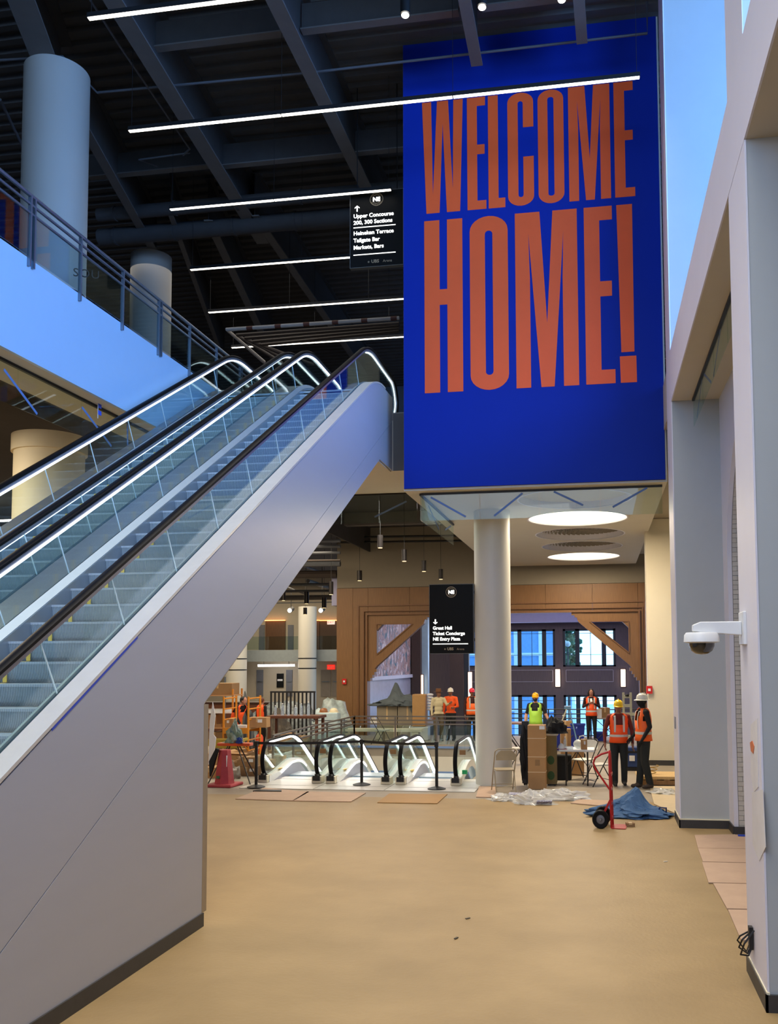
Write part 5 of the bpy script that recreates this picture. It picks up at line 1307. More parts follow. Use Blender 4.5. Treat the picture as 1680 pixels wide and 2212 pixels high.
# crumpled soft things: displaced blobs
def blob(name, loc, d, m_, label, cat, seed=1, rough=.25, n=22, flat=True, rz=0, peaks=None, kind=None):
    rnd = random.Random(seed); from mathutils import noise
    bm = bmesh.new(); bmesh.ops.create_uvsphere(bm, u_segments=n, v_segments=n//2, radius=1)
    for v in bm.verts:
        p = v.co.copy(); k = 1+rough*noise.noise(p*2.1+Vector((seed*3.1, 0, 0)))*1.5+rough*.7*noise.noise(p*5+Vector((0, seed, 0)))+rough*.45*abs(noise.noise(p*11+Vector((seed, 0, 0))))
        q = Vector((p.x*k*d[0]/2, p.y*k*d[1]/2, max(p.z, -.1 if flat else -1)*k*d[2]))
        if peaks:
            for (px_, py_, ph, pw) in peaks: q.z += ph*math.exp(-((q.x-px_)**2+(q.y-py_)**2)/pw**2)*(1 if p.z > 0 else 0)
        q.z = max(q.z, 0) if flat else q.z
        v.co = q
    for f in bm.faces: f.smooth = rough < .3
    me = bpy.data.meshes.new(name); bm.to_mesh(me); bm.free(); me.materials.append(m_)
    o = bpy.data.objects.new(name, me); COL.objects.link(o); o.location = loc; o.rotation_euler = (0, 0, rz); tag(o, label, cat, kind=kind); return o
CLEARP = glassmat('clear_sheeting', (.95, .95, .93), 1.6, trans=.50, base=(.93, .92, .90), rough=.12)
q = G(1095, 1728); blob('plastic_wrap', (q.x-.06, q.y, .002), (.45, .35, .09), CLEARP, 'low crumpled clear plastic wrap under the beige chair', 'plastic', 3, .5, n=44)
q = G(1150, 1735); blob('plastic_wrap', (q.x, q.y, .002), (.62, .40, .17), CLEARP, 'tallest crumpled heap of clear plastic wrap in front of the tall carton', 'plastic', 5, .5, n=44)
q = G(1213, 1728); blob('plastic_wrap', (q.x, q.y+.1, .002), (.80, .40, .15), CLEARP, 'broad crumpled clear plastic wrap below the folding table', 'plastic', 8, .5, n=44)
PUR = mat('violet_print', (.36, .34, .50), .5, rgb2=(.80, .80, .85), scale=30)
q = G(1176, 1738); o = MB().obox((0, 0, .05), (.26, .02, .08), rx=.9, rz=.2).build('printed_plastic', PUR); o.location = (q.x, q.y-.06, .0); tag(o, 'violet and white printed plastic lying on the tallest wrap heap', 'plastic')
q = G(1113, 1727); o = MB().obox((0, 0, .03), (.24, .10, .015), rx=.2, rz=-.2).build('printed_plastic', PUR); o.location = (q.x, q.y, .07); tag(o, 'violet printed plastic lying on the low wrap by the beige chair', 'plastic')
q = G(1430, 1713); blob('plastic_wrap', (q.x, q.y, .018), (.45, .5, .05), CLEARP, 'thin clear plastic on the pale board by the far pillar', 'plastic', 11, .5)
BLACKF = mat('black_fabric', (.04, .04, .05), .8, var=.2)
blob('black_jacket', (P(1200, 1600, Y=18.4).x, 18.25, 1.012), (.42, .34, .28), BLACKF, 'black bag piled on top of the olive carton', 'bag', 4, .35)
t_j = blob('hanging_jacket', (P(1134, 1660, Y=17.9).x, 17.95, .12), (.18, .2, .75), BLACKF, 'black jacket hanging behind the left side of the tall carton', 'jacket', 9, .35, flat=False)
t_j.location.z = .62; t_j.scale = (1, 1, .72)
MB().box(-.06, -.05, -.78, .08, .05, .9).build('chair_back_under_jacket', CHD, parent=t_j)
o = MB().box(-.16, -.1, 0, .16, .1, .52).build('cylinder_case', BLACKF, bevel=.03); o.location = (P(1217, 1640, Y=18.9).x+.0, 18.95, 0); tag(o, 'black upright case behind the left end of the folding table', 'case')
# fabric blue heap
BLUEF = mat('blue_moving_blanket', (.27, .40, .55), .85, var=.12, scale=14, bump=.5, bscale=90)
q = G(1378, 1768)
bk = blob('moving_blanket', (q.x-.12, q.y+.28, .002), (1.15, .70, .12), BLUEF, 'crumpled blue moving blanket on the floor right of the red hand truck', 'blanket', 21, .34, n=72, peaks=[(.12, .0, .27, .15), (-.1, 0, .12, .26), (.42, -.10, .07, .12), (.0, -.2, .05, .08)])
MB().tube([(.42, -.15, .04), (.46, -.18, .16), (.56, -.17, .15), (.56, -.1, .04)], .012, 8).build('loop', mat('navy_binding', (.12, .17, .35), .7), parent=bk)
# ---- red hand truck
RED = mat('hand_truck_red', (.66, .07, .09), .35, var=.06)
t = thing('hand_truck', (P(1322, 1786, Z=0).x, P(1322, 1786, Z=0).y, 0), 'red two-wheeled hand truck standing at the right of the open floor', 'hand truck', rz=math.radians(84))
t.scale = (.88, .88, .97)
# local: toe plate toward -y, rails at x=+-.13
MB().box(-.20, -.24, 0.004, .20, 0, .014).build('toe_plate', RED, parent=t)
for s_ in (-1, 1): MB().tube([(s_*.14, 0, .01), (s_*.14, .01, .55), (s_*.12, .02, 1.02), (s_*.06, .02, 1.13), (0, .02, 1.15)], .017, 8).build('side_tube', RED, parent=t, smooth=True)
for z in (.14, .36, .58, .80): MB().box(-.14, -.01, z-.02, .14, .012, z+.02).build('cross_strap', RED, parent=t)
MB().tube([(0, .02, 1.14), (0, .16, 1.10), (0, .27, 1.04), (0, .30, .96), (0, .26, .86), (0, .02, .55)], .016, 8).build('handle_loop', RED, parent=t, smooth=True)
for s_ in (-1, 1):
    MB().bar((s_*.13, 0, .45), (s_*.15, .17, .14), .012, .03).build('axle_brace', RED, parent=t)
    w = MB(); w.lathe([(.07, -.035), (.125, -.04), (.14, -.02), (.14, .02), (.125, .04), (.07, .035)], n=28, close=False)
    o = w.build('tyre', RUBBER, parent=t, smooth=True); o.rotation_euler = (0, math.pi/2, 0); o.location = (s_*.21, .17, .14)
    h = MB().lathe([(.02, -.05), (.03, -.03), (.07, -.025), (.07, .025), (.03, .03), (.02, .05)], n=20).build('hub', mat('hub_grey', (.45, .45, .47), .35, metal=.6), parent=o, smooth=True)
MB().tube([(-.25, .17, .14), (.25, .17, .14)], .012, 8).build('axle', STEELD, parent=t)
q = G(1358, 1785); cbox('floor_carton', (q.x+.02, q.y, 0), (.13, .09, .055), .1, 'small brown box lying on the floor by the hand truck', CARD2)
# ---- pallet with boards, blue case, coil of cord
a_ = G(1400, 1697); b_ = G(1462, 1697)
t = thing('wooden_pallet', ((a_.x+b_.x)/2+.15, a_.y+.45, 0), 'wooden pallet stacked with pale boards beside the far pillar', 'pallet')
PW = mat('pallet_wood', (.62, .46, .27), .7, kind='wood', rgb2=(.52, .37, .2))
L2 = .62
for y in (-.40, 0, .40): MB().box(-L2, y-.04, .015, L2, y+.04, .10).build('runner', PW, parent=t)
for k in range(6): MB().box(-L2+.25*k-.0, -.44, .10, -L2+.25*k+.12*0+.18*.6, .44, .118).build('deck_board', PW, parent=t)
for k in range(3): MB().box(-L2-.02, -.44+.01*k, .119+.018*k, L2+.02, .44-.01*k, .136+.018*k).build('ply_sheet', mat('plywood_pale', (.82, .68, .45), .6, kind='wood', rgb2=(.74, .60, .38)), parent=t)
q = G(1372, 1668)
t = thing('tool_case', (q.x, q.y+.4, 0), 'blue and black tool case on the floor behind the two workers', 'case')
MB().box(-.24, -.2, .08, .24, .2, .52).build('body', mat('case_blue', (.12, .22, .42), .4), parent=t, bevel=.02); MB().box(-.245, -.205, .40, .245, .205, .44).build('band', BLACK, parent=t)
MB().box(-.12, -.21, .22, .0, -.2, .34).build('label', WHITEP, parent=t); MB().box(-.24, -.2, 0, .24, .2, .078).build('base', BLACK, parent=t)
CORD = mat('yellow_cord', (.62, .50, .22), .6)
q = G(1412, 1690)
m = MB(); pts = []
for k in range(60):
    a_ = k*.55; pts.append((.11*math.cos(a_)*(1-.004*k)+.003*k, .08*math.sin(a_)+.002*k, .02+.0055*k))
o = m.tube(pts, .009, 5).build('cord_coil', CORD); o.location = (q.x-.16, q.y-.15, 0); tag(o, 'coiled yellow and black extension cord beside the pallet', 'cord')
# ---- right background: table, blue bin, bins, ladder
t = thing('work_table', (P(1090, 1565, Y=24.5).x, 24.6, 0), 'brown-topped table with white things on it, right of the round column behind the green vest', 'table')
MB().box(-.55, -.3, .74, .62, .3, .78).build('tabletop', mat('brown_top', (.50, .36, .28), .5), parent=t)
for s_ in (-1, 1): MB().tube([(s_*.45, -.2, 0), (-s_*.1, -.2, .74)], .015, 6).build('leg', CHD, parent=t)
for s_ in (-1, 1): MB().tube([(s_*.45, .2, 0), (s_*.45, .2, .74)], .015, 6).build('leg', CHD, parent=t)
bottle((P(1136, 1560, Y=24.5).x, 24.5, .781), .05, .26, 'white jug standing on the brown-topped table', WHITEP, (.7, .2, .15))
BB = mat('bin_blue', (.06, .15, .52), .45)
def bin_(x, y, w_, l_, h_, label, rz=0):
    t = thing('blue_bin', (x, y, 0), label, 'bin', rz=rz)
    vs = []
    for z_, k in ((0, .82), (h_, 1)): vs += [(-w_/2*k, -l_/2*k, z_), (w_/2*k, -l_/2*k, z_), (w_/2*k, l_/2*k, z_), (-w_/2*k, l_/2*k, z_)]
    MB().add(vs, [(0, 1, 2, 3), (0, 4, 5, 1), (1, 5, 6, 2), (2, 6, 7, 3), (3, 7, 4, 0)]).build('body', BB, parent=t)
    MB().box(-w_/2-.02, -l_/2-.02, h_-.04, w_/2+.02, -l_/2, h_).box(-w_/2-.02, l_/2, h_-.04, w_/2+.02, l_/2+.02, h_).box(-w_/2-.02, -l_/2, h_-.04, -w_/2, l_/2, h_).box(w_/2, -l_/2, h_-.04, w_/2+.02, l_/2, h_).build('rim', BB, parent=t)
    return t
q = G(1208, 1622); bin_(q.x-.05, q.y+.4, 1.0, .6, .60, 'wide blue bin behind the tall carton, holding cardboard')
q = G(1248, 1602); bin_(q.x, q.y+.2, .42, .4, .52, 'smaller blue bin just left of the woman in the orange vest')
q = G(1300, 1602); bin_(q.x-.05, q.y+.35, .40, .35, .26, 'low blue tub on the floor right of the woman in the orange vest')
q = G(1262, 1602)
cbox('carton', (G(1250, 1604).x-.42, G(1250, 1604).y+.9, .0), (.4, .3, .58), 0, 'carton standing between the blue bins', CARD)
# step ladder leaning
lx0 = P(1213, 1580, Y=24.2)
t = thing('step_ladder', (P(1222, 1600, Y=24.2).x, 24.2, 0), 'pale step ladder with a blue-grey top leaning behind the blue bin', 'ladder')
FG = mat('ladder_rail', (.74, .72, .62), .5)
a_ = P(1206, 1590, Y=24.2)-t.location; b_ = P(1224, 1530, Y=24.2)-t.location
for dy in (0, .3): MB().bar((a_.x-.25, dy, 0), (b_.x, dy, b_.z), .05, .03).build('rail', FG, parent=t)
for k in range(5):
    u = .15+.17*k; p = Vector((a_.x-.25, 0, 0)).lerp(Vector((b_.x, 0, b_.z)), u); MB().box(p.x-.04, 0, p.z-.012, p.x+.04, .3, p.z+.012).build('rung', FG, parent=t)
MB().box(b_.x-.07, -.03, b_.z-.02, b_.x+.10, .33, b_.z+.05).build('top_cap', mat('ladder_cap', (.35, .48, .58), .4), parent=t)
for dy in (0.02, .28): MB().bar((b_.x+.05, dy, b_.z), (b_.x+.32, dy, 0), .03, .02).build('rear_rail', mat('ladder_rear', (.40, .55, .64), .4), parent=t)
# small white-wheeled hand cart by the cartons
t = thing('utility_cart', (P(1243, 1625, Y=22.5).x, 22.5, 0), 'small folded cart with white-spoked wheels behind the folding table', 'cart')
for s_ in (-1, 1): MB().tube([(s_*.12, 0, .1), (s_*.12, .02, .55), (s_*.05, .02, .62)], .014, 8).build('tube', BLACK, parent=t)
for s_ in (-1, 1):
    o = MB().lathe([(.06, -.02), (.12, -.025), (.12, .025), (.06, .02)], n=20, close=False).build('tyre', RUBBER, parent=t, smooth=True); o.rotation_euler = (0, math.pi/2, 0); o.rotation_euler = (math.pi/2, 0, 0); o.location = (s_*.12, -.06, .12)
    MB().lathe([(.06, -.015), (.06, .015)], n=16).build('hub', WHITEP, parent=o)
MB().box(-.2, -.02, .0, .2, .15, .02).build('toe_plate', mat('cart_red', (.7, .12, .1), .4), parent=t)
# cartons near the folding table
for px, pyy, Y, d, rz, l in ((1238, 1660, 19.75, (.46, .3, .56), .0, 'brown carton standing behind the folding table'), (1222, 1650, 20.2, (.22, .26, .95), .12, 'tall brown carton with a foil edge behind the table'), (1305, 1560, 27.6, (.30, .25, .30), .2, 'carton on the far table right of the woman in the vest')):
    q = P(px, pyy, Y=Y); z0 = .721 if Y > 27 else 0
    cbox('carton', (q.x, Y, z0), d, rz, l, CARD if Y < 20 else CARD2)
t = thing('far_table', (P(1312, 1565, Y=27.6).x, 27.6, 0), 'grey trestle table right of the woman in the orange vest', 'table')
MB().box(-.45, -.3, .69, .55, .3, .72).build('tabletop', mat('grey_top', (.52, .48, .46), .5), parent=t)
for s_ in (-1, 1):
    MB().tube([(s_*.38, -.2, 0), (s_*.38, -.2, .69)], .015, 6).build('leg', CHD, parent=t); MB().tube([(-s_*.38, .2, 0), (s_*.38, .2, .69)], .012, 6).build('leg', CHD, parent=t)
o = MB().prism([(-.06, -.05), (.09, -.05), (.05, .05), (-.03, .05)], 'z', 0, .27).build('paper_bag', WHITEP); o.location = (P(1293, 1560, Y=27.4).x, 27.4, .721); tag(o, 'white paper bag on the grey trestle table', 'bag')
# tall beige lift mast behind the right-hand workers
q = P(1355, 1640, Z=0)
t = thing('material_lift', (P(1355, 1560, Y=25.5).x, 25.5, 0), 'tall beige material lift mast behind the worker in the white hard hat', 'lift')
BE = mat('lift_beige', (.60, .58, .48), .5)
zt_ = P(1355, 1496, Y=25.5).z
for s_ in (-1, 1): MB().box(s_*.10-.03, -.05, .1, s_*.10+.03, .05, zt_).build('mast_rail', BE, parent=t)
for z in (.35, .8, zt_-.35, zt_-.1): MB().box(-.13, -.06, z-.05, .13, .06, z+.03).build('cross_plate', BE, parent=t)
MB().box(-.30, -.1, .92, .42, .0, 1.0).build('carriage', BE, parent=t)
for s_ in (-1, 1): MB().bar((s_*.1, 0, .08), (s_*.32, -.5, .05), .06, .08).build('foot', BE, parent=t)
MB().lathe([(.05, 0), (.05, .05), (.03, .06)], (0, -.07, zt_-.1), 12).build('pulley', BLACK, parent=t)
# ---- things behind the pit railing: tarp-covered crates, wrapped sack stack
t = thing('concrete_bench', (P(860, 1590, Y=27.2).x-.35, 26.75, 0), 'long pale low bench behind the glass railing under the covered crates', 'bench')
MB().box(-1.3, -.2, .34, 1.2, .2, .42).build('top', CREAM, parent=t)
for x in (-1.1, -.1, 1.0): MB().box(x-.1, -.18, 0, x+.1, .18, .34).build('leg', CREAM, parent=t)
for px, w_, l in ((838, .66, 'left'), (882, .62, 'right')):
    q = P(px, 1560, Y=28.2)
    cbox('crate', (P(px, 1560, Y=28.2).x, 28.3, 0), (w_, .5, 1.02), 0, l+' pale crate under the grey tarpaulin behind the railing', mat('crate_pale', (.52, .47, .38), .7))
TARP = mat('grey_tarpaulin', (.30, .33, .34), .75, var=.15, scale=6)
q = P(858, 1534, Y=28.3)
blob('tarpaulin', (q.x, 28.3, 1.03), (1.75, .8, .12), TARP, 'grey tarpaulin draped in a peak over the two pale crates', 'tarpaulin', 31, .34, n=64, peaks=[(-.05, 0, .46, .16), (.10, 0, .20, .3), (.42, 0, .20, .16), (-.4, 0, .08, .3)])
o = MB().prism([(0, 0), (.32, -.05), (.42, -.6), (.30, -.75), (.05, -.3)], 'y', -.02, .02).build('tarpaulin_corner', TARP); o.location = (P(866, 1534, Y=28).x+.25, 28.0, 1.2); tag(o, 'hanging corner of the grey tarpaulin at the right crate', 'tarpaulin')
xq = P(906, 1560, Y=27.6).x
t = thing('wrapped_stack', (xq, 27.7, 0), 'tall brown paper-wrapped stack with clear film on its lower half behind the railing', 'package')
MB().box(-.22, -.18, .42, .20, .18, 1.42).build('paper_wrap', mat('kraft_tan', (.64, .48, .28), .7, bump=.4, bscale=9), parent=t, bevel=.03)
MB().box(-.28, -.2, .0, .28, .2, .42).build('film_base', CLEARP, parent=t, bevel=.02)
for k in range(6): MB().sphere((.32, 0, .95+.09*k), .09, 10, 6, (1.2, 1, .5)).build('white_sack', mat('white_sack', (.80, .80, .82), .7), parent=t)
# ---- far left: cone, sawhorse with rags, scaffold cart, cartons, shelves
q = G(478, 1700)
t = thing('traffic_cone', (q.x, q.y+.15, 0), 'large faded red traffic cone beside the escalator wall corner', 'cone')
CONE = mat('cone_red', (.66, .22, .24), .6, var=.15, scale=5)
MB().prism([(-.30, -.25), (.25, -.30), (.30, .25), (-.25, .30)], 'z', 0, .06).build('base', CONE, parent=t, bevel=.02)
MB().lathe([(.21, .05), (.20, .10), (.125, .70), (.115, .72)], n=8).build('body', CONE, parent=t)
MB().box(.06, -.165, .38, .10, -.16, .60).build('paint_mark', WHITEP, parent=t).rotation_euler = (-.1, 0, 0)
MB().box(-.09, -.2, .17, -.02, -.19, .22).build('green_mark', mat('green_mark', (.2, .4, .25), .6), parent=t)
MB().prism([(-.20, .30), (-.07, .74), (-.12, .76), (-.26, .5), (-.24, .2)], 'y', -.17, -.10).build('black_bag', BLACKF, parent=t)
t = thing('saw_horse', (q.x+.02, q.y+.55, 0), 'orange-topped folding stand with black legs behind the red cone', 'stand')
ORP = mat('orange_plastic', (.80, .30, .10), .5)
MB().box(-.32, -.1, .76, .38, .1, .82).build('top', ORP, parent=t, bevel=.01)
for s_ in (-1, 1):
    for r_ in (-1, 1): MB().tube([(s_*.10, r_*.05, .76), (s_*.45, r_*.22, 0.01)], .014, 6).build('leg', CHD, parent=t)
blob('rag_pile', (q.x+.02, q.y+.55, .821), (.34, .24, .26), mat('rag_mix', (.30, .42, .30), .8, rgb2=(.62, .66, .62), scale=9), 'crumpled green and grey rags on the orange stand', 'rags', 14, .5, peaks=[(.05, 0, .12, .1)])
blob('blue_rag', (q.x+.18, q.y+.45, .821), (.12, .12, .11), mat('rag_blue', (.10, .22, .50), .8), 'small blue rag at the right end of the orange stand', 'rag', 16, .4)
# leaning white sheets by the wall corner
o = MB().prism([(0, 0), (.10, .0), (.16, .55), (.10, .62), (.14, 1.0), (.08, 1.28), (.02, .9)], 'y', -.01, .01).build('torn_sheet', WHITEP); o.location = (P(444, 1600, Y=17.6).x, 17.75, .36)
o['label'] = 'torn white plastic sheet hanging at the left end of the shelf bay'; o['category'] = 'plastic sheet'
# scaffold cart
YEL = mat('scaffold_yellow', (.80, .50, .08), .45, var=.1)
xl_, xr_ = P(482, 1560, Y=20.6).x, P(581, 1560, Y=22.0).x
t = thing('scaffold_cart', ((xl_+xr_)/2, 21.0, 0), 'yellow rolling scaffold with a deck loaded with boxes', 'scaffold'); hw = (xr_-xl_)/2
ze = P(581, 1500, Y=22.0).z
for s_ in (-1, 1):
    for dy in (-.38, .38): MB().tube([(s_*hw, dy, .12), (s_*hw, dy, ze)], .028, 8).build('upright', YEL, parent=t)
    for z in (.35, .6, ze-.55, ze-.3, ze-.05): MB().tube([(s_*hw, -.38, z), (s_*hw, .38, z)], .018, 6).build('end_rung', YEL, parent=t)
    for dy in (-.38, .38): MB().lathe([(.02, .12), (.06, .1), (.06, .02), (.02, .0)], (s_*hw, dy, 0), 10).build('caster', RUBBER, parent=t)
dz = P(530, 1571, Y=20.9).z
MB().box(-hw, -.40, dz-.04, hw, .40, dz).build('deck', mat('deck_ply', (.62, .45, .24), .7), parent=t)
for dy in (-.42, .39): MB().box(-hw, dy, dz-.13, hw, dy+.03, dz+.01).build('side_beam', YEL, parent=t)
for s_ in (-1, 1): MB().bar((s_*hw, -.42, dz-.5), (s_*(hw-.42), -.42, dz-.08), .03, .02).build('diagonal_brace', YEL, parent=t)
def lpos(px, pyy, Y): q = P(px, pyy, Y=Y); return q
cbox('carton', (lpos(558, 1545, 20.9).x, 20.95, dz+.002), (.46, .30, .24), .05, 'brown carton with a white label on the right of the scaffold deck', CARD, lab=.15)
cbox('carton', (lpos(495, 1555, 20.9).x, 21.0, dz+.002), (.22, .26, .20), 0, 'small brown carton at the left of the scaffold deck', CARD, lab=-.1)
o = MB().box(-.16, -.1, 0, .18, .1, .06).build('white_tray', WHITEP); o.location = (lpos(523, 1560, 20.9).x, 20.8, dz+.002); tag(o, 'low white tray in the middle of the scaffold deck', 'tray')
# cartons on the floor
cl = [(538, 1672, 18.9, (.42, .34, .20), 0, 0, 'lower brown carton of the pair beside the left small escalator', CARD2, .3),
      (536, 1640, 18.9, (.40, .32, .20), .03, .204, 'upper brown carton of the pair beside the left small escalator', CARD2, .3),
      (525, 1640, 19.7, (.46, .34, .42), -.15, 0, 'open carton with a printed label behind the pair of cartons', CARD, .2),
      (505, 1660, 19.2, (.36, .28, .26), .2, 0, 'brown carton behind the black legs of the orange stand', CARD2, None),
      (488, 1640, 20.2, (.42, .34, .46), 0, 0, 'tall brown carton under the yellow bin', CARD2, None),
      (462, 1640, 19.6, (.30, .34, .40), .1, 0, 'brown carton just right of the wall corner', CARD, None),
      (512, 1610, 21.6, (.5, .4, .30), 0, 0, 'brown carton under the scaffold deck', CARD2, None),
      (603, 1640, 19.9, (.26, .3, .32), .1, 0, 'brown carton seen through the glass of the left small escalator', CARD, None),
      (455, 1668, 18.5, (.30, .3, .22), .2, 0, 'low pale carton at the foot of the escalator wall corner', CARD, None)]
for px, pyy, Y, d, rz, z0, l, m_, lab in cl:
    cbox('carton', (P(px, pyy, Y=Y).x, Y, z0), d, rz, l, m_, flaps=(.4 if 'open' in l else None), lab=lab)
t = thing('yellow_bin', (P(494, 1600, Y=20.2).x, 20.2, .462), 'long mustard-yellow open bin lying on the tall carton', 'bin')
YB = mat('bin_mustard', (.66, .56, .18), .5)
MB().add([(-.42, -.14, 0), (.30, -.14, 0), (.30, .14, 0), (-.42, .14, 0), (-.46, -.18, .20), (.36, -.18, .20), (.36, .18, .20), (-.46, .18, .20)], [(0, 1, 2, 3), (0, 4, 5, 1), (1, 5, 6, 2), (2, 6, 7, 3), (3, 7, 4, 0)]).build('body', YB, parent=t)
MB().box(.34, -.2, .16, .40, .2, .22).build('rim', YB, parent=t)
blob('scrap_heap', (P(503, 1645, Y=18.5).x, 18.35, 0), (.4, .3, .30), mat('scrap_white', (.80, .76, .68), .6, rgb2=(.5, .42, .34), scale=7), 'heap of crumpled white and brown paper behind the orange stand', 'paper', 41, .5)
o = MB().tube([(0, 0, 0), (.55, -.15, .28)], .018, 8).build('cardboard_tube', mat('tube_tan', (.70, .56, .42), .6)); o.location = (P(512, 1635, Y=18.8).x, 18.5, .30); tag(o, 'slanting tan cardboard tube over the cartons', 'tube')
# shelf stacks left of scaffold (materials behind the wall corner)
t = thing('shelf_rack', (P(462, 1560, Y=22.8).x, 22.8, 0), 'shelf rack piled with boards and cartons just right of the escalator wall', 'shelf')
for x in (-.6, .65):
    for y in (-.3, .3): MB().box(x-.02, y-.02, 0, x+.02, y+.02, 1.75).build('post', YEL, parent=t)
for z in (.3, .75, 1.15, 1.6): MB().box(-.62, -.33, z-.03, .68, .33, z).build('shelf', WHITEP if z > 1 and z < 1.5 else mat('shelf_tan', (.70, .52, .34), .7), parent=t)
MB().box(-.5, -.25, 1.15, .4, .25, 1.21).build('white_board', WHITEP, parent=t); MB().box(-.45, -.2, .75, .3, .2, .83).build('stacked_board', CARD, parent=t)
bx_ = t.location
cbox('carton', (bx_.x+.1, 22.8, .302), (.5, .4, .32), 0, 'carton on the lowest shelf of the rack', CARD2)
cbox('carton', (bx_.x-.1, 22.8, .832), (.5, .4, .24), 0, 'carton on the middle shelf of the rack', CARD)
cbox('carton', (bx_.x+.2, 22.8, 1.602), (.8, .5, .30), 0, 'wide dark carton on top of the rack', CARD2)
# backpack-like grey jacket heap behind scaffold
blob('rolled_blankets', (P(515, 1560, Y=23).x, 23.4, 0), (.55, .5, 1.5), mat('dark_grey_cloth', (.16, .17, .19), .8, kind='wave', scale=3, rgb2=(.34, .34, .33)), 'tall pile of dark grey folded blankets beside the leaning worker', 'blankets', 51, .18)
# long brown table behind the railing with items
t = thing('brown_table', (P(640, 1548, Y=24.0).x, 24.0, 0), 'long brown wooden table left of the oak pier', 'table')
BT = mat('table_brown', (.36, .20, .12), .5)
zt_ = P(640, 1545, Y=24).z; hw = .75
MB().box(-hw, -.35, zt_-.07, hw, .35, zt_).build('tabletop', BT, parent=t)
for sx_ in (-1, 1):
    for sy_ in (-1, 1): MB().box(sx_*(hw-.08)-.035, sy_*.28-.035, 0, sx_*(hw-.08)+.035, sy_*.28+.035, zt_-.07).build('leg', BT, parent=t)
MB().box(-hw+.06, -.28, .28, hw-.06, .28, .31).build('shelf', BT, parent=t)
random.seed(12)
for k in range(6):
    px = 596+k*14; h_ = .10+.05*(k % 3)
    bottle((P(px, 1545, Y=23.9).x, 23.85+.05*(k % 2), zt_+.001), .04+.008*(k % 2), h_+.18, ['clear bottle at the left end of the brown table', 'second bottle on the brown table', 'third bottle on the brown table', 'fourth bottle on the brown table', 'fifth bottle on the brown table', 'bottle at the right end of the brown table'][k]+', among its row of six')
# black pen of slats behind
t = thing('slat_fence', (P(640, 1540, Y=26.5).x, 26.5, 0), 'black upright-slat fence panels behind the brown table', 'fence')
z1 = P(640, 1493, Y=26.5).z; x0_ = P(584, 1500, Y=26.5).x-t.location.x; x1_ = P(681, 1500, Y=26.5).x-t.location.x
MB().box(x0_, -.03, z1-.05, x1_, .03, z1).build('top_rail', BLACK, parent=t); MB().box(x0_, -.03, .08, x1_, .03, .13).build('bottom_rail', BLACK, parent=t)
k = x0_
i = 0
while k < x1_: MB().box(k, -.02, 0, k+.045, .02, z1-.05).build('slat', BLACK, parent=t); k += .125; i += 1
PLM = mat('plastic_clutter', (.62, .66, .66), .4, rgb2=(.30, .30, .30), scale=8)
blob('wrapped_goods', (P(715, 1510, Y=27.4).x, 27.5, 0), (1.3, .9, 1.25), mat('film_goods', (.75, .82, .82), .35, rgb2=(.40, .40, .36), scale=3), 'heap of goods under shiny plastic film beside the oak pier', 'goods', 61, .14, n=30)
blob('wrapped_goods', (P(620, 1540, Y=28.5).x, 28.2, 0), (2.4, .9, 1.15), PLM, 'long heap of wrapped goods behind the black slat fence', 'goods', 62, .15, n=30)
t = thing('brown_cabinet', (P(455, 1520, Y=30).x, 30.2, 0), 'low dark wooden counter behind the shelf rack', 'counter')
MB().box(-1.2, -.3, .0, 2.3, .3, 1.0).build('body', BT, parent=t); MB().box(-1.25, -.34, 1.0, 2.35, .34, 1.05).build('top', mat('counter_top', (.22, .12, .08), .4), parent=t)
t = thing('chrome_pole', (P(486, 1480, Y=28).x, 28, 0), 'thin grey upright pole behind the shelf rack', 'pole'); MB().tube([(0, 0, 0), (0, 0, P(486, 1462, Y=28).z)], .03, 8).build('pole', STEELD, parent=t)
MB().lathe([(.12, 0), (.12, .02), (.03, .04)], n=12).build('base', STEELD, parent=t)
# small litter on the floor
for k, (px, pyy, c_) in enumerate(((1027, 1702, (.6, .12, .1)), (1437, 1862, (.85, .8, .72)), (1010, 1985, (.4, .35, .28)), (985, 2028, (.3, .26, .2)))):
    q = G(px, pyy); o = MB().obox((0, 0, .006), (.05, .02, .008), rz=.4*k).build('litter_scrap', mat('scrap_%d' % k, c_, .7)); o.location = (q.x, q.y, 0.001)
    tag(o, ['tiny red scrap on the floor left of the round column', 'small white scrap on the floor near the pinkish boards', 'tiny brown chip on the open floor in the middle', 'tiny dark chip on the open floor, nearest the camera'][k], 'litter')
q = G(1605, 1809); o = MB().box(-.07, -.02, 0, .07, .02, .02).build('tape_roll', BLUET); o.location = (q.x, q.y, .017); tag(o, 'blue tape scrap at the foot of the tiled arch', 'tape')

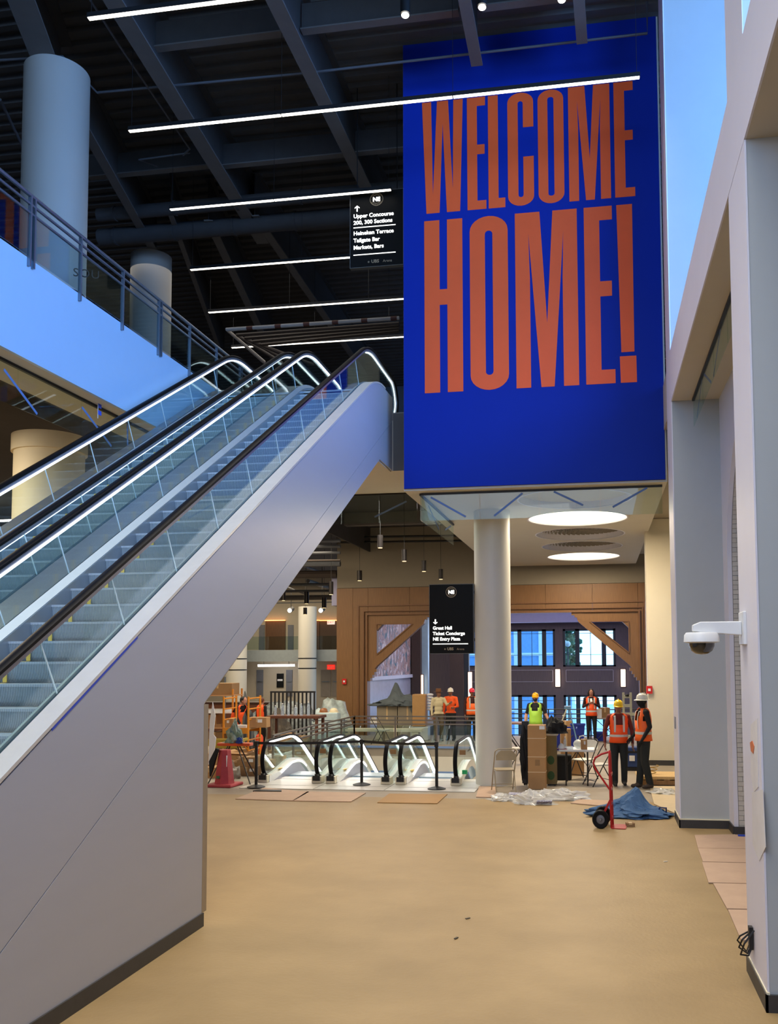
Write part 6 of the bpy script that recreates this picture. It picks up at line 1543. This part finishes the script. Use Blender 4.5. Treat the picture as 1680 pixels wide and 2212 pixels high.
# ---- more of the clutter at the left
def tankk(x, y, h, r, m_, label, name='upright_tank', cat='tank'):
    t = thing(name, (x, y, 0), label, cat); MB().lathe([(r, 0), (r, h*.8), (r*.7, h*.9), (r*.3, h*.94), (r*.3, h)], n=16).build('body', m_, parent=t, smooth=True)
    MB().box(-r*.4, -.02, h, r*.4, .02, h+.04).build('valve', BLACK, parent=t)
tankk(P(560, 1600, Y=22.6).x, 22.6, .62, .10, mat('tank_orange', (.86, .28, .10), .5), 'orange upright tank seen under the right end of the scaffold')
cl = [(476, 1650, 18.9, (.26, .22, .20), .3, 0, 'small brown carton between the red cone and the paper heap', CARD, None),
      (583, 1660, 18.95, (.16, .3, .34), 0, 0, 'narrow carton squeezed against the left small escalator', CARD2, None),
      (545, 1622, 20.6, (.42, .3, .26), -.1, 0, 'brown carton behind the left belt post', CARD, .1),
      (512, 1598, 20.15, (.30, .26, .18), .25, .0, 'brown carton next to the yellow bin', CARD2, None),
      (602, 1600, 22.3, (.46, .3, .20), 0, 0, 'flat carton below the left end of the brown table', CARD2, None),
      (640, 1600, 22.7, (.5, .3, .16), .1, 0, 'flat white-topped carton below the middle of the brown table', CARD, .2),
      (622, 1590, 23.6, (.34, .3, .22), .1, .312, 'carton on the lower shelf of the brown table', CARD, None),
      (655, 1590, 23.7, (.30, .3, .14), .1, .312, 'low carton at the right of the lower shelf of the brown table', CARD2, None)]
for px, pyy, Y, d, rz, z0, l, m_, lab in cl: cbox('carton', (P(px, pyy, Y=Y).x, Y, z0), d, rz, l, m_, lab=lab)
blob('paper_scraps', (P(612, 1600, Y=21.9).x, 21.8, 0), (.6, .4, .16), WHITEP, 'crumpled white papers left of the pit railing', 'paper', 71, .6, n=36)
blob('white_sacks', (P(606, 1540, Y=25.6).x, 25.6, 0), (.7, .4, .9), mat('dark_cloth_goods', (.24, .24, .24), .8, rgb2=(.40, .36, .30), scale=6), 'dark heap of goods between the scaffold and the black slat fence', 'goods', 73, .3, n=30)
cushion = mat('pale_green_cover', (.62, .70, .70), .6, rgb2=(.78, .84, .84), scale=5)
blob('covered_chair', (P(700, 1500, Y=26.9).x, 26.6, 0), (.9, .5, .85), cushion, 'pale green covered furniture in front of the filmed goods', 'furniture', 77, .22, n=30)
for px, pz, c_, l in ((721, 1.02, (.86, .80, .66), 'cream'), (699, .98, (.55, .35, .2), 'brown')):
    t = thing('hard_hat', (P(px, 1510, Y=26.0).x, 26.0, .95), l+' hard hat lying on the covered furniture beside the oak pier', 'hard hat')
    MB().lathe([(.16, 0), (.12, .015), (.12, .06), (.08, .11), (0, .13)], n=18).build('shell', mat('hat_pile_'+l, c_, .35), parent=t, smooth=True)
t = thing('covered_stand', (P(709, 1510, Y=26.0).x, 26.0, 0), 'narrow draped stand carrying two hard hats beside the oak pier', 'stand')
MB().box(-.34, -.18, 0, .34, .18, .95).build('drape', cushion, parent=t, bevel=.04)
# grey rails stacked beside the oak pier
t = thing('stacked_rails', (P(705, 1540, Y=25.2).x, 25.3, 0), 'stack of horizontal grey rails leaning beside the oak pier', 'rails')
for k in range(4): MB().bar((-.5, 0, .42+.11*k), (.6, 0, .42+.11*k), .03, .03).build('rail', STEELD, parent=t)
for s_ in (-1, 1): MB().box(s_*.5-.02, -.02, 0, s_*.5+.02, .02, .80).build('post', STEELD, parent=t)
# ================================================================== PEOPLE
SKIN = mat('skin_light', (.72, .50, .40), .5); SKIND = mat('skin_tan', (.52, .34, .25), .5)
def cap(bm, a, b, ra, rb, seg=10):
    a = Vector(a); b = Vector(b); d = b-a; L = max(d.length, 1e-4); q = d.to_track_quat('Z', 'Y').to_matrix().to_4x4()
    bmesh.ops.create_cone(bm, cap_ends=True, segments=seg, radius1=ra, radius2=rb, depth=L, matrix=Matrix.Translation((a+b)/2) @ q)
    for p, r in ((a, ra), (b, rb)): bmesh.ops.create_icosphere(bm, subdivisions=2, radius=r, matrix=Matrix.Translation(p))
def ell(bm, c, r, rot=None):
    m_ = Matrix.Translation(c) @ (rot or Matrix.Identity(4)) @ Matrix.Diagonal((*r, 1)); bmesh.ops.create_icosphere(bm, subdivisions=3, radius=1, matrix=m_)
def remesh(bm, vox, name, smooth=4):
    me = bpy.data.meshes.new(name); bm.to_mesh(me); bm.free(); o = bpy.data.objects.new(name, me); COL.objects.link(o)
    r = o.modifiers.new('r', 'REMESH'); r.mode = 'VOXEL'; r.voxel_size = vox; r.use_smooth_shade = True
    s_ = o.modifiers.new('s', 'SMOOTH'); s_.factor = .5; s_.iterations = smooth
    dg = bpy.context.evaluated_depsgraph_get(); m2 = bpy.data.meshes.new_from_object(o.evaluated_get(dg)); bpy.data.objects.remove(o); m2.name = name; return m2
def seg_d(p, a, b):
    a = Vector(a); b = Vector(b); d = b-a; t = max(0, min(1, (p-a).dot(d)/max(d.length_squared, 1e-9))); return (p-(a+d*t)).length
def person(loc, rz, H, label, J, cols, hat=None, vest=None, hair=None, mask=False, fem=False, head_yaw=0, head_pitch=0, hold=None, sleeves='long', stripes=True, vestcol=None, hatbrim=False):
    """J: joint overrides in units of body height, figure faces -y"""
    t = thing('person', tuple(loc), label, 'person', rz=rz); k = H
    D = dict(pelvis=(0, 0, .53), chest=(0, .0, .72), neck=(0, 0, .835), head=(0, -.012, .925),
             shL=(.108, 0, .81), elL=(.135, .01, .64), wrL=(.14, -.03, .50), shR=(-.108, 0, .81), elR=(-.135, .01, .64), wrR=(-.14, -.03, .50),
             hiL=(.052, 0, .52), knL=(.058, -.01, .285), anL=(.062, .01, .045), hiR=(-.052, 0, .52), knR=(-.058, -.01, .285), anR=(-.062, .01, .045))
    D.update(J); D = {a: Vector(b)*k for a, b in D.items()}
    bm = bmesh.new(); fw = .92 if fem else 1
    # trunk
    tz = (D['neck']-D['pelvis']).to_track_quat('Z', 'Y').to_matrix().to_4x4()
    ell(bm, D['pelvis'], (.088*k, .062*k, .075*k)); ell(bm, D['pelvis'].lerp(D['chest'], .5), ((.066 if fem else .086)*k, .060*k, .09*k)); ell(bm, D['chest'], (.098*fw*k, .064*k, .095*k))
    ell(bm, D['chest'].lerp(D['neck'], .55), (.098*fw*k, .05*k, .05*k))
    cap(bm, D['shL'], D['shR'], .036*k, .036*k); [cap(bm, D['sh'+q_], D['neck'], .034*k, .030*k) for q_ in 'LR']
    cap(bm, D['neck'], D['head'], .031*k, .028*k)
    for s_ in 'LR':
        cap(bm, D['sh'+s_], D['el'+s_], .034*k*fw, .026*k*fw); cap(bm, D['el'+s_], D['wr'+s_], .026*k*fw, .017*k*fw)
        cap(bm, D['hi'+s_], D['kn'+s_], (.054 if fem else .060)*k, (.036 if fem else .045)*k); cap(bm, D['kn'+s_], D['an'+s_], (.036 if fem else .045)*k, (.024 if fem else .036)*k)
        an = D['an'+s_]; ft = an+Vector((0, -.075*k, -.022*k)); cap(bm, an+Vector((0, .012*k, -.018*k)), ft, .024*k, .021*k)
    # head: skull, jaw, nose, ears
    HR = Matrix.Rotation(head_yaw, 4, 'Z') @ Matrix.Rotation(head_pitch, 4, 'X'); hc = D['head']
    def hp(x, y, z): return hc+(HR @ Vector((x*k, y*k, z*k)))
    ell(bm, hp(0, .004, .01), (.043*k, .053*k, .054*k), HR); ell(bm, hp(0, -.012, -.022), (.034*k, .038*k, .036*k), HR)
    ell(bm, hp(0, -.052, -.008), (.008*k, .011*k, .014*k), HR)
    for s_ in (-1, 1): ell(bm, hp(s_*.044, .004, -.004), (.006*k, .010*k, .016*k), HR)
    for s_ in 'LR':   # palm
        w_ = D['wr'+s_]; d = (w_-D['el'+s_]).normalized(); ell(bm, w_+d*.028*k, (.014*k, .022*k, .028*k), d.to_track_quat('Z', 'Y').to_matrix().to_4x4())
    me = remesh(bm, .0085*k, 'person', 2)
    # fingers
    bm = bmesh.new(); bm.from_mesh(me)
    for s_ in 'LR':
        w_ = D['wr'+s_]; d = (w_-D['el'+s_]).normalized(); q = d.to_track_quat('Z', 'Y').to_matrix(); pc = w_+d*.045*k
        for i, ln in enumerate((.036, .042, .040, .032)):
            off = q @ Vector((0, (-.016+.0105*i)*k, 0)); a = pc+off; b = a+(d*ln*.6+q @ Vector((.004, 0, 0)))*k; c = b+(d*ln*.35+q @ Vector((.012, 0, 0)))*k
            cap(bm, a, b, .0052*k, .0048*k, 6); cap(bm, b, c, .0048*k, .004*k, 6)
        a = w_+d*.018*k+q @ Vector((0, -.018*k, 0)); b = a+(d*.022*k+q @ Vector((.006*k, -.014*k, 0))); cap(bm, a, b, .0065*k, .005*k, 6)
    bm.to_mesh(me); bm.free()
    m_skin, m_top, m_leg, m_shoe = cols; me.materials.clear()
    for m_ in cols: me.materials.append(m_)
    for p in me.polygons:
        c = p.center; p.use_smooth = True
        dl = min(min(seg_d(c, D['hi'+s_], D['kn'+s_])-.045*k, seg_d(c, D['kn'+s_], D['an'+s_])-.03*k) for s_ in 'LR')
        da = min(min(seg_d(c, D['sh'+s_], D['el'+s_])-.03*k, seg_d(c, D['el'+s_], D['wr'+s_])-.022*k) for s_ in 'LR')
        dfo = min(seg_d(c, D['elL'], D['wrL']), seg_d(c, D['elR'], D['wrR'])); dhand = min((c-(D['wr'+s_]+(D['wr'+s_]-D['el'+s_]).normalized()*.055*k)).length for s_ in 'LR')
        dfoot = min(seg_d(c, D['an'+s_]+Vector((0, 0, -.01*k)), D['an'+s_]+Vector((0, -.075*k, -.022*k))) for s_ in 'LR')
        dt = seg_d(c, D['pelvis'], D['neck'])-.075*k
        if dfoot < .034*k or min(c.z-D['anL'].z, c.z-D['anR'].z) < -.0 and dl > .01*k: mi = 3
        elif (c-hc).length < .085*k and c.z > D['neck'].z-.02*k and seg_d(c, D['shL'], D['shR']) > .045*k: mi = 0
        elif dhand < .062*k: mi = 0
        elif sleeves == 'short' and dfo < .034*k and da < dt: mi = 0
        elif da < .012*k and da < dl+.02*k: mi = 1
        elif c.z < D['pelvis'].z+.0*k: mi = 2
        else: mi = 1
        p.material_index = mi
    body = bpy.data.objects.new('body', me); COL.objects.link(body); body.parent = t
    # face: eyes, brows, mouth
    m = MB()
    for s_ in (-1, 1):
        c = hp(s_*.016, -.049, .006); m.sphere(c, .0045*k, 8, 5)
    o = m.build('eyes', mat('eye_dark', (.06, .05, .05), .3), parent=t); 
    MB().obox(hp(0, -.049, -.034), (.022*k, .006*k, .004*k), rz=head_yaw).build('mouth', mat('lip', (.45, .22, .20), .5), parent=t)
    if mask: MB().sphere(hp(0, -.022, -.026), .040*k, 14, 8, (.9, .92, .72)).build('face_mask', BLACKF, parent=t, smooth=True)
    if hat:
        hm = mat('hat_%s' % (hat,), hat, .3, spec=.6); prof = []
        n = 20; vs = []; fs = []
        rings = [(1.0, .018), (1.02, .022), (.99, .045), (.86, .066), (.55, .082), (.0, .088)]
        for r_, z_ in rings:
            for i in range(n):
                a = 2*math.pi*i/n; vs.append(hp(.054*r_*math.cos(a), .004+.062*r_*math.sin(a), z_))
        for j in range(len(rings)-1):
            for i in range(n): fs.append((j*n+i, j*n+(i+1) % n, (j+1)*n+(i+1) % n, (j+1)*n+i))
        hb_ = MB().add(vs, fs).build('hard_hat', hm, parent=t, smooth=True)
        br = MB(); vs = []; fs = []
        for r0, dz_ in ((1.0, 0), (1, 0)): pass
        for i in range(n):
            a = 2*math.pi*i/n; ext = (1.42 if hatbrim else (1.08+.24*max(0, -math.sin(a))**2))
            for r_, z_ in ((.96, .024), (ext, .014), (ext, .010), (.96, .018)): vs.append(hp(.054*r_*math.cos(a), .004+.062*r_*math.sin(a), z_))
        for i in range(n):
            j = (i+1) % n
            for q_ in range(4): fs.append((4*i+q_, 4*i+(q_+1) % 4, 4*j+(q_+1) % 4, 4*j+q_))
        br.add(vs, fs).build('brim', hm, parent=hb_)
        MB().tube([hp(0, -.056, .045), hp(0, -.02, .088), hp(0, .03, .09), hp(0, .062, .05)], .006*k, 6).build('ridge', hm, parent=hb_)
    if hair:
        bm = bmesh.new(); ell(bm, hp(0, .014, .016), (.050*k, .056*k, .054*k), HR)
        if hair[1] == 'long':
            for s_ in (-1, 1): cap(bm, hp(s_*.040, .01, 0), hp(s_*.052, .0, -.095), .022*k, .018*k)
            cap(bm, hp(0, .035, 0), hp(0, .038, -.10), .036*k, .03*k)
        mh = remesh(bm, .009*k, 'hair', 2); mh.materials.clear(); mh.materials.append(hair[0]); o = bpy.data.objects.new('hair', mh); COL.objects.link(o); o.parent = t
        # free the face
        bm = bmesh.new(); bm.from_mesh(mh); dv = [v for v in bm.verts if (HR.inverted() @ (v.co-hc)).y < -.030*k and (HR.inverted() @ (v.co-hc)).z < .030*k and abs((HR.inverted() @ (v.co-hc)).x) < .036*k]
        bmesh.ops.delete(bm, geom=dv, context='VERTS'); bm.to_mesh(mh); bm.free()
    if vest:
        vm = mat('vest_%s' % (vest,), vest, .6, var=.05); sm = mat('reflective_band', (.78, .78, .74), .4)
        # shell around the trunk built as rings
        rings = []; N_ = 28
        axis = [(D['pelvis'].lerp(D['chest'], -.12), .112, .086), (D['pelvis'].lerp(D['chest'], .15), .102, .080), (D['pelvis'].lerp(D['chest'], .55), .098, .076), (D['chest'], .110, .080), (D['chest'].lerp(D['neck'], .45), .112, .074), (D['chest'].lerp(D['neck'], .84), .112, .062), (D['chest'].lerp(D['neck'], 1.12), .060, .046)]
        vs = []; fs = []
        for c, rx_, ry_ in axis:
            for i in range(N_):
                a = 2*math.pi*i/N_; vs.append(c+Vector((rx_*fw*k*math.cos(a), ry_*k*math.sin(a), 0)))
        for j in range(len(axis)-1):
            for i in range(N_):
                a = (i+.5)/N_*2*math.pi; front = -math.sin(a)
                # V neck opening and arm holes
                if front > (.93 if j == 3 else .84) and j >= 3: continue
                if abs(math.cos(a)) > .86 and j == 3: continue
                fs.append((j*N_+i, j*N_+(i+1) % N_, (j+1)*N_+(i+1) % N_, (j+1)*N_+i))
        mv = MB().add(vs, fs); o = mv.build('vest', vm, parent=t, smooth=True); sd = o.modifiers.new('s', 'SOLIDIFY'); sd.thickness = .006*k; sd.offset = 1
        if stripes:
            for (u, c0) in ((.32, 0), ):
                c = D['pelvis'].lerp(D['chest'], u); vs = []; fs = []
                for z_ in (-.014*k, .014*k):
                    for i in range(N_):
                        a = 2*math.pi*i/N_; vs.append(c+Vector((.111*fw*k*math.cos(a), .0875*k*math.sin(a), z_)))
                for i in range(N_): fs.append((i, (i+1) % N_, N_+(i+1) % N_, N_+i))
                MB().add(vs, fs).build('reflective_stripe', sm, parent=o)
            for s_ in (-1, 1):
                pts = []
                for (c, rx_, ry_) in axis[2:6]: x_ = s_*.052*k; yy = -ry_*k*math.sqrt(max(0, 1-(.052/(rx_*fw))**2)); pts.append(c+Vector((x_, yy-.010*k, 0)))
                pts.append(axis[5][0]+Vector((s_*.052*k, 0, .026*k)))
                vs = []; fs = []
                for p_ in pts: vs += [p_+Vector((-.012*k, 0, 0)), p_+Vector((.012*k, 0, 0))]
                for i in range(len(pts)-1): fs.append((2*i, 2*i+1, 2*i+3, 2*i+2))
                MB().add(vs, fs).build('reflective_stripe', sm, parent=o)
    return t, D, hp
BLK = mat('black_cloth', (.05, .05, .06), .8); JEAN = mat('dark_olive_trousers', (.11, .12, .11), .85, var=.2); SHOE = mat('work_boot', (.26, .20, .15), .7); SHOED = mat('dark_shoe', (.14, .12, .11), .6)
MAROON = mat('maroon_jacket', (.40, .13, .09), .75, var=.1); ORV = (.98, .33, .06); ORV2 = (.98, .40, .10)
# worker with the yellow hard hat beside the hand truck
q = G(1338, 1697)
person((q.x, q.y, 0), math.radians(6), 1.66, 'worker in a yellow hard hat and maroon jacket looking down beside the hand truck', dict(wrL=(.155, -.05, .49), wrR=(-.17, -.05, .50), elR=(-.165, .01, .65), elL=(.16, .02, .65), anR=(-.055, -.03, .045), knR=(-.06, -.03, .28), anL=(.06, .03, .045)), (SKIND, MAROON, JEAN, SHOED), hat=(.95, .78, .05), vest=ORV, head_pitch=.12)
# worker with white hard hat seen from the side
q = G(1380, 1702)
person((q.x+.10, q.y-.05, 0), math.radians(-75), 1.80, 'worker in a white wide-brimmed hard hat seen from the side, by the far pillar', dict(wrL=(.13, -.06, .52), wrR=(-.13, -.09, .53), elL=(.13, .03, .66), anL=(.05, .05, .045), anR=(-.05, -.04, .045)), (mat('dark_hood', (.03, .03, .035), .8), BLK, JEAN, SHOE), hat=(.88, .86, .80), vest=ORV2, hatbrim=True, hair=None)
# woman with phone
q = G(1278, 1607)
tW, DW, hpW = person((q.x, q.y, 0), math.radians(4), 1.62, 'woman with long dark hair in an orange vest and black trousers, holding a phone', dict(elL=(.145, -.01, .665), wrL=(.035, -.13, .735), elR=(-.145, -.01, .665), wrR=(-.03, -.14, .745)), (SKIN, mat('dark_sweater', (.17, .07, .09), .8), BLK, SHOE), vest=ORV, hair=(mat('dark_hair', (.10, .06, .05), .7), 'long'), fem=True, head_pitch=.2)
MB().obox((DW['wrR'].x+.03, DW['wrR'].y-.07, DW['wrR'].z+.08), (.06, .012, .11), rx=-.6).build('phone', WHITEP, parent=None)
o = COL.objects[-1]; o.parent = None; o.location = tW.location; o.rotation_euler = (0, 0, math.radians(4)); tag(o, 'pale phone held by the woman in the orange vest', 'phone')
# worker with the lime vest
person((P(1157, 1560, Y=23.6).x, 23.6, 0), math.radians(-8), 1.60, 'masked worker in a yellow hard hat and lime green vest behind the tall carton', dict(elR=(-.16, .02, .655), wrR=(-.155, -.08, .53), elL=(.17, .0, .655), wrL=(.235, -.05, .55)), (SKIN, BLK, BLK, SHOED), hat=(.95, .70, .05), vest=(.62, .80, .25), mask=True, sleeves='short', stripes=False)
# three people behind the railing
cz = mat('cream_sweater', (.76, .70, .55), .8, var=.08)
tH, DH, hpH = person((P(947, 1560, Y=27.3).x, 27.3, 0), math.radians(25), 1.58, 'man in a brown brimmed hat and cream sweater gesturing to his right-hand neighbour', dict(elL=(.15, -.07, .70), wrL=(.17, -.20, .74)), (SKIND, cz, mat('khaki_trousers', (.35, .30, .22), .8), SHOED), head_yaw=.7)
hb = MB(); kk = 1.58
n = 20; vs = []; fs = []
for r_, z_ in ((1.75, .030), (1.0, .034), (.98, .05), (.9, .092), (.4, .094), (0, .088)):
    for i in range(n): a = 2*math.pi*i/n; vs.append(hpH(.052*r_*math.cos(a), .004+.056*r_*math.sin(a), z_))
for j in range(5):
    for i in range(n): fs.append((j*n+i, j*n+(i+1) % n, (j+1)*n+(i+1) % n, (j+1)*n+i))
hb.add(vs, fs).build('felt_hat', mat('brown_felt', (.42, .26, .14), .8), parent=tH, smooth=True)
person((P(970, 1560, Y=27.6).x+.05, 27.6, 0), math.radians(-10), 1.60, 'bearded man in a white hard hat and plain orange shirt, listening behind the railing', dict(elL=(.15, -.02, .66), wrL=(.10, -.11, .64)), (SKIND, mat('orange_shirt', (.96, .36, .08), .7), JEAN, SHOED), hat=(.88, .84, .76))
person((P(1019, 1560, Y=27.4).x, 27.4, 0), math.radians(20), 1.60, 'worker in a pink hard hat and orange vest just left of the round column', dict(), (SKIND, mat('dark_maroon', (.22, .07, .06), .8), BLK, SHOED), hat=(.90, .18, .28), vest=ORV2)
# left background workers
person((P(533, 1560, Y=23.2).x, 22.4, 0), math.radians(70), 1.66, 'dark-haired worker in an orange vest and black sleeves bending beside the scaffold', dict(chest=(0, -.07, .70), neck=(0, -.13, .80), head=(0, -.18, .88), shL=(.108, -.12, .785), shR=(-.108, -.12, .785), elL=(.13, -.16, .63), elR=(-.13, -.15, .63), wrL=(.12, -.24, .52), wrR=(-.12, -.22, .52)), (SKIN, BLK, JEAN, SHOED), vest=ORV, hair=(mat('dark_hair', (.10, .06, .05), .7), 'short'), stripes=False)
person((P(559, 1560, Y=24.4).x, 24.6, 0), math.radians(150), 1.45, 'shorter worker in an orange vest seen from behind, right of the bending worker', dict(), (SKIN, BLK, BLK, SHOED), vest=ORV, hair=(mat('brown_hair', (.36, .18, .12), .7), 'short'), stripes=False)
